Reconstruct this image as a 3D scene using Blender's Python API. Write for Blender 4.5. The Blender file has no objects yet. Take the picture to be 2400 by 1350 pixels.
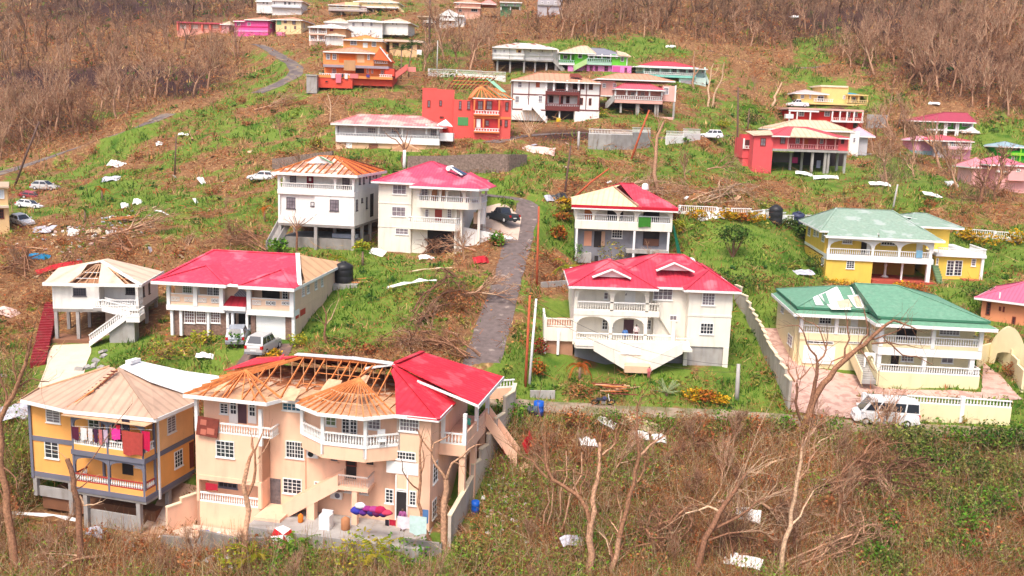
import bpy,math,random
import numpy as np
from mathutils import Vector,Matrix
R = math.radians
SC = bpy.context.scene
COL = SC.collection
rng = np.random.default_rng(7)
random.seed(11)
CAMZ = 40.0
cd = bpy.data.cameras.new('camera'); cam = bpy.data.objects.new('camera',cd); COL.objects.link(cam)
PITCH,ROLL = R(10),R(2.0)
cam.matrix_world = Matrix.Translation((0,0,CAMZ)) @ Matrix.Rotation(math.pi/2-PITCH,4,'X') @ Matrix.Rotation(ROLL,4,'Z')
cd.sensor_width = 36; cd.lens = 33.0; cd.clip_start = 0.5; cd.clip_end = 3000
SC.camera = cam
SUN_EL,SUN_AZ = R(58),R(200)
wd = bpy.data.worlds.new('World'); SC.world = wd; wd.use_nodes = True
nt = wd.node_tree
bg = nt.nodes['Background']
sky = nt.nodes.new('ShaderNodeTexSky'); sky.sky_type = 'NISHITA'; sky.sun_disc = False
sky.sun_elevation = SUN_EL; sky.sun_rotation = SUN_AZ
sky.air_density = 0.6; sky.dust_density = 4.0; sky.ozone_density = 0.3
nt.links.new(sky.outputs[0],bg.inputs[0]); bg.inputs[1].default_value = 0.14
sl = bpy.data.lights.new('sun','SUN'); sun = bpy.data.objects.new('sun',sl); COL.objects.link(sun)
sl.energy = 1.45; sl.angle = R(20); sl.color = (1.0,0.93,0.84)
sd = Vector((math.sin(SUN_AZ)*math.cos(SUN_EL),math.cos(SUN_AZ)*math.cos(SUN_EL),math.sin(SUN_EL)))
sun.rotation_euler = sd.to_track_quat('Z','Y').to_euler()
SC.view_settings.view_transform = 'Standard'; SC.view_settings.look = 'None'
SC.view_settings.gamma = 1.0; SC.view_settings.exposure = 1.08
SC.cycles.max_bounces = 6; SC.cycles.diffuse_bounces = 3; SC.cycles.glossy_bounces = 2
SC.cycles.transparent_max_bounces = 8; SC.cycles.caustics_reflective = False; SC.cycles.caustics_refractive = False
FPX = 2200.0
C0 = np.array([0,0,CAMZ]); DS = 1.26
FW = np.array([0,math.cos(PITCH),-math.sin(PITCH)]); _u0 = np.array([0,math.sin(PITCH),math.cos(PITCH)]); _r0 = np.array([1.0,0,0])
RT = math.cos(ROLL)*_r0+math.sin(ROLL)*_u0; UP = -math.sin(ROLL)*_r0+math.cos(ROLL)*_u0
def ray(px,py): return FW+(px-1200)/FPX*RT+(675-py)/FPX*UP
def at(px,py,d): return C0 + d*ray(px,py)
FR = {'Z1': (2.547,0,820),'Z2': (2.934,440,820),'Z3': (2.934,800,820),'Z4': (3.9705,0,560),'Z5': (3.9708,360,560),
'Z6': (3.6364,600,340),'Y1': (2.8115,1240,400),'Y2': (3.3333,1680,640),'Y3': (2.857,1560,440),'Y4': (3.9704,700,60),
'Y5': (4.2857,1140,60),'Y6': (3.3333,1680,160),'X1': (4,400,0),'X2': (5.4545,960,0),'X3': (3.9705,0,300),
'X4': (3,1140,900),'X5': (3,1740,900),'X6': (3.215,0,0),'X7': (2.4,1400,0),'P': (1,0,0)}
def fx(fr,x,y):
 s,ox,oy = FR[fr]; return x/s+ox,y/s+oy
def lin(c):
 c = c/255.0
 return c/12.92 if c <= 0.04045 else ((c+0.055)/1.055)**2.4
KA = 0.80
def rgb(r,g,b,k=KA): return (min(.88,lin(r)*k),min(.88,lin(g)*k),min(.88,lin(b)*k),1)
MATS = {}
def mat(name,c,rough=.85,var=.10,scale=.9,dirt=.0,dirtcol=(.18,.13,.09,1),stripe=0,metal=0,bump=0,spec=.3,bscale=30,alt=None,altamt=0,altscale=.5):
 """painted / weathered surface: base colour with broad and fine variation, rain streaks, optional corrugation"""
 if name in MATS: return MATS[name]
 m = bpy.data.materials.new(name); m.use_nodes = True; n = m.node_tree; N = n.nodes; L = n.links
 bs = N['Principled BSDF']; bs.inputs['Roughness'].default_value = rough; bs.inputs['Metallic'].default_value = metal
 bs.inputs['Specular IOR Level'].default_value = spec
 tc = N.new('ShaderNodeTexCoord')
 def noise(sc,det=4,src='Object',vec=None):
  x = N.new('ShaderNodeTexNoise'); x.inputs['Scale'].default_value = sc; x.inputs['Detail'].default_value = det
  L.new(vec if vec else tc.outputs[src],x.inputs['Vector']); return x
 def mixc(a,b,fac,mode='MIX'):
  x = N.new('ShaderNodeMix'); x.data_type = 'RGBA'; x.blend_type = mode
  for s,v in ((6,a),(7,b)):
   if isinstance(v,tuple): x.inputs[s].default_value = v
   else: L.new(v,x.inputs[s])
  if isinstance(fac,float): x.inputs[0].default_value = fac
  else: L.new(fac,x.inputs[0])
  return x.outputs[2]
 def ramp(v,a,b):
  x = N.new('ShaderNodeMapRange'); x.inputs[1].default_value = a; x.inputs[2].default_value = b
  L.new(v,x.inputs[0]); return x.outputs[0]
 lo = tuple(max(0,q*(1-var)) for q in c[:3])+(1,); hi = tuple(min(.95,q*(1+var)) for q in c[:3])+(1,)
 col = mixc(lo,hi,ramp(noise(scale).outputs[0],.3,.7))
 if alt is not None:
  col = mixc(col,alt,ramp(noise(altscale,5).outputs[0],.62-altamt*.3,.68-altamt*.25))
 if dirt > 0:
  mp = N.new('ShaderNodeMapping'); mp.inputs['Scale'].default_value = (1.3,1.3,.22); L.new(tc.outputs['Object'],mp.inputs[0])
  d = ramp(noise(1.6,6,vec=mp.outputs[0]).outputs[0],.5,.8)
  ml = N.new('ShaderNodeMath'); ml.operation = 'MULTIPLY'; ml.inputs[1].default_value = dirt; L.new(d,ml.inputs[0])
  col = mixc(col,dirtcol,ml.outputs[0])
 L.new(col,bs.inputs['Base Color'])
 h = None
 if stripe:
  w = N.new('ShaderNodeTexWave'); w.bands_direction = 'X'; w.inputs['Scale'].default_value = stripe/6; w.inputs['Distortion'].default_value = .15
  L.new(tc.outputs['UV'],w.inputs['Vector']); h = w.outputs[1]; col = mixc(mixc(col,(0,0,0,1),.2),col,ramp(h,.0,.35)); L.new(col,bs.inputs['Base Color']); bump = bump or .5
 elif bump: h = noise(bscale,3).outputs[0]
 if h is not None:
  b = N.new('ShaderNodeBump'); b.inputs['Strength'].default_value = bump; b.inputs['Distance'].default_value = .04
  L.new(h,b.inputs['Height']); L.new(b.outputs[0],bs.inputs['Normal'])
 MATS[name] = m
 return m
def vmat(name,rough=.9,attr='tint',trans=0.0):
 """plants: colour of each leaf, blade or twig is stored on the mesh"""
 if name in MATS: return MATS[name]
 m = bpy.data.materials.new(name); m.use_nodes = True; n = m.node_tree
 bs = n.nodes['Principled BSDF']; bs.inputs['Roughness'].default_value = rough; bs.inputs['Specular IOR Level'].default_value = .15
 a = n.nodes.new('ShaderNodeAttribute'); a.attribute_name = attr
 tc = n.nodes.new('ShaderNodeTexCoord'); nz = n.nodes.new('ShaderNodeTexNoise'); nz.inputs['Scale'].default_value = 7; nz.inputs['Detail'].default_value = 5; n.links.new(tc.outputs['Object'],nz.inputs['Vector'])
 mr = n.nodes.new('ShaderNodeMapRange'); mr.inputs[1].default_value = .35; mr.inputs[2].default_value = .65; mr.inputs[3].default_value = .55; mr.inputs[4].default_value = 1.1; n.links.new(nz.outputs[0],mr.inputs[0])
 vm = n.nodes.new('ShaderNodeVectorMath'); vm.operation = 'SCALE'; n.links.new(a.outputs['Color'],vm.inputs[0]); n.links.new(mr.outputs[0],vm.inputs['Scale']); n.links.new((vm if not trans else a).outputs[0],bs.inputs['Base Color'])
 if not trans: bp = n.nodes.new('ShaderNodeBump'); bp.inputs['Strength'].default_value = .7; bp.inputs['Distance'].default_value = .05; n.links.new(nz.outputs[0],bp.inputs['Height']); n.links.new(bp.outputs[0],bs.inputs['Normal'])
 if trans:
  t = n.nodes.new('ShaderNodeBsdfTranslucent'); n.links.new(a.outputs['Color'],t.inputs[0])
  ms = n.nodes.new('ShaderNodeMixShader'); ms.inputs[0].default_value = trans
  n.links.new(bs.outputs[0],ms.inputs[1]); n.links.new(t.outputs[0],ms.inputs[2])
  n.links.new(ms.outputs[0],n.nodes['Material Output'].inputs[0])
 MATS[name] = m
 return m
WHITE = mat('white_paint',(.80,.78,.74,1),dirt=.22,var=.04)
TRIM = mat('white_trim',(.80,.79,.76,1),dirt=.10,var=.03,rough=.6)
GLASS = mat('window_glass',(.035,.04,.05,1),rough=.12,var=.5,scale=.8,spec=.6)
GLASSB = mat('blue_window_glass',(.06,.16,.24,1),rough=.12,var=.4,scale=.8,spec=.6)
CURT = mat('curtained_pane',(.20,.17,.19,1),rough=.3,var=.4,scale=2,spec=.5)
CONC = mat('grey_concrete',(.36,.34,.32,1),dirt=.5,var=.15,bump=.2)
CONCD = mat('stained_concrete',(.25,.23,.21,1),dirt=.5,var=.2,bump=.3)
DARK = mat('dark_opening',(.03,.025,.025,1),var=.3)
WOOD = mat('rafter_timber',rgb(228,140,80),var=.22,scale=3,rough=.8)
WOODP = mat('pale_timber',rgb(222,178,140),var=.18,scale=3)
WOODD = mat('brown_timber',rgb(130,62,50),var=.2,scale=3)
REDROOF = mat('red_roof',rgb(218,62,84),rough=.6,alt=rgb(232,112,124),altamt=.25,altscale=.35,var=.12,scale=.6,dirt=.12,stripe=5,bump=.35,dirtcol=(.45,.2,.2,1))
FELT = mat('beige_roof_board',rgb(206,172,148),rough=.9,var=.12,scale=.7,dirt=.30,stripe=2.6,bump=.25,dirtcol=(.36,.24,.17,1))
BLACKP = mat('black_plastic',(.02,.02,.022,1),rough=.45,var=.2)
TYRE = mat('tyre_rubber',(.02,.02,.02,1),rough=.8)
BARK = None
class MB:
 def __init__(s): s.v = []; s.f = []; s.m = []; s.mi = 0
 def add(s,vs,fs):
  o = len(s.v); s.v += [tuple(map(float,q)) for q in vs]
  for q in fs: s.f.append([o+i for i in q]); s.m.append(s.mi)
  return s
 def box(s,x0,x1,y0,y1,z0,z1):
  return s.add([(x0,y0,z0),(x1,y0,z0),(x1,y1,z0),(x0,y1,z0),(x0,y0,z1),(x1,y0,z1),(x1,y1,z1),(x0,y1,z1)],
  [(0,3,2,1),(4,5,6,7),(0,1,5,4),(1,2,6,5),(2,3,7,6),(3,0,4,7)])
 def prism(s,pts,ext):
  """polygon pts extruded by vector ext"""
  n = len(pts); e = Vector(ext); a = [Vector(p) for p in pts]; b = [p+e for p in a]
  s.add(a+b,[tuple(range(n)),tuple(range(2*n-1,n-1,-1))] + [(i,n+i,n+(i+1) % n,(i+1) % n) for i in range(n)])
  return s
 def beam(s,p,q,w=.1,h=.1):
  p,q = Vector(p),Vector(q); d = q-p
  if d.length < 1e-4: return s
  d.normalize(); side = d.cross(Vector((0,0,1)))
  if side.length < 1e-3: side = Vector((1,0,0))
  side.normalize(); up = side.cross(d)
  a,b = side*(w/2),up*(h/2)
  vs = [p-a-b,p+a-b,p+a+b,p-a+b,q-a-b,q+a-b,q+a+b,q-a+b]
  return s.add(vs,[(0,3,2,1),(4,5,6,7),(0,1,5,4),(1,2,6,5),(2,3,7,6),(3,0,4,7)])
 def tube(s,pts,rad,n=6,cap=True):
  pts = [Vector(p) for p in pts]; rings = []
  prev = None
  for i,p in enumerate(pts):
   t = (pts[min(i+1,len(pts)-1)]-pts[max(i-1,0)])
   if t.length < 1e-6: t = Vector((0,0,1))
   t.normalize()
   a = (prev if prev is not None else t.orthogonal()); a = a-t*a.dot(t)
   if a.length < 1e-4: a = t.orthogonal()
   a.normalize(); prev = a; b = t.cross(a)
   r = rad[i] if isinstance(rad,(list,tuple)) else rad
   rings.append([p+a*(r*math.cos(2*math.pi*k/n))+b*(r*math.sin(2*math.pi*k/n)) for k in range(n)])
  vs = [q for r_ in rings for q in r_]; fs = []
  for i in range(len(rings)-1):
   for k in range(n):
    fs.append((i*n+k,i*n+(k+1) % n,(i+1)*n+(k+1) % n,(i+1)*n+k))
  if cap: fs += [tuple(range(n-1,-1,-1)),tuple(range((len(rings)-1)*n,len(rings)*n))]
  return s.add(vs,fs)
 def lathe(s,prof,cx=0,cy=0,n=12):
  vs = []; fs = []
  for r,z in prof:
   vs += [(cx+r*math.cos(2*math.pi*k/n),cy+r*math.sin(2*math.pi*k/n),z) for k in range(n)]
  for i in range(len(prof)-1):
   for k in range(n): fs.append((i*n+k,i*n+(k+1) % n,(i+1)*n+(k+1) % n,(i+1)*n+k))
  fs += [tuple(range(n-1,-1,-1)),tuple(range((len(prof)-1)*n,len(prof)*n))]
  return s.add(vs,fs)
 def mesh(s,name,mats,uv=False):
  me = bpy.data.meshes.new(name); me.from_pydata(s.v,[],s.f)
  for m in (mats if isinstance(mats,(list,tuple)) else [mats]): me.materials.append(m)
  if isinstance(mats,(list,tuple)) and len(mats) > 1: me.polygons.foreach_set('material_index',s.m)
  if uv:
   me.update(); ul = me.uv_layers.new(name='UVMap')
   for p in me.polygons:
    nn = p.normal; t = Vector((-nn.y,nn.x,0))
    t = t.normalized() if t.length > 1e-3 else Vector((1,0,0)); q = nn.cross(t)
    for li in p.loop_indices:
     co = me.vertices[me.loops[li].vertex_index].co
     ul.data[li].uv = (t.dot(co),q.dot(co))
  me.update(); return me
 def build(s,name,mats,parent=None,loc=None,smooth=False,uv=False):
  me = s.mesh(name,mats,uv)
  if smooth: me.polygons.foreach_set('use_smooth',[True]*len(me.polygons))
  return link(name,me,parent,loc)
def link(name,me,parent=None,loc=None):
 o = bpy.data.objects.new(name,me); COL.objects.link(o)
 if parent is not None: o.parent = parent
 if loc is not None: o.location = loc
 return o
def tag(o,label=None,cat=None,group=None,kind=None):
 if label: o['label'] = label
 if cat: o['category'] = cat
 if group: o['group'] = group
 if kind: o['kind'] = kind
 return o
def empty(name,loc,rz=0,label=None,cat=None,group=None):
 o = bpy.data.objects.new(name,None); COL.objects.link(o); o.location = loc; o.rotation_euler = (0,0,rz)
 o.empty_display_size = .5
 return tag(o,label,cat,group)
def kids(o): return [c for c in COL.objects if c.parent == o]
CTRL = [(0,1350,51),(300,1350,50.5),(600,1350,50.3),(900,1350,50.3),(1200,1350,50.5),(1500,1350,50.8),(1800,1350,51),(2100,1350,51.3),(2400,1350,52),
(84,1216,57.3),(355,1235,55.3),(458,1236,55.7),(700,1245,55.6),(1030,1245,55.8),(600,850,66),(150,880,67),(1110,860,64),(1120,830,66.5),(1200,945,63.5),
(1300,960,63.5),(1055,1290,54),(1160,1060,59.3),(1190,1180,56),(1400,1100,58),(1600,1000,62.5),(1850,985,64),(2100,1000,63.6),(2380,1005,63.2),
(2000,1200,56),(2250,1150,57.5),(1600,1200,55.7),(2065,912,69.7),(2296,918,69.2),(1845,950,66.3),(1875,858,73),(1830,790,79),(1740,700,84),(1375,860,70),(1690,860,70),
(1500,930,66),(1290,800,72),(1180,700,76),(1222,560,88),(1240,480,98),(1000,680,76),(1000,620,83),(850,740,73),(765,665,82),(400,792,71.3),(690,802,70),(450,850,67),
(125,802,74),(210,808,72),(330,800,73),(50,900,66),(0,1000,61.5),(40,1100,58.3),(50,650,85),(0,750,77),(200,560,93),(60,520,104),(107,447,120),(300,480,110),
(300,600,88),(550,520,97),(600,425,112),(400,400,122),(30,400,135),(651,580,90.5),(830,592,89),(885,565,95),(1070,592,90),(1175,522,93),(790,352,112),
(1030,357,111),(1100,396,106),(1200,400,105),(1400,400,110),(1600,400,113),(1700,450,105),(1350,630,91.5),(1580,620,91.5),(1700,580,93),(1800,515,102),(1850,580,94),(1750,660,85),
(1935,657,92),(2180,662,91.5),(1890,595,102),(2350,610,96),(2360,690,86),(2100,450,112),(2300,450,116),(1745,402,126),(1990,412,125),(1000,322,118),
(1195,322,117),(1200,288,135),(1400,294,132),(1580,292,136),(1550,332,128),(1665,328,135),(1160,172,165),(1470,182,164),(1650,208,165),(1870,267,166),(2030,267,166),
(2170,322,160),(2200,372,150),(2390,380,150),(2300,442,126),(745,207,146),(920,203,146),(950,132,175),(770,108,172),(830,87,190),(1000,135,172),(760,102,180),
(600,82,205),(480,80,210),(690,78,205),(660,36,235),(815,38,225),(890,28,228),(1035,65,205),(1110,42,220),(1200,40,222),(1290,45,225),(650,142,175),(600,205,155),
(340,312,138),(150,382,135),(20,415,132),(550,205,158),(300,262,150),(100,342,142),(300,150,190),(300,60,240),(0,150,200),(0,10,270),(100,250,165),(500,100,200),(500,10,255),
(1400,100,180),(1400,10,222),(1800,100,190),(2000,150,180),(2000,10,225),(2200,210,170),(2400,10,210),(2400,150,178),(2400,285,160),(1750,200,170)]
P = np.array([at(a,b,d*DS) for a,b,d in CTRL])
ext = [(x,420,95) for x in (-270,-130,0,130,270)] + [(x,570,180) for x in (-270,0,270)] + [(x,42,7) for x in (-60,-20,20,60)] + [(-130,80,22),(130,80,20)]
P = np.vstack([P,ext])
def _U(r2): return np.where(r2 > 1e-9,r2*np.log(r2+1e-12)*.5,0)
_xy = P[:,:2]/50.0; _n = len(P)
_K = _U(((_xy[:,None]-_xy[None])**2).sum(-1)) + np.eye(_n)*.0025
_A = np.zeros((_n+3,_n+3)); _A[:_n,:_n] = _K; _A[:_n,_n:] = np.c_[np.ones(_n),_xy]; _A[_n:,:_n] = _A[:_n,_n:].T
_w = np.linalg.solve(_A,np.r_[P[:,2],0,0,0])
def tps(x,y):
 q = np.stack([np.ravel(x),np.ravel(y)],-1)/50.0; out = np.zeros(len(q))
 for i in range(0,len(q),20000):
  qq = q[i:i+20000]
  out[i:i+20000] = _U(((qq[:,None]-_xy[None])**2).sum(-1))@_w[:_n] + _w[_n] + qq@_w[_n+1:]
 return out.reshape(np.shape(x))
def vnoise(x,y,seed=0):
 """smooth value noise"""
 r = np.random.default_rng(seed); t = r.random((256,256))
 xi = np.floor(x).astype(int); yi = np.floor(y).astype(int); fx_ = x-xi; fy_ = y-yi
 fx_ = fx_*fx_*(3-2*fx_); fy_ = fy_*fy_*(3-2*fy_)
 g = lambda a,b: t[a % 256,b % 256]
 return (g(xi,yi)*(1-fx_)+g(xi+1,yi)*fx_)*(1-fy_)+(g(xi,yi+1)*(1-fx_)+g(xi+1,yi+1)*fx_)*fy_
GX = np.linspace(-250,250,601); GY = np.r_[np.linspace(36,165,259),np.linspace(166,575,274)]
gx,gy = np.meshgrid(GX,GY)
gz = tps(gx,gy)
def hz(x,y):
 """terrain height by bilinear lookup"""
 x = np.asarray(x,float); y = np.asarray(y,float)
 i = np.clip(np.searchsorted(GX,x)-1,0,len(GX)-2); j = np.clip(np.searchsorted(GY,y)-1,0,len(GY)-2)
 a = np.clip((x-GX[i])/(GX[i+1]-GX[i]),0,1); b = np.clip((y-GY[j])/(GY[j+1]-GY[j]),0,1)
 return (gz[j,i]*(1-a)+gz[j,i+1]*a)*(1-b)+(gz[j+1,i]*(1-a)+gz[j+1,i+1]*a)*b
def hit(px,py):
 """point of the terrain seen at a photograph pixel (vectorised)"""
 px = np.atleast_1d(np.asarray(px,float)); py = np.atleast_1d(np.asarray(py,float))
 rr = np.stack([ray(a,b) for a,b in zip(px,py)])
 ts = np.r_[np.arange(48,165,.8),np.arange(165,560,2)]
 lo = np.full(len(px),47.0); hi = np.full(len(px),558.0); done = np.zeros(len(px),bool)
 for t in ts:
  q = C0+t*rr; below = q[:,2] < hz(q[:,0],q[:,1]); new = below & ~done
  hi[new] = t; lo[~below & ~done] = t; done |= below
 for _ in range(14):
  m = (lo+hi)/2; q = C0+m[:,None]*rr; b = q[:,2] < hz(q[:,0],q[:,1]); hi = np.where(b,m,hi); lo = np.where(b,lo,m)
 return C0+hi[:,None]*rr
def T(px,py,fr='P',up=0.0):
 px,py = fx(fr,px,py); p = hit(px,py)[0]; p[2] = hz(p[0],p[1])+up
 return Vector(p)
def depth_of(p): return float((np.asarray(p)-C0)@FW)
def proj(x,y,z):
 q = np.stack([np.asarray(x,float),np.asarray(y,float),np.asarray(z,float)-CAMZ],-1); d = q@FW
 return 1200+FPX*(q@RT)/d,675-FPX*(q@UP)/d,d
gz += (vnoise(gx/3.1,gy/3.1,3)-.5)*.5 + (vnoise(gx/1.3+9,gy/1.3,4)-.5)*.22
PANE_CACHE = {}
class House:
 """local frame: u along the front to the right, v into the building, w up; measured on the photograph through fx frames"""
 def __init__(s,name,label,fr,zx,zy,d,yaw,cat='house',group=None):
  s.fr = fr; px,py = fx(fr,zx,zy); s.o = at(px,py,d*DS); s.y = R(yaw)
  s.U = np.array([math.cos(s.y),math.sin(s.y),0]); s.V = np.array([-math.sin(s.y),math.cos(s.y),0])
  s.e = empty(name,s.o,s.y,label,cat,group); s.detail = 1
 def loc(s,p): q = np.asarray(p)-s.o; return (q@s.U,q@s.V,q[2])
 def world(s,u,v,w): return Vector(s.o+u*s.U+v*s.V+np.array([0,0,w]))
 def _r(s,x,y): return ray(*fx(s.fr,x,y))
 def F(s,x,y,v=0):
  r = s._r(x,y); t = (v-(C0-s.o)@s.V)/(r@s.V); l = s.loc(C0+t*r); return l[0],l[2]
 def S(s,x,y,u):
  r = s._r(x,y); t = (u-(C0-s.o)@s.U)/(r@s.U); l = s.loc(C0+t*r); return l[1],l[2]
 def G(s,x,y,w):
  r = s._r(x,y); t = (s.o[2]+w-CAMZ)/r[2]; l = s.loc(C0+t*r); return l[0],l[1]
 def ground(s,u,v):
  p = s.world(u,v,0); return float(hz(p.x,p.y))-s.o[2]
 def box(s,name,m,u0,u1,v0,v1,w0,w1,parent=None):
  return MB().box(min(u0,u1),max(u0,u1),min(v0,v1),max(v0,v1),min(w0,w1),max(w0,w1)).build(name,m,parent or s.e)
 def beam(s,name,m,p,q,w=.1,h=.1,parent=None,mats=None):
  return MB().beam(p,q,w,h).build(name,m,parent or s.e)
 def post(s,u,v,w0,w1,r=.12,m=None,name='column',parent=None):
  return MB().box(u-r,u+r,v-r,v+r,w0,w1).build(name,m or WHITE,parent or s.e)
 def plane_pt(s,face,at,a,b,off=0):
  """face 'F': (u,w) on v=at seen from -v; 'R': (v,w) on u=at seen from +u; 'L': u=at seen from -u"""
  if face == 'F': return (a,at-off,b)
  if face == 'R': return (at+off,a,b)
  return (at-off,a,b)
 def opening(s,a0,a1,b0,b1,face='F',at=0,nx=2,ny=3,fr=None,gl=None,name='window',ft=.07,mt=.035,out=.05,sill=True,open_=None,split=None,lead=None):
  """framed window or glazed door: frame mesh + panes as children"""
  fr = fr or getattr(s,'wf',TRIM); gl = gl or GLASS
  a0,a1 = min(a0,a1),max(a0,a1); b0,b1 = min(b0,b1),max(b0,b1)
  W,H = a1-a0,b1-b0
  mb = MB()
  mb.box(0,W,-out,.0,0,ft).box(0,W,-out,0,H-ft,H).box(0,ft,-out,0,ft,H-ft).box(W-ft,W,-out,0,ft,H-ft)
  for i in range(1,nx):
   x = ft+(W-2*ft)*i/nx; t = mt*1.7 if (split and i in split) else mt; mb.box(x-t/2,x+t/2,-out*.9,0,ft,H-ft)
  for j in range(1,ny):
   z = ft+(H-2*ft)*j/ny; mb.box(ft,W-ft,-out*.8,-.001,z-mt/2,z+mt/2)
  if sill: mb.box(-.06,W+.06,-out-.05,0,-.07,0)
  o = mb.build(name,fr,s.e)
  rz = {'F': 0,'R': math.pi/2,'L': -math.pi/2}[face]
  if face == 'F': o.location = (a0,at,b0)
  elif face == 'R': o.location = (at,a0,b0)
  else: o.location = (at,a1,b0)
  o.rotation_euler = (0,0,rz)
  pw,ph = (W-2*ft)/nx,(H-2*ft)/ny
  if s.detail >= 2:
   key = (round(pw,2),round(ph,2),gl.name)
   if key not in PANE_CACHE: PANE_CACHE[key] = MB().box(0,pw,-.018,-.004,0,ph).mesh('pane',gl)
   me = PANE_CACHE[key]
   for i in range(nx):
    for j in range(ny):
     link('pane',me,o,(ft+i*pw,0,ft+j*ph))
  else:
   MB().box(ft,W-ft,-.018,-.004,ft,H-ft).build('glass',gl,o)
  return o
 def win(s,x0,y0,x1,y1,face='F',at=0,nx=2,ny=3,**k):
  xm,ym = (x0+x1)/2,(y0+y1)/2
  f = (lambda x,y: s.F(x,y,at)) if face == 'F' else (lambda x,y: s.S(x,y,at))
  return s.opening(f(x0,ym)[0],f(x1,ym)[0],f(xm,y1)[1],f(xm,y0)[1],face,at,nx,ny,**k)
 def panel(s,x0,y0,x1,y1,m,face='F',at=0,name='door',out=.04,knob=True,gap=False):
  xm,ym = (x0+x1)/2,(y0+y1)/2
  f = (lambda x,y: s.F(x,y,at)) if face == 'F' else (lambda x,y: s.S(x,y,at))
  a0,a1 = sorted((f(x0,ym)[0],f(x1,ym)[0])); b0,b1 = sorted((f(xm,y1)[1],f(xm,y0)[1]))
  mb = MB(); W,H = a1-a0,b1-b0
  mb.box(0,W,-out,.0,0,H)
  if knob:
   mb.box(W*.16,W*.84,-out-.012,-out,H*.08,H*.42).box(W*.16,W*.84,-out-.012,-out,H*.5,H*.92)
   mb.box(W*.88,W*.95,-out-.06,-out,H*.45,H*.49)
  o = mb.build(name,m,s.e)
  o.location = (a0,at,b0) if face == 'F' else ((at,a0,b0) if face == 'R' else (at,a1,b0))
  o.rotation_euler = (0,0,{'F': 0,'R': math.pi/2,'L': -math.pi/2}[face])
  return o
 def rail(s,pts,w,h=.85,m=None,sp=.2,name='balustrade',t=.14,cap=None,bw=.045,plinth=.1):
  """balustrade along local (u,v) points on floor height w (or per-point w)"""
  m = m or TRIM; mb = MB(); bal = MB()
  P3 = [Vector((p[0],p[1],p[2] if len(p) > 2 else w)) for p in pts]
  for p,q in zip(P3,P3[1:]):
   up = Vector((0,0,1))
   mb.beam(p+up*(h-.05),q+up*(h-.05),t,.1)
   if plinth: mb.beam(p+up*plinth*.5,q+up*plinth*.5,t,plinth)
   n = max(1,int((q-p).length/sp))
   for i in range(n):
    c = p.lerp(q,(i+.5)/n); z0,z1 = plinth,h-.1
    vs = []; 
    for r,z in ((bw*.6,z0),(bw*1.1,z0+(z1-z0)*.35),(bw*.5,z0+(z1-z0)*.75),(bw*.7,z1)):
     vs += [(c.x-r,c.y-r,c.z+z),(c.x+r,c.y-r,c.z+z),(c.x+r,c.y+r,c.z+z),(c.x-r,c.y+r,c.z+z)]
    fs = [(k*4+j,k*4+(j+1) % 4,k*4+4+(j+1) % 4,k*4+4+j) for k in range(3) for j in range(4)]
    bal.add(vs,fs)
  o = mb.build(name,cap or m,s.e)
  tag(bal.build('baluster_row',m,o),kind='stuff')
  return o
 def arches(s,u0,u1,w0,w1,ops,v=0,t=.22,m=None,name='arch_wall',face='F',seg=10):
  """wall strip with arched openings (ua,ub,spring height,crown height) reaching down to w0"""
  m = m or WHITE; mb = MB(); x = u0
  def bx(a,b,z0a,z0b,z1):
   if face == 'F': mb.prism([(a,v,z0a),(b,v,z0b),(b,v,z1),(a,v,z1)],(0,t,0))
   else: mb.prism([(v,a,z0a),(v,b,z0b),(v,b,z1),(v,a,z1)],(-t,0,0))
  for ua,ub,sp,cr in sorted(ops):
   if ua-x > 1e-3: bx(x,ua,w0,w0,w1)
   for i in range(seg):
    a,b = math.pi*i/seg,math.pi*(i+1)/seg
    e = lambda q: sp+(cr-sp)*(max(0,math.sin(q))**.7)
    xa = (ua+ub)/2-math.cos(a)*(ub-ua)/2; xb = (ua+ub)/2-math.cos(b)*(ub-ua)/2
    bx(xa,xb,e(a),e(b),w1)
   x = ub
  if u1-x > 1e-3: bx(x,u1,w0,w0,w1)
  return mb.build(name,m,s.e)
 def stair(s,p,q,width,m=None,n=12,side=True,name='staircase',dirv=None,sm=None,bal=False,solid=True):
  """flight from local p (low) up to q (high); width offsets along dirv"""
  m = m or CONC; p,q = Vector(p),Vector(q); d = Vector(dirv or (0,1,0)).normalized()*width
  mb = MB()
  for i in range(n):
   a,b = p.lerp(q,i/n),p.lerp(q,(i+1)/n); z = b.z; zb = a.z-.25
   pts = [(a.x,a.y,z),(b.x,b.y,z),(b.x,b.y,zb+(b.z-a.z)),(a.x,a.y,zb)]
   mb.prism(pts,d)
  o = mb.build(name,m,s.e)
  if side:
   sm = sm or m
   for k in (0,1):
    off = d*k-d.normalized()*(.06 if k == 0 else -.06); pp,qq = p+off,q+off
    t = d.normalized()*.1
    h0,h1 = (-.3,.28) if bal else (-.3,.9)
    MB().prism([pp+Vector((0,0,h0)),qq+Vector((0,0,h0)),qq+Vector((0,0,h1)),pp+Vector((0,0,h1))],t).build('stair_wall',sm,o)
    if bal:
     s.rail([tuple(pp+t*.5+Vector((0,0,.28))),tuple(qq+t*.5+Vector((0,0,.28)))],0,.62,sm,sp=.24,name='stair_balustrade',plinth=0)
  return o
 def poly(s,name,m,pts,t=.08,parent=None,uv=True,label=None):
  """roof sheet from (x,y,w) photo points at known heights, or local 3-tuples given as ('L',u,v,w)"""
  L = []
  for p in pts:
   if p[0] == 'L': L.append(Vector(p[1:]))
   else: u,v = s.G(p[0],p[1],p[2]); L.append(Vector((u,v,p[2])))
  o = MB().prism(L,(0,0,-t)).build(name,m,parent or s.e,uv=uv)
  if label: o['label'] = label
  return o
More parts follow.
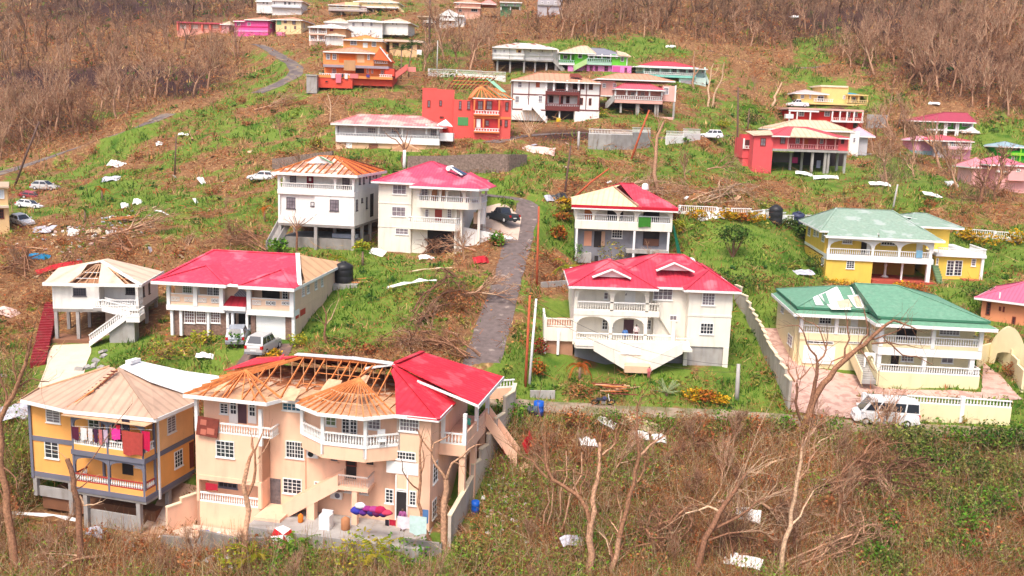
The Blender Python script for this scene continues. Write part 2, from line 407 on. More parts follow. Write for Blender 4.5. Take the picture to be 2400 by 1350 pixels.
 def hip(s,u0,u1,v0,v1,w,rise,m,ridge=None,axis='u',t=.09,fascia=TRIM,fh=.2,name='roof',caps=True,gl=(0,0),over=0,capm=None):
  """hipped roof on eave rectangle; ridge=(a,b) extent along axis (defaults to 45 degree hips)"""
  u0,u1 = min(u0,u1)-over,max(u0,u1)+over; v0,v1 = min(v0,v1)-over,max(v0,v1)+over
  if axis == 'u':
   hw = (v1-v0)/2; a,b = ridge or (min(u0+hw,(u0+u1)/2-.01),max(u1-hw,(u0+u1)/2+.01)); vm = (v0+v1)/2
   r0,r1 = (a,vm,w+rise),(b,vm,w+rise)
   F = [[(u0,v0,w),(u1,v0,w),r1,r0],[(u1,v0,w),(u1,v1,w),r1],[(u1,v1,w),(u0,v1,w),r0,r1],[(u0,v1,w),(u0,v0,w),r0]]
   hips = [((u0,v0,w),r0),((u1,v0,w),r1),((u1,v1,w),r1),((u0,v1,w),r0),(r0,r1)]
  else:
   hw = (u1-u0)/2; a,b = ridge or (min(v0+hw,(v0+v1)/2-.01),max(v1-hw,(v0+v1)/2+.01)); um = (u0+u1)/2
   r0,r1 = (um,a,w+rise),(um,b,w+rise)
   F = [[(u0,v0,w),(u1,v0,w),r0],[(u1,v0,w),(u1,v1,w),r1,r0],[(u1,v1,w),(u0,v1,w),r1],[(u0,v1,w),(u0,v0,w),r0,r1]]
   hips = [((u0,v0,w),r0),((u1,v0,w),r0),((u1,v1,w),r1),((u0,v1,w),r1),(r0,r1)]
  mb = MB()
  for f in F: mb.add(f,[tuple(range(len(f)))])
  mb.add([(u0,v0,w-t),(u1,v0,w-t),(u1,v1,w-t),(u0,v1,w-t)],[(3,2,1,0)])
  o = mb.build(name,m,s.e,uv=True)
  if fascia:
   fb = MB(); e = .04
   fb.box(u0-e,u1+e,v0-e,v0,w-fh,w+.015).box(u0-e,u1+e,v1,v1+e,w-fh,w+.015).box(u0-e,u0,v0,v1,w-fh,w+.013).box(u1,u1+e,v0,v1,w-fh,w+.013)
   fb.build('fascia',fascia,o)
  if caps:
   cb = MB()
   for p,q in hips: cb.beam(Vector(p)+Vector((0,0,.03)),Vector(q)+Vector((0,0,.03)),.26,.06)
   cb.build('ridge_cap',capm or m,o,uv=True)
  return o
 def hip_px(s,FL,FRr,w,depth,ridge_h,m,v=None,**k):
  """hip roof whose front eave corners are photo points at height w"""
  a = s.G(FL[0],FL[1],w); b = s.G(FRr[0],FRr[1],w); v0 = (a[1]+b[1])/2 if v is None else v
  return s.hip(a[0],b[0],v0,v0+depth,w,ridge_h,m,**k)
# ================================================================== near houses, front row
def H_L(h,x,y,w): u,v = h.G(x,y,w); return (u,v,w)
def rafters(h,pairs,m=None,w=.08,hh=.16):
 for p,q in pairs: h.beam('rafter',m or WOOD,p,q,w,hh)
def lerp(a,b,t): return tuple(x+(y-x)*t for x,y in zip(a,b))
ORANGE = mat('orange_wall',rgb(255,178,98,.92),dirt=.10,var=.05)
ORANGEP = mat('pale_orange_wall',rgb(255,198,136,.9),dirt=.12,var=.05)
GREYT = mat('slate_trim',rgb(122,122,136),dirt=.1,var=.06)
RAILRED = mat('rail_red',rgb(176,70,60))
def orange_house():
 h = House('stilt_house','orange three-level house with slate-grey trim on concrete stilts, laundry on its upper balcony','Z1',200,735,58,-15)
 h.detail = 2; pb = -1.5
 ul = h.F(440,800,pb)[0]; ur = 11.2; vb = 4.6; W0,W1,W2 = .15,3.05,5.75
 ub = 3.6
 h.box('wall',ORANGE,0,ur,0,vb,W0,W2)
 h.box('floor_slab',CONCD,-.05,ur+.05,-.06,vb,-.35,W0-.01)
 h.box('balcony_slab',CONCD,ul,ur+.05,pb,-.07,-.38,W0-.02)
 h.box('balcony_slab',ORANGEP,ul,ur,pb+.02,-.01,W1-.3,W1-.02)
 h.box('side_wall',ORANGEP,ur,ur+.03,.02,vb-.02,W1,W2)
 h.box('side_wall',ORANGE,ur,ur+.03,.02,vb-.02,W0,W1-.32)
 for w in (W0,W1):
  h.box('string_course',GREYT,-.06,ub+.6,-.07,-.005,w-.32,w+.05); h.box('string_course',GREYT,ur+.035,ur+.09,-.02,vb+.05,w-.32,w+.05)
  MB().box(ul-.06,ur+.06,pb-.06,pb,w-.32,w+.05).box(ur,ur+.06,pb,-.03,w-.32,w+.05).box(ul-.06,ul,pb,-.08,w-.32,w+.05).build('balcony_edge',GREYT,h.e)
 h.box('corner_post',GREYT,-.1,.14,-.12,-.075,-.35,W2)
 h.box('corner_post',TRIM,ur+.1,ur+.22,-.1,.05,-.5,W2)
 um = (ul+ur)/2
 for w0,w1 in ((W0,W1-.33),(W1,W2)):
  for u in (ul+.08,um,ur-.1): h.post(u,pb+.1,w0,w1,.09,GREYT)
  h.post(ur-.06,-.2,w0,w1,.07,GREYT); h.post(ul+1.6,-.1,w0,w1,.08,GREYT)
  h.arches(ul+.17,ur-.19,w1-.75,w1,[(ul+.2,um-.1,w1-.74,w1-.16),(um+.1,ur-.22,w1-.74,w1-.16)],v=pb+.05,t=.1,m=GREYT,name='bracket_arch')
  h.box('parapet',ORANGE,ul,ur,pb+.02,pb+.14,w0+.02,w0+.48)
  h.box('parapet',ORANGE,ur-.12,ur-.01,pb+.15,-.02,w0+.02,w0+.48)
  h.rail([(ul+.1,-.1),(ul+.1,pb+.08),(ur-.08,pb+.08),(ur-.08,-.1)],w0+.48,.62,TRIM,sp=.19,cap=RAILRED if w0 < 1 else TRIM,t=.1,bw=.05)
 h.win(275,335,360,435,nx=2,ny=6,gl=CURT); h.win(268,542,352,648,nx=2,ny=4,split=[1],gl=GLASS)
 h.win(805,652,850,702,nx=2,ny=2); h.win(520,385,560,412,nx=2,ny=2); h.panel(730,640,795,745,DARK,name='door',knob=False,out=.02)
 h.opening(ur-3.9,ur-2.9,W1+.1,W1+2.1,at=-.0,nx=2,ny=2,fr=TRIM,gl=GLASS,name='door',sill=False); 
 h.opening(ul+.3,ul+1.3,W1+.9,W1+2.0,nx=2,ny=3)
 for a in (1.25,): h.opening(a,a+1.05,W1+1.05,W1+2.35,'R',ur+.03,2,6,gl=CURT); h.opening(2.0,3.05,W0+.95,W0+2.3,'R',ur+.03,3,4)
 h.box('side_door',WOODD,ur+.03,ur+.07,3.95,4.5,W0+.3,W0+2.4)
 g = lambda u,v: h.ground(u,v)-.6
 for u,v in ((.15,.1),(3.4,.1),(.15,vb-.2),(3.4,vb-.2),(5.8,vb-.2),(5.9,pb+.2),(ur-.7,pb+.2),(ur-.15,vb-.2),(ur-.3,1.6)):
  h.post(u,v,g(u,v),-.36,.17,CONC,'stilt')
 for u0,u1,v in ((.33,3.2,.15),(6.1,ur-.9,pb+.3)): h.box('plinth_wall',CONC,u0,u1,v,v+.15,g(u0,v),h.ground((u0+u1)/2,v)+.95)
 h.box('undercroft_floor',mat('earth_floor',rgb(140,96,70)),.4,ur-.6,.35,vb,g(3,1)-.6,h.ground(6,0)+.55)
 We = W2+.32; A = (710,100,We+2.3)
 z = lambda x,y,w: (x,y,w)
 h.poly('roof',FELT,[z(122,300,We),z(400,362,We),z(690,108,We+2.2),z(640,100,We+2.0),z(240,232,We+.4)],t=.08)
 h.poly('roof',FELT,[z(378,362,We+.02),z(930,415,We+.02),z(712,102,We+2.35)],t=.08)
 h.poly('roof',FELT,[z(930,415,We+.02),z(1172,312,We+.02),z(1130,270,We+.4),z(900,190,We+1.5),z(714,102,We+2.35)],t=.08)
 WSHEET = mat('white_roof_sheet',(.8,.8,.8,1),rough=.5,var=.04,scale=.5,stripe=1.2,bump=.2,dirt=.06)
 h.poly('roof_sheet',WSHEET,[z(712,100,We+2.45),z(800,58,We+2.5),z(1100,125,We+1.6),z(1330,158,We+1.0),z(1342,185,We+.8),z(1210,240,We+.5),z(1130,268,We+.5),z(900,190,We+1.65)],t=.05,label='white metal sheet over the back slope')
 MB().beam(H_L(h,765,75,We+2.6),H_L(h,825,58,We+2.55),.5,.28).build('ridge_flashing',TRIM,h.e)
 for (x0,y0,w0),(x1,y1,w1),wd in (((425,348,We+.12),(690,118,We+2.35),.22),((470,330,We+.15),(700,116,We+2.36),.12),((240,228,We+.45),(655,95,We+2.1),.2),((400,345,We+.1),(560,240,We+1.2),.1)):
  h.beam('batten',WOOD if wd < .2 else WOODP,H_L(h,x0,y0,w0),H_L(h,x1,y1,w1),wd,.1)
 for t in np.linspace(.05,.95,11): 
  p = lerp(H_L(h,440,335,We+.16),H_L(h,690,118,We+2.4),t); h.beam('batten',WOODD,(p[0]-.25,p[1],p[2]),(p[0]+.3,p[1]+.05,p[2]+.02),.08,.06)
 h.beam('fascia',TRIM,H_L(h,122,306,We-.08),H_L(h,400,370,We-.08),.06,.26); h.beam('fascia',TRIM,H_L(h,378,368,We-.06),H_L(h,930,422,We-.06),.06,.28)
 h.beam('fascia',TRIM,H_L(h,930,422,We-.06),H_L(h,1175,316,We-.06),.06,.28); h.beam('fascia',WOODP,H_L(h,235,228,We+.3),H_L(h,120,300,We-.05),.06,.2)
 h.poly('skylight_hole',DARK,[z(632,350,We+.2),z(668,346,We+.25),z(690,356,We+.2),z(652,362,We+.18)],t=.02)
 h.beam('hip_cap',FELT,H_L(h,930,413,We+.06),H_L(h,714,104,We+2.38),.3,.05)
 h.box('soffit',WOODP,-.7,ur+.5,-.5,vb,W2,W2+.06); h.box('soffit',WOODP,ul-.5,ur+.5,pb-.4,-.51,W2,W2+.06)
 return h
HO = orange_house()
PEACH = mat('peach_wall',rgb(255,202,170,.92),dirt=.2,var=.05)
SCREEN = mat('door_screen',rgb(120,110,110),var=.3,scale=4)
METAL = mat('galvanised_flashing',(.62,.61,.60,1),rough=.45,var=.12,scale=2,dirt=.2)
def peach_house():
 h = House('storm_damaged_house','large peach house, roof stripped to bare rafters with red roofing left on the right end','Z2',55,1205,56,-12)
 h.detail = 2; B = -2.0
 L = 5.35; vm = 1.4; D = 10.5; Wt = 10.0; W2 = 6.95; W1 = 3.95; ur = 18.1
 h.fr = 'Z3'; vr = .55; h.fr = 'Z2'; um = 15.6
 h.box('wall',PEACH,.0,L,.25,vm+.1,3.95,7.35); h.box('wall',PEACH,0,L,.25,.4,B,1.85)
 h.box('wall',PEACH,.0,.22,.25,1.5,B,3.94); h.box('wall',PEACH,L-.25,L,.25,1.5,B,Wt-2.6)
 h.box('wall',PEACH,0,L-.2,1.5,1.7,B,3.94); h.box('wall',PEACH,0,L,1.5,1.7,7.36,Wt)
 h.box('porch_slab',PEACH,.22,L-.26,.41,1.49,1.5,1.84)
 h.box('wall',PEACH,L+.01,ur,vm+.12,D,B,Wt)
 h.box('wall',PEACH,um,ur,vr,vm+.11,B,Wt)
 h.box('wall',PEACH,0,L,1.71,D,B,Wt-.01)
 MB().box(.24,L-.27,.19,.245,3.6,3.95).build('string_course',PEACH,h.e)
 h.post(.12,.33,7.35,Wt,.12,TRIM); h.post(L-.1,.33,6.7,Wt-.5,.13,TRIM)
 h.rail([(.2,.3),(L+.75,.3),(L+.75,vm)],7.35,.8,TRIM,sp=.2)
 h.win(222,365,280,440,at=1.5,nx=2,ny=4); h.panel(345,372,405,505,mat('dark_doorway',(.10,.05,.06,1)),at=1.49,name='doorway',knob=False,out=.01)
 for x0,x1 in ((285,345),(415,473)):
  o = h.panel(x0,372,x1,505,TRIM,at=1.44,name='door',knob=False)
  u0 = h.F(x0+12,430,1.4)[0]; u1 = h.F(x1-12,430,1.4)[0]
  for j in range(3):
   for i in range(2):
    w = 8.55+j*.36; a = u0+(u1-u0)*i*.55
    MB().box(a,a+(u1-u0)*.42,1.375,1.395,w,w+.28).build('pane',GLASS,h.e)
 o = MB().box(-.85,.85,-.04,.04,-.7,.7).build('fallen_shutter',WOODD,h.e); u,w = h.F(138,530,.1); o.location = (u,.08,w); o.rotation_euler = (R(-8),R(4),0)
 for a,b,c,d in ((-.6,-.1,.1,.5),(.0,.6,-.5,-.05),(-.5,-.05,-.6,-.2)): MB().box(a,b,-.06,-.041,c,d).build('shutter_patch',mat('shutter_pale',rgb(190,110,90)),o)
 h.rail([(.25,.33),(L-.1,.33)],1.85,.75,TRIM,sp=.19)
 h.win(195,625,322,740,at=.25,nx=4,ny=4,split=[2]); h.win(212,885,342,948,at=1.5,nx=4,ny=2,split=[2],fr=GREYT)
 h.post(L-.18,.32,1.85,3.9,.14,PEACH)
 v = vm+.12
 h.win(652,365,780,420,at=v,nx=4,ny=2,split=[2],gl=GLASSB); h.win(675,628,800,745,at=v,nx=6,ny=4,split=[3])
 h.win(655,885,785,990,at=v,nx=4,ny=4,split=[2]); h.panel(567,885,640,1065,SCREEN,at=v,name='screen_door')
 h.win(870,905,915,950,at=v,nx=2,ny=3); h.win(978,715,1038,770,at=v,nx=1,ny=1,fr=PEACH,gl=CURT); h.win(1222,735,1285,795,at=v,nx=1,ny=1,fr=PEACH)
 h.panel(1090,730,1160,885,DARK,at=v,name='door',knob=False,out=.03); h.win(1088,728,1162,800,at=v-.03,nx=1,ny=1,fr=WOODD,gl=DARK,sill=False)
 h.win(1080,945,1240,985,at=v,nx=4,ny=1,gl=CURT)
 MB().tube([(*_uv(h,806,420,v-.06),),(*_uv(h,809,1010,v-.06),)],.05,6).build('downpipe',PEACH,h.e)
 a = MB().box(-.45,.45,-.32,0,-.3,.3); u,w = h.F(868,708,v); ac = a.build('air_conditioner',TRIM,h.e,(u,v,w)); MB().lathe([(.22,0),(.22,.02)],0,0,14).build('fan_grille',BLACKP,ac,(-.12,-.325,0)).rotation_euler = (R(90),0,0)
 a = MB().box(-.45,.45,-.32,0,-.28,.28); u,w = h.F(1030,990,v); ac = a.build('air_conditioner',TRIM,h.e,(u,v,w)); MB().lathe([(.2,0),(.2,.02)],0,0,14).build('fan_grille',GREYT,ac,(.12,-.325,0)).rotation_euler = (R(90),0,0)
 bp = [(8.2,v),(8.25,.75),(10.5,-.75),(13.7,-.75),(15.7,.55)]
 slab = [(p[0],p[1],6.75) for p in bp]+[(15.7,v,6.75)]
 MB().prism(slab,(0,0,1.0)).build('bay_balcony',PEACH,h.e)
 MB().prism([(p[0]*.996+.04,p[1]-.06,7.76) for p in bp]+[(15.7,v,7.76)],(0,0,.08)).build('balcony_coping',TRIM,h.e)
 h.rail([(p[0]+.05,p[1]+.1) for p in bp],7.85,.85,TRIM,sp=.2)
 for p in bp[1:]: h.post(p[0],p[1]+.12,7.0 if p is not bp[1] else 7.8,Wt,.12,TRIM)
 h.box('wall',PEACH,8.3,um-.01,v-.25,v-.005,7.9,Wt)
 vv = v-.25
 h.win(948,455,1022,522,at=vv,nx=2,ny=2,gl=mat('green_glass',(.16,.2,.1,1),rough=.2)); h.win(1060,462,1115,600,at=vv,nx=2,ny=5,sill=False,name='french_door'); h.win(1115,462,1167,600,at=vv,nx=2,ny=5,sill=False,name='french_door')
 h.fr = 'Z3'
 h.win(160,462,270,545,at=vv,nx=4,ny=3,split=[2],gl=CURT); h.win(400,440,537,562,at=vr,nx=6,ny=4,split=[3],gl=CURT)
 h.win(375,700,512,757,at=vr,nx=6,ny=2,split=[3])
 u0,w1 = h.F(312,758,vr); u1,w0 = h.F(530,866,vr); h.box('white_banner',TRIM,u0,u1,vr-.05,vr-.01,w0,w1)
 h.win(302,955,360,1055,at=vr,nx=2,ny=4); h.win(468,970,515,1070,at=vr,nx=2,ny=4)
 h.panel(378,970,452,1158,DARK,at=vr,name='doorway',knob=False,out=.01); h.win(376,958,454,975,at=vr,nx=1,ny=1,sill=False)
 for xx in (376,454): u,w = h.F(xx,1060,vr); h.box('door_jamb',TRIM,u-.05,u+.05,vr-.08,vr-.005,2.2,w+2.2)
 h.opening(1.2,2.3,4.9,6.4,'R',ur,2,4); h.opening(1.2,2.2,2.2,3.6,'R',ur,2,3)
 h.fr = 'Z2'
 zl = 4.45; u_l0 = h.F(1040,930,.2)[0]; u_l1 = h.F(1245,930,.2)[0]
 h.box('landing',PEACH,u_l0,u_l1,.0,v-.01,zl-.25,zl)
 u_s = h.F(650,1140,.0)[0]
 h.stair((u_s,.05,1.6),(u_l0,.05,zl-.02),1.15,PEACH,n=14,side=True,sm=PEACH)
 h.post((u_l0+u_l1)/2+.1,.25,B,zl-.26,.2,PEACH); h.post(h.F(855,1100,.3)[0],.3,B,3.3,.3,PEACH)
 h.rail([(u_l0,.06),(u_l1-.05,.06),(u_l1-.05,v-.1)],zl,.9,mat('thin_rail',rgb(225,205,195)),sp=.13,name='railing',t=.05,bw=.015,plinth=0)
 x0,v0,v1 = ur+.01,2.6,9.6
 u2 = h.F2(720,600,'Z3',v0)[0]; ue = ur+2.0
 h.box('porch_slab',PEACH,ur+.01,ue,v0,v1,6.7,7.55)
 h.rail([(ur+.05,v0+.1),(ue-.15,v0+.1)],7.55,.85,TRIM,sp=.24,bw=.06); h.box('parapet',PEACH,ue-.2,ue-.05,v0+.15,v1,7.56,8.35)
 for uu,vv_ in ((ur+.25,v0+.12),(ue-.12,v0+.12),(ue-.12,(v0+v1)/2),(ue-.12,v1-.1)): h.post(uu,vv_,7.55,Wt-.1,.13,TRIM)
 for uu,vv_ in ((ue-.3,v0+.4),(ue-.3,v1-.5),(ue-.3,(v0+v1)/2)): h.post(uu,vv_,B,6.69,.22,PEACH)
 h.stair((ue+2.6,v1-1.0,h.ground(ue+2.6,v1-1)+.2),(ue,v1-1.0,7.5),1.1,PEACH,n=14,side=True,sm=PEACH)
 h.box('wall',PEACH,ur+.01,ue-.1,v1-.2,v1,B,6.69)
 e = .6; We = Wt+.12
 fb = MB(); line = [(-.55,-.35),(L+.7,-.35),(L+1.3,vm-.5),(8.0,vm-.5),(8.1,.1),(10.4,-1.3),(13.8,-1.3),(15.6,0.0),(ur+.7,0.0),(ur+.7,3.4)]
 for p,q in zip(line,line[1:]): fb.beam((p[0],p[1],We),(q[0],q[1],We),.07,.26)
 fb.build('fascia',TRIM,h.e)
 MB().prism([(p[0],p[1],Wt+.0) for p in line]+[(ur+.7,vm+3,Wt),(-.55,vm+3,Wt)],(0,0,.05)).build('soffit',WOODP,h.e)
 h.box('attic_floor',mat('attic_boards',rgb(186,118,78),var=.4,scale=1.6,alt=rgb(226,196,170),altamt=.3,altscale=1.2),.3,ur-.3,vm+3.01,D-.3,Wt-.05,Wt+.03)
 RH = 12.35; vR = 5.2; rl,rr_ = 6.4,13.6
 Z = We+.12
 ridgeL,ridgeR = (rl,vR,RH),(rr_,vR,RH)
 T_ = h.beam
 T_('ridge_beam',WOOD,ridgeL,ridgeR,.12,.22)
 T_('hip_rafter',WOOD,(-.5,-.3,Z),ridgeL,.1,.2); T_('hip_rafter',WOOD,(-.5,D+.4,Z),ridgeL,.1,.2); T_('hip_rafter',WOOD,(ur+.5,D+.4,Z),ridgeR,.1,.2)
 for i in range(1,9):
  t = i/9; e0 = (-.5,-.3+(D+.7)*t,Z); k = 1-abs(2*t-1)
  top = lerp((-.5,vR,Z),ridgeL,k) if True else ridgeL
  T_('rafter',WOOD,e0,(top[0],e0[1] if k < 1 else vR,top[2]),.07,.15)
 for i in range(0,9):
  u = 1.0+i*.78
  if u < rl: k = (u+.5)/(rl+.5); top = (u,-.3+(vR+.3)*k,Z+(RH-Z)*k)
  else: top = (u,vR,RH)
  v0_ = -.3 if u < L+.6 else vm-.4
  if i not in (3,6): T_('rafter',WOOD,(u,v0_,Z),top,.07,.15)
 for i in range(9):
  u = 8.2+i*.68
  if i not in (1,): T_('rafter',WOOD,(u,vm+.3,Z+.6),(u,vR,RH),.07,.15)
 for i in range(14):
  u = 2.5+i*.95; k = 1 if rl <= u <= rr_ else max(0,min(1,(u+.5)/(rl+.5) if u < rl else (ur+.5-u)/(ur+.5-rr_)))
  T_('rafter',WOODD,(u,D+.3,Z),(u,D+.3-(D+.3-vR)*k,Z+(RH-Z)*k),.07,.14)
  T_('stud',WOODP,(u,vR+.15,Wt),(u,vR+.15,Z+(RH-Z)*k-.05),.05,.07)
 for w_,a,b in ((.35,7.6,12),(.62,8,13.2),(.8,8.6,10.4)): T_('purlin',WOOD,(a,vm-.4+(vR-vm+.4)*w_,Z+(RH-Z)*w_+.1),(b,vm-.4+(vR-vm+.4)*w_,Z+(RH-Z)*w_+.1),.06,.05)
 ap = (3.0,2.4,Z+1.45)
 for q in ((-.5,-.3),(.6,-.3),(1.7,-.3),(2.9,-.3),(4.1,-.3),(5.2,-.3),(L+.7,-.3)): T_('rafter',WOOD,(q[0],q[1],Z),ap,.07,.14)
 T_('rafter',WOOD,ap,(5.2,4.4,Z+1.9),.08,.16); T_('rafter',WOOD,(L+1.2,vm-.4,Z),ap,.08,.14)
 bx = (12.2,1.9,Z+1.85)
 for p,q,n in (((8.1,.1),(10.4,-1.3),4),((10.4,-1.3),(13.8,-1.3),6),((13.8,-1.3),(15.6,0),4),((8.0,vm-.5),(8.1,.1),1)):
  for i in range(n+1):
   if i == n and q != (15.6,0): continue
   e0 = lerp((*p,Z),(*q,Z),i/n); T_('rafter',WOOD,e0,bx,.06,.13)
 for k in (.3,.55): 
  P_ = [lerp((*p,Z),bx,k) for p in ((8.1,.1),(10.4,-1.3),(13.8,-1.3),(15.6,0))]
  for a,b in zip(P_,P_[1:]): T_('collar_beam',WOODP,a,b,.05,.1)
 T_('rafter',WOOD,bx,(12.2,4.6,Z+2.0),.1,.18); T_('post',WOODP,(12.2,1.9,Wt),bx,.1,.1)
 for i in range(16): T_('ceiling_joist',WOODP,(1+i*1.05,1.6,Wt+.1),(1+i*1.05,5.3,Wt+.1),.05,.12)
 h.poly('roof',WOODD,[('L',ur+.4,D+.5,Z+.12),('L',-.4,D+.5,Z+.12),('L',rl,vR+.4,RH-.05),('L',rr_,vR+.4,RH-.05)])
 for u_,k0,k1,wd_ in ((1.6,.1,.35,.8),(7.0,.05,.3,1.1),(9.4,.3,.55,1.3),(11.6,.45,.7,.9)): h.poly('sheathing_board',WOODP,[('L',u_,-.3+(vR+.3)*k0,Z+(RH-Z)*k0+.12),('L',u_+wd_,-.3+(vR+.3)*k0,Z+(RH-Z)*k0+.16),('L',u_+wd_*.9,-.3+(vR+.3)*k1,Z+(RH-Z)*k1+.12),('L',u_+.1,-.3+(vR+.3)*k1,Z+(RH-Z)*k1+.14)],t=.03)
 T_('ridge_flashing',METAL,(rl-.7,vR+.1,RH+.12),(10.2,vR+.1,RH+.2),.7,.06); T_('ridge_flashing',METAL,(10.1,vR+.2,RH+.2),(rr_+.1,vR-.1,RH+.12),.75,.05)
 T_('ridge_flashing',METAL,(rr_-1.9,vR-.8,RH-.25),(rr_+.2,vR-.1,RH+.1),.6,.05)
 RED = mat('bright_red_roof',rgb(228,48,66),rough=.55,var=.1,stripe=4,bump=.3,dirt=.12,alt=rgb(236,84,96),altamt=.2,altscale=.5,dirtcol=(.5,.12,.14,1))
 h.poly('roof',RED,[('L',-.7,D*.55,Z+.25),('L',rl-.2,vR+.1,RH+.08),('L',rl-.4,vR+.5,RH-.05),('L',-.7,D+.5,Z)],t=.06)
 h.poly('roof_flap',RED,[('L',3.7,vR-.3,RH-.55),('L',4.7,vR-.5,RH-.3),('L',4.9,vR-.2,RH+.15),('L',4.4,vR,RH-.2)],t=.04)
 c0 = (ur+.75,-.05,We+.08)
 h.poly('roof',RED,[('L',15.7,-.03,We+.08),('L',*c0),('L',rr_+.25,vR-.35,RH+.05),('L',rr_+.1,vR-.7,RH-.3),('L',rr_+.9,3.4,RH-1.0),('L',15.3,1.0,We+.5)],t=.07)
 h.poly('roof',RED,[('L',*c0),('L',ur+.75,4.2,We+.08),('L',ur-1.5,5.0,We+1.2),('L',rr_+.25,vR-.35,RH+.05)],t=.07)
 h.beam('hip_cap',RED,(c0[0],c0[1],c0[2]+.05),(rr_+.2,vR-.4,RH+.1),.3,.06)
 h.poly('roof',RED,[('L',rr_+.1,vR-.2,RH+.22),('L',ue+.75,3.1,Wt+.55),('L',ue+.75,11.2,Wt+.55),('L',rr_+1.0,9.4,RH+.1)],t=.09)
 h.beam('fascia',TRIM,(ue+.76,3.05,Wt+.42),(ue+.76,11.2,Wt+.42),.07,.28); h.beam('fascia',TRIM,(ue+.76,3.05,Wt+.45),(ur-2.2,4.05,RH-.75),.06,.18)
 h.beam('ridge_cap',RED,(rr_+.3,vR-.2,RH+.26),(rr_+1.0,9.4,RH+.16),.4,.06)
 h.box('patio',CONC,L+.05,ur+.5,-2.4,vm,B-2.5,1.62)
 h.box('patio_step',PEACH,L+.05,u_s+.4,-1.2,vm,1.63,1.85)
 return h
def _uv(h,x,y,v): u,w = h.F(x,y,v); return (u,v,w)
def F2(h,x,y,fr,v):
 o = h.fr; h.fr = fr; r = h.F(x,y,v); h.fr = o; return r
House.F2 = F2
HP = peach_house()
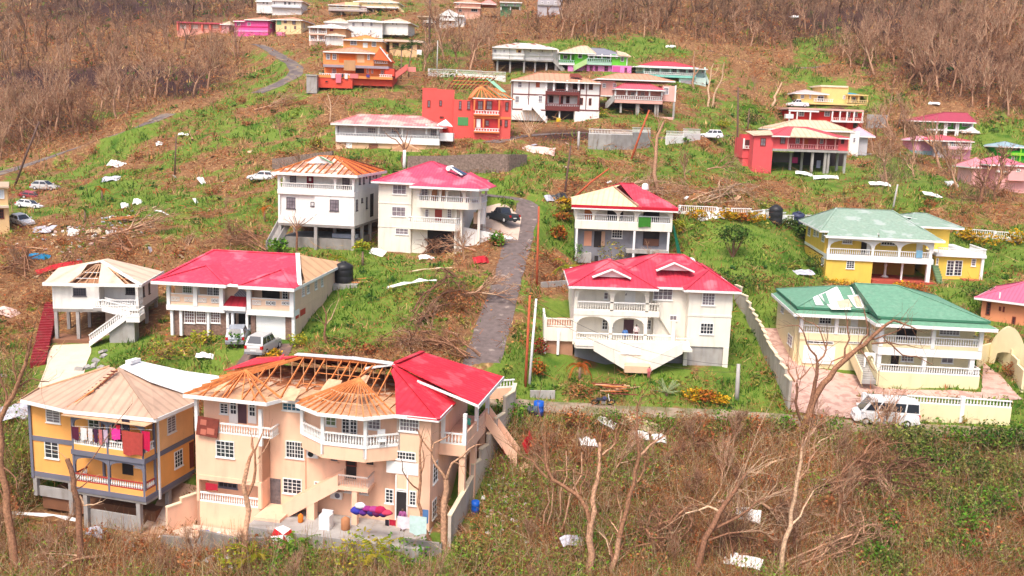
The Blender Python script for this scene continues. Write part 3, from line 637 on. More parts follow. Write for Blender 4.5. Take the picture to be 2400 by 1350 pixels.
# ================================================================== second row of houses
CREAM = mat('cream_wall',rgb(253,246,230),dirt=.22,var=.04)
CREAMY = mat('yellow_cream_wall',rgb(252,236,190),dirt=.14,var=.05)
OFFW = mat('off_white_wall',(.80,.78,.73,1),dirt=.2,var=.04)
PINKP = mat('pale_peach_wall',rgb(248,212,182),dirt=.12,var=.05)
STONE = mat('brown_stone',rgb(142,112,98),var=.35,scale=5,bump=.6,bscale=6)
GREYB = mat('grey_block_wall',rgb(142,142,150),dirt=.35,var=.12,bump=.2)
DKRED = mat('dark_red_door',rgb(140,38,56))
def H3_():
 h = House('stilt_house','small white house on tall concrete posts, zigzag front stairs, holes in its roof','Z4',500,648,73,6)
 h.detail = 2; h.wf = mat('dark_frame',rgb(90,84,90))
 uw = h.F(925,600)[0]; ur = h.F(1288,600)[0]; W = h.F(492,415)[1]; D = 7.2
 h.box('wall',OFFW,0,uw,0,D,0,W); h.box('wall',OFFW,uw+.01,ur,1.6,D,0,W); h.box('floor_slab',CONCD,-.03,ur+.03,-.03,D,-.3,-.01)
 h.post(ur-.12,.14,0,W,.14,OFFW); h.box('parapet',OFFW,uw+.01,ur,0,.12,0,.35); h.rail([(uw-.1,-.1),(ur-.05,.06),(ur-.05,1.5)],.35,.65,TRIM,sp=.22)
 h.win(680,455,802,530,nx=5,ny=4); h.win(1170,440,1262,515,at=1.6,nx=4,ny=3); h.box('corner_board',TRIM,-.05,.1,-.04,-.005,0,W)
 for a,b,c,d in ((1.6,2.1,1.0,2.1),(3.6,4.1,.9,2.0)): h.opening(a,b,c,d,'R',ur,1,3)
 for u in (.15,2.2,4.4,ur-.2):
  for v in (.15,3.4,D-.2): 
   if not (u > 4 and v < 1): h.post(u,v,h.ground(u,v)-.8,-.3,.15,CONC,'stilt')
 h.box('store_wall',mat('beige_block',rgb(214,188,170),dirt=.3),uw+.3,uw+2.2,.7,3.2,h.ground(uw,1)-.8,-.31)
 h.box('carport_floor',mat('dirt_floor',rgb(150,105,80)),-.3,uw+1,-.5,D-1,h.ground(2,2)-1.2,h.ground(2,0)+.12)
 sl = h.F(1200,700,-1.0); lz = sl[1]-.1; ul2 = h.F(1325,700,-1.0)[0]
 h.stair((sl[0]+.1,-.9,lz),(uw+.5,-.9,.3),.9,OFFW,n=9,side=True,sm=TRIM,bal=True)
 h.box('landing',CONC,uw-.3,uw+.6,-.95,-.02,.05,.3); h.rail([(uw-.25,-.9),(uw+.6,-.9)],.3,.8,TRIM,sp=.2)
 h.box('landing',OFFW,sl[0],ul2,-2.0,-.05,lz-.5,lz); h.rail([(sl[0],-1.95),(ul2-.06,-1.95),(ul2-.06,-.1)],lz,.75,TRIM,sp=.22)
 lo = h.F(830,985,-2.0)
 h.stair((lo[0],-1.95,lo[1]+.1),(sl[0],-1.95,lz),1.0,CONC,n=14,side=True,sm=TRIM,bal=True)
 h.box('store_wall',CONC,sl[0]-1.7,ul2-.6,-1.7,-.2,h.ground(sl[0],-1)-.6,lz-.51)
 e = .65; u0,u1,v0,v1 = -e,ur+.5,-e,D+.5; w = W+.1; ap = h.F(945,208,3.2); A = (ap[0],3.2,ap[1]); B = (2.2,3.6,w+(ap[1]-w)*.8)
 lp = lambda p,q,t: ('L',*lerp(p,q,t))
 f0,f1 = (u0,v0,w),(u1,v0,w); PB = mat('pale_roof_board',rgb(236,208,182),dirt=.2,var=.06,stripe=1,bump=.1)
 pt = lambda u: (u,v0,w)
 h.poly('roof',PB,[('L',*f0),('L',1.55,v0,w),('L',2.3,1.2,w+.75),('L',*B),('L',u0,3.4,w+.9)])
 h.poly('roof',PB,[('L',4.5,v0,w),('L',7.1,v0,w),lp((7.1,v0,w),A,.55),('L',*A),lp((4.5,v0,w),A,.8)],label='loose pale roof board between two holes')
 h.poly('roof',PB,[('L',*f1),('L',u1,v1,w),('L',A[0],D-2,A[2]),('L',*A)])
 h.poly('roof',PB,[('L',u0,v1,w),('L',u0,3.4,w+.9),('L',*B),('L',*A),('L',A[0],D-2,A[2]),('L',u1,v1,w)])
 h.beam('hip_cap',TRIM,f1,A,.4,.1); h.beam('hip_cap',TRIM,B,A,.2,.12); h.beam('fascia',TRIM,(u0,v0-.03,w-.06),(u1,v0-.03,w-.06),.06,.3); h.beam('fascia',TRIM,(u1+.03,v0,w-.06),(u1+.03,v1,w-.06),.06,.3); h.beam('fascia',TRIM,(u0-.03,v0,w-.06),(u0-.03,v1,w-.06),.06,.3)
 for u in (1.6,2.4,3.2,4.0,7.5,8.3): h.beam('rafter',WOODP,(u,v0+.1,w-.05),lerp((u,v0,w),A,.85),.07,.14)
 for k in (.25,.5): h.beam('batten',TRIM,lerp((1.6,v0,w),A,k),lerp((4.4,v0,w),A,k),.08,.05); h.beam('batten',WOOD,lerp((7.1,v0,w),A,k),lerp((9,v0,w),A,k),.08,.05)
 h.box('ceiling',mat('ceiling_boards',rgb(205,150,110),var=.25,scale=2),.1,ur-.1,.1,D-.1,W-.06,W+.02)
 return h
H3 = H3_()
def H4_():
 h = House('red_roof_house','peach two-storey house with bright red hipped roof, stone base and white garage door','Z5',130,650,71,-6)
 h.detail = 2; vi = 1.6; D = 15.5
 g = h.F(1298,930)[1]-.4; u3 = h.F(635,500)[0]; um = h.F(882,500)[0]; ur = h.F(1300,500)[0]
 We = h.F(385,412)[1]; slab = .42
 h.box('wall',PINKP,0,ur-.01,vi,D,slab,We+.1); h.box('wall',PINKP,u3+.15,um-.12,.9,vi-.01,slab,We)
 h.box('wall',PINKP,.3,ur-.01,vi+.3,D,g,slab-.01); h.box('side_wall',PINKP,ur-.25,ur,.12,vi,slab+.0,We); h.box('side_wall',PINKP,ur-.22,ur-.02,.6,vi+.29,g,slab-.02)
 h.box('slab_band',TRIM,-.1,u3+.25,-.06,vi-.02,-.08,slab); h.box('slab_band',TRIM,um-.2,ur+.04,-.06,vi-.02,-.12,slab-.01); h.box('slab_band',TRIM,u3+.26,um-.21,.3,vi-.03,-.1,.12)
 for u in (.12,h.F(388,500)[0],u3-.05,um+.05,ur-.14): h.post(u,.1,slab,We,.2 if u > 1 else .16,TRIM)
 ops = lambda a,b: [(a,b,We-.55,We-.1)]
 u2 = h.F(388,500)[0]
 h.arches(.28,u2-.2,We-.55,We+.1,[(.3,u2-.25,We-.5,We-.08)],v=.04,t=.16,m=TRIM); h.arches(u2+.2,u3-.26,We-.55,We+.1,[(u2+.25,u3-.3,We-.5,We-.08)],v=.04,t=.16,m=TRIM)
 def grille(x0,x1,y0,y1,dark=False):
  a,w1 = h.F(x0,y0,.02); b,w0 = h.F(x1,y1,.02); mb = MB()
  mb.box(a,b,-.0,.03,w0,w0+.05).box(a,b,0,.03,w1-.05,w1)
  n = 8
  for i in range(n+1):
   if i in (3,4,5): continue
   x = a+(b-a)*i/n; mb.box(x-.02,x+.02,0,.03,w0,w1)
  c0,c1 = a+(b-a)*.28,a+(b-a)*.72; mb.beam((c0,.015,w0),(c1,.015,w1),.03,.05); mb.beam((c1,.015,w0),(c0,.015,w1),.03,.05)
  mb.build('grille',TRIM,h.e); h.box('grille_recess',DARK if dark else PINKP,a,b,.05,.06,w0,w1)
 for x0,x1,y0,y1,d in ((162,240,535,580,0),(287,365,540,585,0),(415,490,546,592,0),(537,605,552,597,1),(918,998,570,615,0),(1045,1135,575,620,1),(1192,1270,580,620,1)): grille(x0,x1,y0,y1,d)
 for a,b in ((.3,u3-.26),(um+.26,ur-.3)): h.box('parapet',PINKP,a,b,.065,.16,slab,slab+1.05); h.box('coping',TRIM,a,b,.03,.2,slab+1.06,slab+1.12)
 h.win(270,420,360,505,at=vi,nx=4,ny=3,gl=mat('green_glass',(.16,.2,.1,1),rough=.2)); h.win(405,430,428,505,at=vi,nx=1,ny=3)
 h.win(500,440,555,590,at=vi,nx=3,ny=5,gl=CURT,name='french_door',sill=False); h.win(557,442,615,594,at=vi,nx=3,ny=5,name='french_door',sill=False)
 h.panel(1010,462,1175,572,DARK,at=vi,name='opening',knob=False,out=.02); h.win(1197,472,1255,590,at=vi,nx=2,ny=4,name='glazed_door',sill=False)
 u,w = h.F(822,525,.9); MB().box(-.55,.55,-.06,0,-.55,.55).build('diamond_vent',GREYB,h.e,(u,.9,w)).rotation_euler = (0,R(45),0)
 for k in range(5): MB().box(-.5,.5,-.08,-.061,-.45+k*.2,-.4+k*.2).build('louvre',mat('louvre_grey',rgb(100,100,110)),h.e,(u,.9,w)).rotation_euler = (0,R(45),0)
 h.poly('canopy_roof',mat('canopy_red',rgb(168,36,52),stripe=3),[('L',u3+.1,-.1,.62),('L',um-.25,-.1,.62),('L',um-.25,.88,1.45),('L',u3+.5,.88,1.45)]); h.box('canopy_fascia',TRIM,u3+.1,um-.25,-.14,-.09,.2,.62)
 for x,y in ((178,905),(262,930)): u = h.F(x,y,.3)[0]; h.post(u,.3,g,-.1,.13,TRIM)
 for x in (512,692,738,872): u = h.F(x,800,.3)[0]; h.post(u,.3,g,-.1,.12,TRIM)
 ug0,ug1 = h.F(950,820,.4)[0],h.F(1226,820,.4)[0]; uo = h.F(745,820,.6)[0]
 h.box('stone_wall',STONE,.4,uo-.3,.45,vi+.25,g,-.12); h.box('stone_pier',STONE,um+.05,ug0-.02,.35,vi,g,-.13); h.box('stone_pier',STONE,ug1+.02,ur-.25,.35,vi,g,-.13)
 h.post(ur-.1,.3,g,-.13,.14,TRIM)
 for x0,x1 in ((288,382),(398,490),(530,622)): h.win(x0,658 if x0 < 500 else 672,x1,782,at=.45,nx=4,ny=4,gl=mat('pinkish_pane',(.16,.09,.09,1),rough=.2))
 mb = MB(); w0,w1 = h.F(1090,948,.5)[1],-.14; mb.box(ug0,ug1,.5,.6,w0,w1)
 for k in range(1,4): z = w0+(w1-w0)*k/4; mb.box(ug0+.05,ug1-.05,.485,.499,z-.015,z+.015)
 mb.build('garage_door',TRIM,h.e)
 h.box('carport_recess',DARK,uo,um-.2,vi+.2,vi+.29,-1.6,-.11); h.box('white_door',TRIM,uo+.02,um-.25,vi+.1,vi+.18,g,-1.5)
 h.box('terrace',mat('red_tile_floor',rgb(190,90,70)),uo-1.6,ur,-1.0,.3,g,h.F(1090,952,.3)[1])
 for (x0,x1,y0,y1) in ((1378,1402,435,530),(1424,1448,402,505),(1498,1520,365,468),(1556,1576,338,440)): h.win(x0,y0,x1,y1,'R',ur,2,4,gl=CURT)
 for (x0,x1,y0,y1) in ((1314,1350,682,742),(1364,1412,652,708)): h.panel(x0,y0,x1,y1,mat('red_vent_block',rgb(205,80,62)),'R',ur,name='vent_block',knob=False,out=.02)
 RR = mat('crimson_shingle_roof',rgb(232,66,92),rough=.75,var=.16,scale=5,dirt=.2,bump=.3,bscale=30,alt=rgb(236,110,128),altamt=.2,altscale=.4,dirtcol=(.55,.25,.27,1))
 w = We+.12; e = .9; rf = h.F(560,105,D/2); rh = rf[1]-w; u0,u1 = -e-.2,ur+.4; vf = .3
 ra = rf[0]; rb = h.F(1340,132,D/2)[0]; vm = D/2; H = w+rh
 Lp = lambda *p: ('L',*p)
 h.poly('roof',RR,[Lp(u0,vf,w),Lp(u1,vf,w),Lp(rb,vm,H),Lp(ra,vm,H)]); h.poly('roof',RR,[Lp(u0,D+.6,w),Lp(u0,vf,w),Lp(ra,vm,H)]); h.poly('roof',RR,[Lp(u1,D+.6,w),Lp(u0,D+.6,w),Lp(ra,vm,H),Lp(rb,vm,H)])
 h.poly('roof',mat('bare_roof_boards',rgb(236,186,142),stripe=1,bump=.2),[Lp(u1,vf+2,w+.05),Lp(u1,D+.6,w),Lp(rb,vm,H)],label='right slope stripped to peach boards')
 h.beam('barge_board',TRIM,(rb,vm,H+.1),(u1,vf+.3,w+.1),.4,.12); h.beam('fascia',TRIM,(u1,vf,w-.1),(u1,D+.6,w-.1),.06,.28)
 for (xa,xb,uA,vA) in ((u0,u3+.8,None,None),(um-.6,u1,None,None)):
  c = (xa+xb)/2+.3; dep = 3.4; hh = rh*.62; v0 = -e
  h.poly('roof',RR,[Lp(xa,v0,w+.02),Lp(xb,v0,w+.02),Lp(c,v0+dep,w+hh)]); h.poly('roof',RR,[Lp(xb,v0,w+.02),Lp(xb,vf+.6,w+.15),Lp(c+.3,vf+(vm-vf)*.62,w+hh),Lp(c,v0+dep,w+hh)]); h.poly('roof',RR,[Lp(xa,vf+.6,w+.15),Lp(xa,v0,w+.02),Lp(c,v0+dep,w+hh),Lp(c+.3,vf+(vm-vf)*.62,w+hh)])
  h.beam('fascia',TRIM,(xa,v0-.04,w-.1),(xb,v0-.04,w-.1),.06,.3); h.beam('fascia',TRIM,(xb,v0,w-.1),(xb,vf,w-.1),.06,.26); h.beam('fascia',TRIM,(xa,v0,w-.1),(xa,vf,w-.1),.06,.26)
  h.beam('hip_cap',RR,(xa,v0,w+.08),(c,v0+dep,w+hh+.06),.28,.06); h.beam('hip_cap',RR,(xb,v0,w+.08),(c,v0+dep,w+hh+.06),.28,.06)
 h.beam('ridge_cap',RR,(ra,vm,H+.05),(rb,vm,H+.05),.35,.08); h.beam('hip_cap',RR,(u0,vf,w+.1),(ra,vm,H+.05),.3,.06)
 h.box('soffit',TRIM,u0+.1,ur,-e+.05,vi-.05,We+.0,We+.05)
 return h
H4 = H4_()
def H8_():
 h = House('red_roof_house','cream two-level house with red hipped roofs, arched verandas and white double stairs in front','Y1',1300,1165,70,0)
 h.detail = 2; D = 12.0
 h.u0 = ul = h.F(292,1000)[0]; ug = h.F(812,1000)[0]; ub = h.F(1045,1000)[0]; ur = .25; vi = 1.9; vr = 1.2
 We = h.F(1200,795)[1]; F1 = h.F(540,1128)[1]; F2 = h.F(540,925)[1]; g = h.F(1280,1292)[1]-1.0
 h.box('wall',CREAM,ul+.15,ug+.3,vi,D,F1-.3,We); h.box('wall',CREAM,ug+.31,ub+.1,vr,D,F1-.3,We); h.box('wall',CREAM,ub,ur,0,D,0,We); h.box('foundation',GREYB,ul+.3,ub-.01,.6,D,g,F1-.31)
 h.box('foundation',CONC,ub+.1,ur-.55,.12,D,g,-.01); h.post(ur-.27,.2,g,-.01,.25,CREAM); h.post(ub+.0,.1,g,-.01,.18,CREAM)
 h.box('string_course',CREAM,ub-.04,ur+.04,-.05,-.003,F2-.22,F2-.02)
 h.box('balcony_slab',CREAM,ul,ug+.6,-.02,vi-.01,F2-.45,F2); h.box('balcony_slab',CREAM,ul,ub-.02,-.05,vi-.01,F1-.35,F1)
 cols = [ul+.13,h.F(540,1000)[0],h.F(770,1000)[0]]
 for (a,b) in ((F1,F2-.46),(F2,We)):
  ops = [(cols[0]+.18,cols[1]-.16,b-1.15,b-.12),(cols[1]+.16,cols[2]-.14,b-1.15,b-.12)]
  h.arches(cols[0]-.12,cols[2]+.16,a+.0,b,ops,v=.03,t=.26,m=CREAM)
  h.arches(.3,vi,a,b,[(.35,vi-.2,b-1.0,b-.2)],v=ul+.22,t=.2,m=CREAM,face='R')
 h.rail([(ul+.3,.1),(cols[2]+.1,.1)],F2,.85,CREAM,sp=.22,cap=TRIM); h.rail([(cols[2]+.1,.1),(ug+.55,.1),(ug+.55,vr)],F2,.85,CREAM,sp=.24)
 h.rail([(ul+.3,.1),(cols[1],.1),(cols[2],.1),(ub-1.2,.1)],F1,.8,CREAM,sp=.22,cap=TRIM)
 h.stair((ub-.7,.9,F1),(ug+.6,.9,F2-.05),.8,CREAM,n=9,sm=CREAM)
 h.box('stair_pier',CREAM,h.F(940,1000,.2)[0],h.F(965,1000,.2)[0],.05,.35,F1,h.F(945,985,.2)[1]); h.box('terrace_floor',mat('brick_terrace',rgb(190,140,112)),ub-1.1,ub-.02,-.9,vr-.02,F1-.2,F1+.03)
 h.rail([(ub-1.2,-.9),(ub+.15,-.9)],F1,.8,CREAM,sp=.22)
 pz = lambda x,y: (h.F(x,y,-1.0)[0],-1.0,h.F(x,y,-1.0)[1])
 MB().prism([pz(300,1128),pz(1060,1138),pz(1062,1196),pz(1002,1192),pz(800,1298),pz(608,1285),pz(425,1172),pz(300,1168)],(0,.92,0)).build('stair_wall',CREAM,h.e)
 a,b,c_,d_ = pz(420,1140),pz(620,1265),pz(1000,1160),pz(790,1278)
 for lo,hi in ((b,a),(d_,c_)):
  h.stair((lo[0],-2.0,lo[2]),(hi[0],-2.0,hi[2]),.95,CREAM,n=10,side=False); MB().prism([(lo[0],-2.1,lo[2]-.35),(hi[0],-2.1,hi[2]-.4),(hi[0],-2.1,hi[2]+.75),(lo[0],-2.1,lo[2]+.75)],(0,.1,0)).build('stair_wall',CREAM,h.e)
 h.box('stair_landing',mat('peach_step',rgb(240,205,170)),b[0],d_[0],-2.3,-1.02,b[2]-.6,b[2]+.02); h.box('landing',CREAM,a[0]-1.6,a[0],-2.0,-.06,F1-.25,F1-.02); h.box('landing',CREAM,c_[0],c_[0]+.9,-2.0,-1.02,F1-.25,F1-.02)
 h.rail([(a[0]-1.6,-2.0),(a[0],-2.0)],F1,.8,CREAM,sp=.2); h.win(605,1155,735,1205,at=-1.01,nx=4,ny=1,gl=TRIM)
 h.win(492,800,522,848,at=vi,nx=1,ny=2,gl=CURT); h.panel(630,795,700,885,TRIM,at=vi,name='door'); MB().prism([(h.F(662,818,vi)[0]+.42*math.cos(t),vi-.05,h.F(662,822,vi)[1]+.3*math.sin(t)) for t in np.linspace(0,math.pi,9)],(0,.01,0)).build('fanlight',CURT,h.e)
 h.win(480,975,520,1048,at=vi,nx=2,ny=3); h.win(543,990,560,1048,at=vi,nx=1,ny=3); h.panel(622,980,688,1090,mat('dark_doorway',(.10,.05,.06,1)),at=vi,name='doorway',knob=False,out=.02); h.win(772,982,805,1048,at=vi,nx=2,ny=3)
 h.win(818,765,947,852,at=vr,nx=4,ny=3,split=[2],gl=CURT); h.win(925,952,975,988,at=vr,nx=2,ny=1,gl=CURT)
 h.win(1140,805,1225,888,nx=4,ny=4,split=[2],gl=CURT); h.win(1127,1003,1215,1078,nx=4,ny=3,split=[2])
 MB().box(0,.45,-.9,.0,0,.75).build('side_tank_box',TRIM,h.e,(ur+.01,2.6,h.F(1320,945)[1]))
 pl = h.F(100,1000,1.0)[0]; pf = h.F(150,1022,1.0)[1]
 h.box('patio',mat('brick_terrace',rgb(190,140,112)),pl+.1,ul+.1,.6,7,g,pf-.4); h.box('patio_wall',CREAM,pl,ul,.35,.55,pf-1.3,pf-.05); h.rail([(pl+.1,1.0),(ul,1.0)],pf-.05,.8,CREAM,sp=.22); h.box('patio_wall',CREAM,pl,pl+.2,.56,7,pf-1.3,pf+.5)
 h.post(pl+.12,.45,g,pf+.9,.13,CREAM); h.post(h.F(193,1090,.4)[0],.3,pf-2.6,pf-.3,.12,TRIM)
 w = We+.12; e = .6
 h.hip(ul-e,ug+.3,-e,D*.75,w,1.9,REDROOF,axis='v',capm=REDROOF)
 h.hip(ul+2.0,ur+e,vr-e+.0,D+e,w+.01,h.F(890,550,6.6)[1]-w,REDROOF,ridge=(h.F(890,550,5.8)[0]-.5,h.F(890,550,5.8)[0]+2.0))
 h.hip(ub-e,ur+e-.02,-e,D*.7,w+.02,1.6,REDROOF,axis='v')
 def gablet(xl,xr,xa,ya,yb,v):
  a_,b_,t = h.F(xl,yb,v),h.F(xr,yb,v),h.F(xa,ya,v); z0 = min(a_[1],b_[1])
  MB().prism([(a_[0]+.3,v,z0+.02),(b_[0]-.3,v,z0+.02),(t[0],v,t[1]-.15)],(0,.1,0)).build('gablet',TRIM,h.e)
  for q in (a_,b_): 
   h.beam('gablet_trim',TRIM,(q[0],v-.25,z0),(t[0],v-.25,t[1]),.5,.14)
   h.poly('gablet_roof',REDROOF,[('L',q[0],v-.2,z0+.1),('L',q[0]+(t[0]-q[0])*.1,v+1.6,z0+.15),('L',t[0],v+1.8,t[1]+.1),('L',t[0],v-.2,t[1]+.1)],t=.04)
 gablet(415,668,545,648,698,.75); gablet(835,1085,955,605,655,2.6)
 MB().lathe([(.45,0),(.5,.1),(.5,.75),(.3,.95),(.12,1.0)]).build('roof_tank',TRIM,h.e,(h.F(1035,620,7)[0],7,h.F(1035,620,7)[1])).rotation_euler = (R(20),R(60),0)
 h.box('soffit',TRIM,ul-.3,ug+.2,-.4,1.9,We,We+.06)
 return h
H8 = H8_()
def H10_():
 h = House('green_roof_house','long pale yellow two-storey house with green hipped roof and white bare patch, behind the minibus','Y2',1255,635,70,-4)
 h.detail = 2
 ur = h.F(2065,600)[0]; W2 = h.F(1650,565)[1]; We = h.F(1650,415)[1]; g = h.F(2050,918)[1]-.6; vi = 1.8; D = 13; vl = 3.0
 ul = h.F(655,480,vl)[0]; wl2 = h.F(900,472,vl)[1]; wl0 = h.F(900,530,vl)[1]; gl_ = h.F(800,715,vl)[1]-.8
 h.box('wall',CREAMY,.1,ur,vi,D,g,We); h.box('wall',CREAMY,ul-.3,.09,vl+vi*.6,D,gl_,We-.0); h.box('wall',CREAMY,ul,-.9,vl+.1,vl+vi*.6-.01,gl_,wl0)
 h.box('balcony_slab',TRIM,0,ur+.1,-.02,vi-.01,0,W2-.35); h.box('parapet',CREAMY,0,ur+.08,0,.12,W2-.34,W2); h.rail([(.1,vl),(.1,.06),(ur,.06),(ur,vi)],W2,.8,TRIM,sp=.22)
 h.box('balcony_slab',CREAMY,ul-.05,-.01,vl,vl+1.07,wl0,wl2-.05); h.rail([(ul,vl+.08),(-.05,vl+.08)],wl2-.05,.8,TRIM,sp=.22)
 for u,v in ((.2,.1),(h.F(1690,500,.1)[0],.1),(ur-.1,.1)): h.post(u,v,W2-.3,We,.17,TRIM)
 for x in (655,930,1212): h.post(h.F(x,450,vl+.1)[0],vl+.1,wl2-.05,We-.05,.17,TRIM)
 pf = -.3; W1 = h.F(1650,790,pf)[1]; 
 h.box('porch_wall',CREAMY,.25,ur+.05,pf,pf+.15,g,W1); h.box('porch_floor',CONC,.3,ur,pf+.16,vi,g,W1-.1); h.rail([(.3,pf+.08),(ur,pf+.08),(ur,vi-.1)],W1,.75,TRIM,sp=.22)
 for x in (1265,1620): h.post(h.F(x,680,.3)[0],.3,W1,-.01,.17,TRIM)
 h.post(ur-.6,.3,W1,-.01,.2,TRIM)
 h.box('garden_wall_base',CREAMY,.3,ur+.03,pf-.03,pf-.002,g,W1-1.2)
 h.win(798,342,895,397,at=vl+vi*.6,nx=4,ny=2,split=[2]); h.panel(1045,352,1102,440,TRIM,at=vl+vi*.6)
 h.panel(1405,432,1560,522,DARK,at=vi,name='opening',knob=False,out=.02); h.win(1738,428,1900,485,at=vi,nx=6,ny=3,split=[2,4],gl=CURT)
 h.panel(1360,618,1422,735,DARK,at=vi,name='doorway',knob=False,out=.02); h.win(1440,622,1540,692,at=vi,nx=4,ny=3,split=[2],gl=CURT); h.win(1755,632,1850,705,at=vi,nx=2,ny=2,gl=CURT)
 u0,w1 = h.F(680,540,vl+.1); u1,w0 = h.F(912,712,vl+.1); mb = MB().box(u0,u1,vl-.02,vl+.09,w0,w1-.3)
 for k in range(1,5): z = w0+(w1-w0-.3)*k/5; mb.box(u0+.05,u1-.05,vl-.035,vl-.021,z-.015,z+.015)
 mb.build('garage_door',TRIM,h.e); h.win(700,530,912,553,at=vl+.05,nx=4,ny=1,gl=DARK,sill=False); h.win(1025,535,1140,552,at=vl+.05,nx=3,ny=1,gl=DARK,sill=False)
 for (x0,x1,y0,y1) in ((505,528,228,312),(555,592,478,565),(610,630,300,350)): h.win(x0,y0,x1,y1,'L',ul-.3,2,3,gl=CURT)
 sb = h.F(1150,842,-1.5); st = h.F(1105,640,2.6)
 h.stair((-1.7,-1.6,sb[1]),(-1.7,2.9,st[1]),1.3,CONC,n=12,dirv=(1,0,0),side=True,sm=CREAMY)
 h.arches(-1.0,.05,h.F(1200,740,.4)[1],-.02,[(-.85,-.1,-.9,-.25)],v=.5,t=.2,m=TRIM)
 GR = mat('green_shingle_roof',rgb(112,160,132),rough=.85,var=.12,scale=3,dirt=.25,bump=.2,bscale=40,dirtcol=(.30,.40,.30,1))
 w = We+.15
 h.hip(.0,ur,-.0,D-.2,w+.62,h.F(1400,95,6.4)[1]-w-.62,GR,over=.35,fascia=mat('green_fascia',rgb(70,130,100)),ridge=(-.8,h.F(1400,95,6.5)[0]))
 rL = h.F(905,100,7.8)[1]-w-.61; h.hip(ul-.3,ur*.6,vl,D-.4,w+.61,rL,GR,over=.3,fascia=mat('green_fascia',rgb(70,130,100)),ridge=(h.F(905,100,8)[0],5))
 for (a,b,c,d) in ((-.7,ur+.9,-.9,D+.4),(ul-1.0,.0,vl-.8,D+.2)):
  i0,i1,j0 = a+1.1,b-1.1,c+1.0
  h.poly('skirt_roof',GR,[('L',a,c,w),('L',b,c,w),('L',i1,j0,w+.62),('L',i0,j0,w+.62)]); h.poly('skirt_roof',GR,[('L',b,c,w),('L',b,d,w),('L',i1,d-1,w+.62),('L',i1,j0,w+.62)]); h.poly('skirt_roof',GR,[('L',a,d,w),('L',a,c,w),('L',i0,j0,w+.62),('L',i0,d-1,w+.62)])
  h.beam('fascia',TRIM,(a,c-.04,w-.1),(b,c-.04,w-.1),.06,.3); h.beam('fascia',TRIM,(b,c,w-.1),(b,d,w-.1),.06,.28); h.beam('fascia',TRIM,(a,c,w-.1),(a,d,w-.1),.06,.28)
 PL = mat('bare_plywood',rgb(232,196,168),var=.1)
 hl = vl-.3; slope = lambda x,y: None
 n0 = np.array([0,hl,w+.61]); rise = rL/((D-.4+.3-hl)/2)
 def onroof(x,y,up=.05):
  r = h._r(x,y); a_ = np.array([r@h.U,r@h.V,r[2]]); c = h.loc(C0); c = np.array(c)
  t = ((w+.61+up)+rise*(c[1]-hl)-c[2])/(a_[2]-rise*a_[1]); p = c+t*a_; return ('L',*p)
 for m_,pts in ((TRIM,[(750,190),(790,172),(835,250),(775,248)]),(TRIM,[(795,170),(938,105),(960,140),(990,205),(1040,262),(1050,285),(895,283)]),(PL,[(935,215),(1030,205),(1060,262),(960,275)]),(TRIM,[(1020,175),(1120,165),(1155,275),(1090,270),(1060,235)]),(PL,[(1062,182),(1108,178),(1135,265),(1092,262)]),(TRIM,[(1040,108),(1055,110),(1080,165),(1066,166)]),(GR,[(820,165),(850,152),(885,240),(850,240)])):
  h.poly('bare_patch',m_,[onroof(x,y,.11 if m_ is PL else (.13 if m_ is GR else .09)) for x,y in pts],t=.02)
 h.box('soffit',TRIM,ul-.5,ur+.4,vl-.4,vi+1.3,We+.01,We+.06); h.box('soffit',TRIM,-.4,ur+.4,-.5,vl-.41,We+.01,We+.06)
 return h
H10 = H10_()
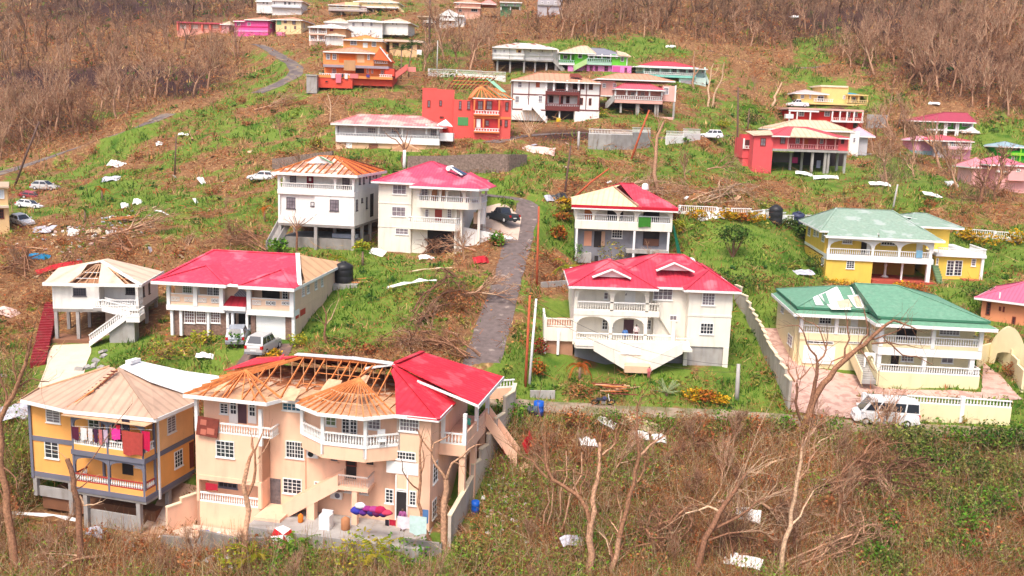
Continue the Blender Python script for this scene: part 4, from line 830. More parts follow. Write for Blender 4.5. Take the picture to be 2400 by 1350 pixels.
# ================================================================== third row: upper lawn houses
def H5_():
 h = House('stilt_house','white two-storey house raised on concrete stilts, front roof stripped to orange rafters','Z6',190,660,90,-8)
 h.wf = mat('dark_frame',rgb(90,84,90)); ur = h.F(836,680)[0]; We = h.F(190,238)[1]; W2 = h.F(400,415)[1]; W2b = h.F(400,385)[1]; D = 11.5; vi = 1.5
 h.box('wall',OFFW,0,ur,.25,D,0,W2b); h.box('wall',OFFW,0,ur,vi,D,W2b+.01,We); h.box('slab_band',OFFW,-.05,ur+.05,-.1,.24,W2-.1,W2b); h.box('side_wall',OFFW,ur-.2,ur,.26,vi-.01,W2b,We-1.9)
 uA,uB = h.F(500,500)[0],h.F(205,500)[0]
 h.box('wall',OFFW,uA,ur,0,.24,.0,W2-.11); h.box('wall',OFFW,0,uA-.01,0,.24,0,.9); h.box('corner_post',OFFW,0,uB,-.01,.24,.91,W2-.11); h.box('floor_slab',CONCD,-.05,ur+.05,-.05,D,-.3,-.01)
 cols = [.12,h.F(675,300)[0],ur-.12]
 for u in cols: h.post(u,.05,W2b,We,.13,OFFW)
 h.arches(.25,ur-.25,We-1.0,We,[(.28,cols[1]-.14,We-.75,We-.18),(cols[1]+.14,ur-.27,We-.75,We-.18)],v=-.05,t=.18,m=OFFW); h.arches(.1,vi-.1,W2b,We,[(.2,vi-.2,We-.9,We-.25)],v=ur,t=.15,m=OFFW,face='R')
 h.box('parapet',OFFW,.25,ur-.25,-.05,.08,W2b,W2b+.25); h.rail([(.2,.0),(cols[1],0),(ur-.1,0)],W2b+.2,.65,OFFW,sp=.24)
 h.win(290,240,342,320,at=vi,nx=2,ny=3,gl=CURT); h.panel(433,262,490,385,DKRED,at=vi); MB().box(-.14,.14,-.07,-.05,-.2,.2).build('door_sign',TRIM,h.e,(*h.F(462,292,vi)[:1],vi,h.F(462,292,vi)[1])); h.win(737,275,797,385,at=vi,nx=2,ny=4,gl=CURT)
 h.win(260,445,336,542,at=.25,nx=3,ny=3,gl=CURT); h.win(630,465,706,562,nx=3,ny=3,gl=CURT); h.win(466,485,498,520,at=.25,nx=1,ny=2,gl=TRIM)
 for x0,x1,y0,y1 in ((876,890,255,335),(912,924,250,330),(936,944,245,282),(965,977,240,322),(995,1003,240,272),(1020,1030,235,302),(852,866,465,560),(897,909,452,490),(937,948,445,540)): h.win(x0,y0,x1,y1,'R',ur,1,3,gl=CURT)
 h.panel(972,415,1000,610,DARK,'R',ur,name='side_door',knob=False,out=.02)
 for u,v in ((.2,.15),(h.F(508,700)[0],.15),(ur-.15,.15),(.2,5),(h.F(555,700)[0],5),(ur-.15,3.6),(ur-.15,7),(ur-.15,D-.2),(.2,D-.2)): h.post(u,v,h.ground(u,v)-1,-.3,.18,CONC,'stilt')
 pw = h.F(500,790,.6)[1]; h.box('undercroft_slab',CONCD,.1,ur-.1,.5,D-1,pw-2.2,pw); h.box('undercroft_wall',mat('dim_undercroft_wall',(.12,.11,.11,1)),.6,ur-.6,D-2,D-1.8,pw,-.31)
 h.box('stored_boat',mat('pale_blue_hull',rgb(170,180,190)),6.2,9.2,1.6,2.6,pw+.02,pw+.5)
 lo = h.F(95,885,-.5); h.stair((lo[0],-.8,lo[1]),(-.1,1.2,.0),1.1,CONC,n=16,dirv=(1,0,0),side=True)
 w = We+.1; e = .55; RH = w+2.2; vm = D*.48; ra,rb = h.F(545,95,vm)[0],h.F(705,92,vm)[0]; RH = h.F(600,95,vm)[1]
 fb = [(-e,-e),(ur+e,-e),(ur+e,D+e),(-e,D+e)]
 for p,q in zip(fb,fb[1:]+fb[:1]): h.beam('fascia',OFFW,(*p,w-.1),(*q,w-.1),.06,.32)
 ORS = mat('orange_roof_boards',rgb(222,112,48),var=.2,scale=3,stripe=.9,bump=.4)
 h.poly('roof',ORS,[('L',ur+e,-e,w),('L',ur+e,D+e,w),('L',rb,vm+.5,RH),('L',rb-.5,vm-.2,RH-.1)]); h.poly('roof',ORS,[('L',ur+e,D+e,w),('L',-e,D+e,w),('L',ra,vm+.3,RH),('L',rb,vm+.5,RH)])
 h.poly('roof_sheet',TRIM,[('L',ur*.75,D*.8,w+1.2),('L',ur+e,D+e,w+.15),('L',ur-1.5,D+.5,w+.2)],t=.04); 
 h.poly('roof',mat('dusty_roof_boards',rgb(190,138,116),var=.3,scale=1.5,alt=rgb(232,214,198),altamt=.5,altscale=.8),[('L',-e,-e,w-.06),('L',ur+e,-e,w-.06),('L',rb,vm,RH-.12),('L',ra,vm,RH-.12)])
 for i in range(8): t = i/7; p = lerp((ur+e,-e,w+.1),(ur+e,D+e,w+.1),t); q = lerp((rb-.4,vm-.2,RH),(rb,vm+.5,RH),t); h.beam('batten',WOODD if i % 2 else WOOD,p,q,.12,.1)
 for i in range(14): u = -e+.2+i*(ur+2*e-.4)/13; k = min(1,max(0,(u+e)/(ra+e))) if u < ra else (1 if u < rb else max(0,(ur+e-u)/(ur+e-rb))); h.beam('rafter',WOOD if i % 3 else WOODP,(u,-e,w),(u,-e+(vm+e)*k*.98,w+(RH-w)*k),.1,.16)
 for i in range(1,6): v = -e+i*(D)/6; k = 1-abs(2*i/6-1); h.beam('rafter',WOOD,(-e,v,w),(-e+(ra+e)*k,v,w+(RH-w)*k),.08,.14)
 h.beam('hip_rafter',WOOD,(-e,-e,w),(ra,vm,RH),.12,.2); h.beam('hip_rafter',WOOD,(ur+e,-e,w+.1),(rb-.4,vm-.2,RH),.14,.2); h.beam('ridge_beam',WOOD,(ra,vm,RH),(rb,vm,RH),.12,.2)
 h.box('ceiling',mat('dusty_ceiling',rgb(200,165,140),var=.3,scale=3),.1,ur-.1,.1,D-.1,We-.02,We+.04)
 a,b,c = h.F(428,155,2.6),h.F(660,155,2.6),h.F(545,98,2.6); MB().prism([(a[0],2.6,a[1]),(b[0],2.6,b[1]),(c[0]+.35,2.6,c[1]),(c[0]-.35,2.6,c[1])],(0,.12,0)).build('gablet',TRIM,h.e)
 h.beam('gablet_trim',mat('green_sheet',rgb(120,170,130)),(b[0],2.5,b[1]),(c[0],2.5,c[1]),.3,.1)
 return h
H5 = H5_()
def H6_():
 h = House('red_roof_house','cream three-storey house with pinkish-red roof, rounded balconies and solar heater, beside the driveway','Z6',1040,815,91,-10)
 uL = h.F(1322,600)[0]; vb = -1.3; We = h.F(1180,322)[1]; ur = h.F(1735,600,.3)[0]; D = 11
 f3 = h.F(1180,492)[1]; f2 = h.F(1180,695)[1]; g = -2.0
 h.box('wall',CREAM,0,uL,0,D,g,We); h.box('wall',CREAM,uL+.01,ur,.3,D,g,We)
 for w in (f3,f2): h.box('string_course',CREAM,-.03,uL+.03,-.05,-.003,w-.12,w)
 for x0,y0,x1,y1,ny in ((1165,338,1282,420,2),(1158,525,1277,608,2),(1188,710,1300,762,2)): h.win(x0,y0,x1,y1,nx=3,ny=ny,gl=CURT if ny == 2 else GLASSB)
 bw = h.F(1600,542,vb)[1]; bl = h.F(1368,500,vb)[0]; br = h.F(1895,500,vb)[0]
 P_ = [(bl,.28),(bl+.05,vb),(bl+4.6,vb-.1),(br-1.2,vb+.05),(br,vb+1.4),(br+.05,3.2)]
 MB().prism([(p[0],p[1],bw) for p in P_]+[(ur+.01,3.2,bw),(ur+.01,.28,bw)],(0,0,.85)).build('balcony',CREAM,h.e); fl = bw+.85
 h.rail([(p[0],p[1]+.08) for p in P_],fl-.1,.75,TRIM,sp=.24)
 ops = lambda xs: [(h.F(a,450,vb)[0],h.F(b,450,vb)[0],We-1.2,We-.35) for a,b in xs]
 h.arches(bl,br-.9,fl-.1,We,ops([(1392,1478),(1492,1560),(1578,1618),(1630,1762),(1785,1830)]),v=vb+.02,t=.18,m=CREAM)
 for p in (P_[4],P_[5]): h.post(p[0]-.1,p[1],fl-.1,We,.12,CREAM)
 v = .3; h.win(1408,372,1466,430,at=v,nx=2,ny=3,gl=CURT); h.panel(1492,372,1545,490,mat('peach_door',rgb(220,160,120)),at=v); h.panel(1582,376,1610,490,mat('peach_door2',rgb(220,160,120)),at=v)
 mw = h.F(1500,725,vb+.3)[1]; ml,mr = h.F(1288,690,vb+.3)[0],h.F(1740,690,vb+.3)[0]
 MB().prism([(ml,.28,mw),(ml+.1,vb+.3,mw),(mr-.6,vb+.3,mw),(mr,vb+1,mw),(mr,1.5,mw),(ur+.01,1.5,mw),(ur+.01,.28,mw)],(0,0,.9)).build('balcony',CREAM,h.e)
 h.rail([(ml+.1,.2),(ml+.15,vb+.36),(mr-.62,vb+.36),(mr-.05,vb+1.0),(mr-.05,1.4)],mw+.8,.75,TRIM,sp=.26)
 h.win(1440,545,1473,616,at=v,nx=1,ny=4,gl=CURT); h.panel(1525,548,1585,645,mat('rust_door',rgb(170,80,70)),at=v); h.win(1630,545,1667,622,at=v,nx=2,ny=4,gl=CURT)
 for u in (mr-.7,mr-.05): h.post(u,vb+1.0,g,bw,.14,CREAM)
 h.post(br-.2,vb+1.6,g+1,bw,.15,CREAM); h.post(br-.1,3.0,g+1,bw,.15,CREAM)
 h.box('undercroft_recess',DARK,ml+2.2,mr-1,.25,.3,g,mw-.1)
 a,b = h.F(1720,690,.8),h.F(2190,790,.8); c = h.F(1720,815,.8)
 MB().prism([(a[0],.8,a[1]),(b[0],.8,b[1]+.0),(b[0]-.3,.8,b[1]-.35),(a[0]+1.2,.8,c[1]-.6),(a[0],.8,c[1]-.6)],(0,.4,0)).build('ramp_wall',TRIM,h.e)
 h.post(h.F(1932,600,1.5)[0],1.5,h.F(1920,672,1.5)[1],h.F(1935,525,1.5)[1],.28,TRIM,'gate_pier'); h.box('gate_wall',mat('peach_gate',rgb(240,205,175)),h.F(1855,620,1.5)[0],h.F(1915,620,1.5)[0],1.45,1.65,h.F(1880,672,1.5)[1],h.F(1880,575,1.5)[1])
 PR = mat('pink_red_roof',rgb(226,78,108),rough=.65,var=.1,dirt=.2,alt=rgb(236,128,146),altamt=.25,altscale=.35,stripe=5,bump=.3,dirtcol=(.5,.25,.27,1))
 w = We+.1; e = .7; ap = h.F(1480,140,5)
 h.hip(-e,ur+1.2,-e,D+.4,w,ap[1]-w,PR,ridge=(ap[0],ap[0]+.4)); 
 h.poly('roof',PR,[('L',bl-.7,vb-.7,w-.25),('L',br+.2,vb-.7,w-.25),('L',br+.9,vb+1.2,w-.25),('L',br-2.2,2.6,w+1.3),('L',bl+.8,1.2,w+.75)]); h.poly('roof',PR,[('L',br+.9,vb+1.2,w-.25),('L',br+.9,5,w-.25),('L',br-2.2,4,w+1.4),('L',br-2.2,2.6,w+1.3)])
 h.beam('fascia',TRIM,(bl-.7,vb-.72,w-.35),(br+.2,vb-.72,w-.35),.06,.26); h.beam('fascia',TRIM,(br+.2,vb-.72,w-.35),(br+.92,vb+1.2,w-.35),.06,.26)
 p = h.F(1665,198,2.8); mb = MB().tube([(p[0]-.2,2.0,p[1]),(p[0]-.1,3.6,p[1]+.05)],.3,10); o = mb.build('heater_tank',TRIM,h.e); q = h.F(1775,262,1.6)
 MB().prism([(p[0]+.2,3.4,p[1]+.05),(p[0]+.0,2.0,p[1]),(q[0]-.2,.9,q[1]+.02),(q[0]+.25,2.4,q[1]+.1)],(0,0,.1)).build('solar_panel',mat('solar_glass',(.03,.05,.09,1),rough=.1,spec=.6),o); MB().beam((p[0]+.1,2.0,p[1]+.1),(q[0]-.1,.9,q[1]+.12),.18,.12).build('panel_frame',TRIM,o)
 return h
H6 = H6_()
def H7_():
 h = House('red_roof_house','two-storey house with grey block lower floor, arched cream veranda and half red, half beige roof','Y1',302,380,92,-2)
 ur = h.F(942,380)[0]; f = h.F(500,335)[1]; We = h.F(300,236)[1]; vi = 1.7; D = 9.5; g = -4.2
 h.box('wall',CREAM,0,ur,vi,D,f,We); h.box('balcony_slab',CREAM,0,ur,-.02,vi-.01,0,f); h.box('wall',GREYB,.1,ur-.3,1.3,D,g,-.01)
 fc = h.F(1,1) and h.F(800,522,1.2)[1]; h.box('lower_slab',CONC,h.F(640,515)[0],ur-.3,.0,1.29,fc-.35,fc+.1); h.box('lower_landing',CONC,.4,2.2,-.2,1.29,g,fc-.6)
 c = [h.F(x,300)[0] for x in (308,425,588,706,940)]
 gaps = [(c[0]+.12,c[1]-.1),(c[1]+.12,c[2]-.1),(c[2]+.12,c[3]-.12),(c[3]+.16,c[4]-.14)]
 h.arches(0,ur,f,We,[(a,b,We-1.35,We-.2) for a,b in gaps],v=.0,t=.2,m=CREAM); h.arches(.25,vi,f,We,[(.35,vi-.2,We-1.2,We-.3)],v=ur,t=.18,m=CREAM,face='R')
 h.rail([(.1,.1),(ur-.1,.1),(ur-.1,vi)],f,.85,TRIM,sp=.23)
 h.panel(365,245,420,330,mat('orange_door',rgb(220,130,80)),at=vi); h.panel(515,245,582,335,DARK,at=vi,name='doorway',knob=False,out=.02); h.panel(600,255,620,335,DARK,at=vi,name='doorway',knob=False,out=.02); h.panel(752,245,860,338,DARK,at=vi,name='opening',knob=False,out=.02)
 h.panel(362,398,412,495,mat('bare_wood_door',rgb(225,160,130)),at=1.3); h.panel(428,398,476,505,DARK,at=1.3,name='doorway',knob=False,out=.02); h.panel(476,400,500,495,mat('open_door_leaf',rgb(205,165,140)),at=1.25,knob=False); h.win(545,388,615,445,at=1.3,nx=4,ny=3); h.panel(750,400,858,495,DARK,at=1.3,name='opening',knob=False,out=.02); h.box('stored_boards',mat('dim_boards',rgb(110,75,60)),h.F(755,470,1.1)[0],h.F(855,470,1.1)[0],1.1,1.2,h.F(800,495,1.1)[1],h.F(800,450,1.1)[1])
 for x,y in ((310,640),(690,615),(915,545)): u = h.F(x,500)[0]; h.post(u,.15,min(g,h.ground(u,.15)-1),-.01,.13,mat('white_post',(.75,.75,.75,1)))
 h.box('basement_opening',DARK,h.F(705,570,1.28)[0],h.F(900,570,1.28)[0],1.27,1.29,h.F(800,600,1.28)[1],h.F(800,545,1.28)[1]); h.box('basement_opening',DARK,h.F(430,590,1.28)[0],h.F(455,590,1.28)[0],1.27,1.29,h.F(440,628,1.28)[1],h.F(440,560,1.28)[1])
 a,b = h.F(945,350,.1),h.F(1000,575,.1); MB().prism([(a[0],.1,a[1]),(a[0]+.25,.0,a[1]-.3),(b[0]+.2,.2,b[1]),(b[0]-.35,.3,b[1]+.1)],(0,.05,0)).build('tarpaulin',mat('green_tarp',rgb(20,110,84)),h.e)
 w = We+.2; e = .55; v0 = -e
 ridge = h.F(640,84,4.5); RH = ridge[1]
 BEI = mat('sand_roof_sheet',rgb(244,220,172),dirt=.15,stripe=3,bump=.15); RED7 = mat('rose_red_roof',rgb(226,64,84),rough=.6,var=.1,stripe=5,bump=.35,dirt=.2,alt=rgb(236,110,124),altamt=.3,altscale=.4,dirtcol=(.5,.25,.27,1))
 MB().beam((-e,v0,w-.1),(ur+e,v0,w-.1),.1,.36).build('fascia',mat('red_fascia',rgb(200,30,52)),h.e); h.beam('fascia',TRIM,(-e,v0-.02,w-.36),(ur+e,v0-.02,w-.36),.06,.16); h.beam('fascia',TRIM,(ur+e,v0,w-.2),(ur+e,D,w-.2),.08,.4)
 m = h.F(745,190,v0)[0]; rb = ridge[0]
 bz = h.F(285,165,v0+.6)[1]
 h.poly('roof',BEI,[('L',-e,v0,w+.1),('L',m,v0,w+.12),('L',rb-1.5,2.9,RH-.45),('L',-e,2.2,w+.75)]); h.poly('roof',BEI,[('L',-e,2.2,w+.75),('L',rb-1.5,2.9,RH-.45),('L',rb-.6,4.5,RH-.1),('L',-e,D,w+.2)])
 h.poly('roof',RED7,[('L',m-.4,v0,w+.16),('L',ur+e,v0,w+.1),('L',rb+1.0,4.5,RH),('L',rb-.8,4.2,RH)]); h.poly('roof',RED7,[('L',ur+e,v0,w+.1),('L',ur+e,D+.4,w+.1),('L',rb+1.0,4.6,RH)]); h.poly('roof',RED7,[('L',ur+e,D+.4,w),('L',-e,D+.4,w),('L',rb-.8,4.6,RH),('L',rb+1,4.6,RH)])
 h.beam('torn_edge',mat('weathered_edge',rgb(170,130,110)),(m-.4,v0,w+.2),(rb-1.6,3.0,RH-.35),.35,.06); h.beam('ridge_cap',RED7,(rb-.9,4.4,RH+.04),(rb+1.0,4.5,RH+.06),.4,.08)
 MB().lathe([(.42,0),(.45,.1),(.4,.6),(.2,.8)]).build('roof_tank',TRIM,h.e,(h.F(765,112,3.6)[0],3.6,h.F(765,125,3.6)[1]))
 h.box('soffit',TRIM,-e+.05,ur+e-.05,v0+.05,vi-.02,We+.01,We+.06)
 return h
H7 = H7_()
def H9_():
 YEL = mat('yellow_wall',rgb(250,208,92),dirt=.1,var=.05)
 h = House('green_roof_house','bright yellow house with grey-green shingle roof and white arched balcony, on the upper lawn','Y3',1068,600,92,-6)
 ur = h.F(1788,480)[0]; um = h.F(1387,520)[0]; W2 = h.F(1240,455)[1]; Wb = h.F(1240,488)[1]; We = h.F(1240,335)[1]; vi = 1.9; D = 14; g = -1.2
 h.box('wall',YEL,0,um,.1,D,g,Wb); h.box('wall',YEL,0,ur-.3,vi,D,W2,We+.3); h.box('wall',YEL,um+.01,ur-.4,vi+3.2,D,g,Wb); h.box('side_wall',YEL,0,.2,.1,vi-.01,W2,W2+.01)
 h.box('balcony_slab',TRIM,-.02,ur+.1,-.1,vi-.01,Wb,W2); h.box('string_course',TRIM,-.05,-.005,.15,D,W2-.35,W2)
 c = [h.F(x,380)[0] for x in (1092,1392,1570,1782)]
 h.arches(0,ur,We-1.45,We,[(a+.14,b-.14,We-1.4,We-.3) for a,b in zip(c,c[1:])],v=-.05,t=.2,m=TRIM)
 for u in c: h.post(u,.05,W2,We-1.46,.14,TRIM)
 h.rail([(.1,.0),(c[1],0),(ur-.1,.0),(ur-.1,vi)],W2,.85,TRIM,sp=.24)
 v = vi; h.win(1183,345,1250,375,at=v,nx=4,ny=2,gl=CURT); h.panel(1308,350,1345,455,DARK,at=v,name='doorway',knob=False,out=.02); h.panel(1346,352,1372,455,TRIM,at=v,knob=False); h.win(1442,345,1540,385,at=v,nx=5,ny=2,split=[2]); h.panel(1678,355,1720,455,TRIM,at=v)
 h.win(1210,488,1265,542,at=.1,nx=3,ny=4)
 for x0,x1,y0,y1 in ((955,972,255,322),(993,1008,262,325),(1014,1028,265,328),(1048,1066,295,360),(1045,1062,465,520)): h.win(x0,y0,x1,y1,'L',0,1,4,gl=CURT)
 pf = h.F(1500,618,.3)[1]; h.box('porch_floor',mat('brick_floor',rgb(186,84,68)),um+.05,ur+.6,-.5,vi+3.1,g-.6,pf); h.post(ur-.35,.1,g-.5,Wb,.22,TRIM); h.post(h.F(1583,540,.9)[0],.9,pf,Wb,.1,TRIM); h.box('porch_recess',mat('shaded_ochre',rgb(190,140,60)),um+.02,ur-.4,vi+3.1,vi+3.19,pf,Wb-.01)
 hr = MB(); u,w = h.F(1468,575,vi+1); hr.lathe([(.5,0),(.16,.25),(.14,1.2),(.22,1.5),(.14,1.7)],0,0,10).build('pedestal',TRIM,h.e,(u,vi+1,pf))
 h.stair((ur+.75,-.6,pf),(ur+.2,vi,W2),.7,mat('green_stair',rgb(120,150,110)),n=10,dirv=(1,0,0),side=False)
 x0,x1 = h.F(1812,540,1.0)[0],h.F(2110,540,1.0)[0]; v1 = 1.0; tw = h.F(1970,465,v1-.3)[1]; h.box('wall',YEL,x0-.2,x1,v1,D-2,g,tw); te = h.F(2150,450,v1-.4)[0]
 h.box('terrace_slab',TRIM,x0-.3,te,v1-.5,D-2,tw+.01,tw+.35); h.rail([(x0-.2,v1-.4),(te-.1,v1-.4),(te-.1,6)],tw+.35,.75,TRIM,sp=.26); h.post(te-.3,v1-.2,g-.3,tw,.15,TRIM)
 h.win(1880,487,1930,590,at=v1,nx=2,ny=5,name='french_door',sill=False); h.win(1932,487,1985,590,at=v1,nx=2,ny=5,name='french_door',sill=False); h.win(2047,475,2078,525,at=v1,nx=1,ny=3,gl=CURT); h.win(1812,470,1826,515,at=v1,nx=1,ny=2); h.box('terrace_step',mat('brick_floor2',rgb(200,110,80)),x1-2.2,te,v1-1.2,v1-.02,g-.5,h.F(2060,618,v1-1)[1])
 bx0,bx1 = h.F(1690,330,5)[0],h.F(1900,330,5)[0]; h.box('wall',YEL,bx0,bx1,5,D+2,W2-.2,h.F(1900,268,5)[1])
 SG = mat('sage_shingle_roof',rgb(146,170,152),rough=.9,var=.12,scale=3,dirt=.25,bump=.25,bscale=40,alt=(.34,.40,.36,1),altamt=.1,dirtcol=(.45,.42,.34,1))
 w = We+.35; ra,rb = h.F(1155,147,7)[0],h.F(1530,150,7)[0]; RH = h.F(1340,148,7)[1]
 h.hip(-.9,ur+.2,vi-.9,D+.8,w+.25,RH-w-.25,SG,ridge=(ra,rb)); 
 fl = (-.55,-.65,w-.2)
 h.poly('porch_roof',SG,[('L',-.5,-.7,w-.2),('L',h.F(1430,325,-.7)[0],-.7,w-.2),('L',h.F(1420,300,1)[0],1.6,w+.55),('L',.4,1.3,w+.5)],t=.12); h.poly('porch_roof',SG,[('L',h.F(1432,325,-.7)[0],-.7,w-.2),('L',ur+1.0,-.7,w-.2),('L',ur-.4,2.0,w+.7),('L',h.F(1440,295,1)[0],1.6,w+.7)],t=.12)
 h.beam('fascia',TRIM,(-.55,-.74,w-.28),(ur+1.0,-.74,w-.28),.06,.28); h.beam('fascia',TRIM,(ur+1.0,-.74,w-.28),(ur+.9,2.2,w-.1),.06,.24)
 wb = h.F(1900,268,5)[1]; h.hip(bx0-1.5,bx1+1.3,4,D+3,wb+.1,h.F(1720,182,9)[1]-wb,SG,ridge=(h.F(1690,182,9)[0],h.F(1765,182,9)[0])); h.poly('roof_sheet',TRIM,[('L',rb+.5,7.6,RH-.6),('L',rb+3.2,7.6,RH-.9),('L',rb+3.0,8.8,RH-.9),('L',rb+.7,8.8,RH-.6)],t=.05)
 h.box('soffit',TRIM,-.4,ur+.8,-.6,vi-.02,We+.01,We+.05)
 h.box('towel',mat('blue_towel',rgb(130,180,210)),h.F(1678,440,-.12)[0],h.F(1720,440,-.12)[0],-.16,-.12,h.F(1700,470,-.12)[1],h.F(1700,420,-.12)[1])
 return h
H9 = H9_()
# ================================================================== houses farther up the hill
def pm(name,r,g,b,**k): return mat(name,rgb(r,g,b),**{'dirt': .14,'var': .05,**k})
SALR = pm('salmon_roof',222,158,128,dirt=.25,stripe=2,bump=.2)
PALER = pm('pale_beige_roof',228,198,168,dirt=.25,stripe=2,bump=.2)
ROSER = pm('rose_roof',226,96,112,dirt=.2,stripe=4,bump=.25)
class Far(House):
 def rect(s,x0,y0,x1,y1,v=0):
  a,b = s.F(x0,(y0+y1)/2,v)[0],s.F(x1,(y0+y1)/2,v)[0]; c,d = s.F((x0+x1)/2,y1,v)[1],s.F((x0+x1)/2,y0,v)[1]
  return a,b,c,d
 def body(s,x0,y0,x1,y1,m,v=0,D=8,ext=0,name='wall'):
  a,b,c,d = s.rect(x0,y0,x1,y1,v); s.box(name,m,a,b,v,v+D,c-ext,d); return a,b,c,d
 def band(s,x0,y0,x1,y1,m,v=0,t=.12,name='parapet'):
  a,b,c,d = s.rect(x0,y0,x1,y1,v); return s.box(name,m,a,b,v,v+t,c,d)
 def wins(s,L,v=0,gl=CURT,fr=TRIM,nx=2,ny=2):
  for q in L: s.win(*q,at=v,nx=nx,ny=ny,gl=gl,fr=fr,out=.08,ft=.1,sill=False)
 def cols(s,xs,y0,y1,v=.1,r=.13,m=None,name='column'):
  for x in xs: u,w1 = s.F(x,y0,v); w0 = s.F(x,y1,v)[1]; s.post(u,v,w0,w1,r,m or TRIM,name)
 def rails(s,x0,x1,y0,y1,v=.08,m=None):
  a,b,c,d = s.rect(x0,y0,x1,y1,v); s.rail([(a,v),(b,v)],c,max(.5,d-c),m or TRIM,sp=.4,bw=.07)
 def roof_px(s,x0,x1,y,D,rise,m,v=-.6,**k):
  a,w = s.F(x0,y,v); b = s.F(x1,y,v)[0]; return s.hip(a,b,v,D,w,rise,m,**k)
def mid_houses():
 hs = []
 def H(name,label,fr,x,y,d,yaw): h = Far(name,label,fr,x,y,d,yaw,group=None); hs.append(h); return h
 B2 = pm('brown_trim',122,60,56)
 h = H('long_house','long low white house with pinkish roof, white balcony and peach ground floor','Y4',345,1180,112,0); PB = pm('peach_base',246,200,160)
 h.body(345,925,1305,1098,OFFW,1.6,8); h.band(345,1040,1310,1098,TRIM,0,1.59,'balcony'); h.body(345,1099,1310,1182,PB,.3,9,3)
 h.rails(345,1310,1012,1042); h.cols((350,530,745,965,1190,1295),918,1012); h.band(1310,1000,1435,1075,TRIM,.5,3,'balcony')
 h.wins(((640,948,720,1002),(862,948,940,1002)),1.6,nx=4); h.wins(((1225,960,1290,1042),),1.6,CURT,nx=3); h.wins(((358,928,382,1008),),1.6,nx=1)
 h.band(652,1100,735,1172,pm('brown_recess',150,96,76),.25,.04,'opening'); h.band(1196,1112,1306,1170,pm('sand_recess',205,165,130),.25,.04,'opening'); h.band(440,1092,495,1140,TRIM,.2,.09,'white_board')
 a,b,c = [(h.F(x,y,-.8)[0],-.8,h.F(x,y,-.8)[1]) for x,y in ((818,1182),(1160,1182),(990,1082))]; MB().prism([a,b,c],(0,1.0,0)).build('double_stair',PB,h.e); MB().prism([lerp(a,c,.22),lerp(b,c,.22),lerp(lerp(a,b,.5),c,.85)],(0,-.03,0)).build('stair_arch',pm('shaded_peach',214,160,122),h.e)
 w = h.F(345,918)[1]; u1 = h.F(1345,930)[0]; RP = pm('faded_pink_roof',230,140,140,dirt=.3,stripe=4,bump=.25,alt=(.62,.40,.34,1),altamt=.5)
 h.hip(-.6,u1,-.7,9.5,w+.1,1.55,RP,ridge=(3.0,u1-4)); h.poly('gablet',TRIM,[('L',u1-1,1,w+.5),('L',u1+1.4,.5,w+.3),('L',u1+.2,2,w+1.3)])
 RED = pm('coral_wall',240,100,92); ORT = pm('orange_band',244,140,84); GRN = pm('green_board',88,160,96)
 h = H('red_house','coral red two-storey house with broken rafters, orange bands and white balconies','Y4',1630,1040,116,6)
 a,b,c,d = h.body(1628,685,1975,1010,RED,0,11,3); vL = 4.0
 h.body(1440,690,1632,1035,RED,1.1,7,2); h.body(1150,592,1445,1030,RED,vL,6,2); h.band(1150,580,1290,592,RED,vL,6,'parapet')
 for y0,y1 in ((845,868),(680,690)): h.band(1625,y0,1978,y1,ORT,-.05,.045,'string_course')
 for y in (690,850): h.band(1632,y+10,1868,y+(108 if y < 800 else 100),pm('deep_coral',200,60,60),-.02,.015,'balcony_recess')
 for y0,y1 in ((790,825),(955,985)): h.rails(1632,1866,y0,y1,-.5); h.band(1630,y1,1868,y1+14,ORT,-.6,.58,'balcony_slab')
 h.cols((1636,1730,1868),690,790,-.5,.12,ORT); h.cols((1636,1720,1864),868,955,-.5,.12,ORT)
 h.wins(((1665,700,1715,785),(1745,700,1800,785),(1922,712,1952,795),(1872,878,1892,932),(1915,878,1945,945),(1735,880,1772,935)),-.025,fr=WOODD); h.panel(1655,870,1693,948,TRIM,at=-.03)
 for q in ((1490,702,1516,780),(1567,702,1597,780)): h.win(*q,at=1.1,nx=1,ny=3,gl=CURT,fr=WOODD)
 h.panel(1480,852,1578,930,GRN,at=1.08,name='green_board',knob=False); h.wins(((1197,695,1226,762),(1307,695,1335,750),(1312,845,1350,865)),vL,nx=1,fr=WOODD)
 wt = d; ap = (1.2,3.5,wt+2.0)
 for i in range(9): t = i/8; h.beam('rafter',WOOD,lerp((a-.5,-.5,wt),(b+.4,-.5,wt),t),ap if 2 < i < 6 else lerp(ap,(b,5,wt+1.6),max(0,t-.5)),.12,.16)
 for i in range(7): t = i/6; h.beam('rafter',WOOD,lerp((a-.4,-.4,wt),(a-.4,8,wt),t),lerp(ap,(ap[0],6,wt+2.1),t),.12,.16)
 h.poly('roof',pm('orange_boards',226,140,86,dirt=.2),[('L',a-.6,-.5,wt+.1),('L',1.2,3.4,wt+1.9),('L',a+.6,7.5,wt+2.0),('L',a-.6,7.5,wt+.2)]); h.band(1620,676,1985,686,TRIM,-.65,.08,'fascia'); h.poly('roof',pm('green_sheets',150,200,170,dirt=.3),[('L',b-2,1,wt+.9),('L',b+.5,.5,wt+.2),('L',b+.5,7,wt+.2),('L',b-3,6,wt+2)])
 for i in range(10): h.beam('rafter',WOODD,(a-4+i*.6,vL+1,wt+1.6),(a-2.5+i*.7,vL+4.5,wt+3.6),.12,.16)
 for k in (.3,.6,.95): h.beam('purlin',WOOD,(a-4+1.5*k,vL+1+3.5*k,wt+1.7+2*k),(a+2+1.6*k,vL+1+3.5*k,wt+1.7+2*k),.1,.1)
 h.beam('roof_sheet',pm('mint_strip',150,205,170),(a+2.6,vL+4.6,wt+3.6),(a+5.0,vL+.5,wt+1.3),.9,.06)
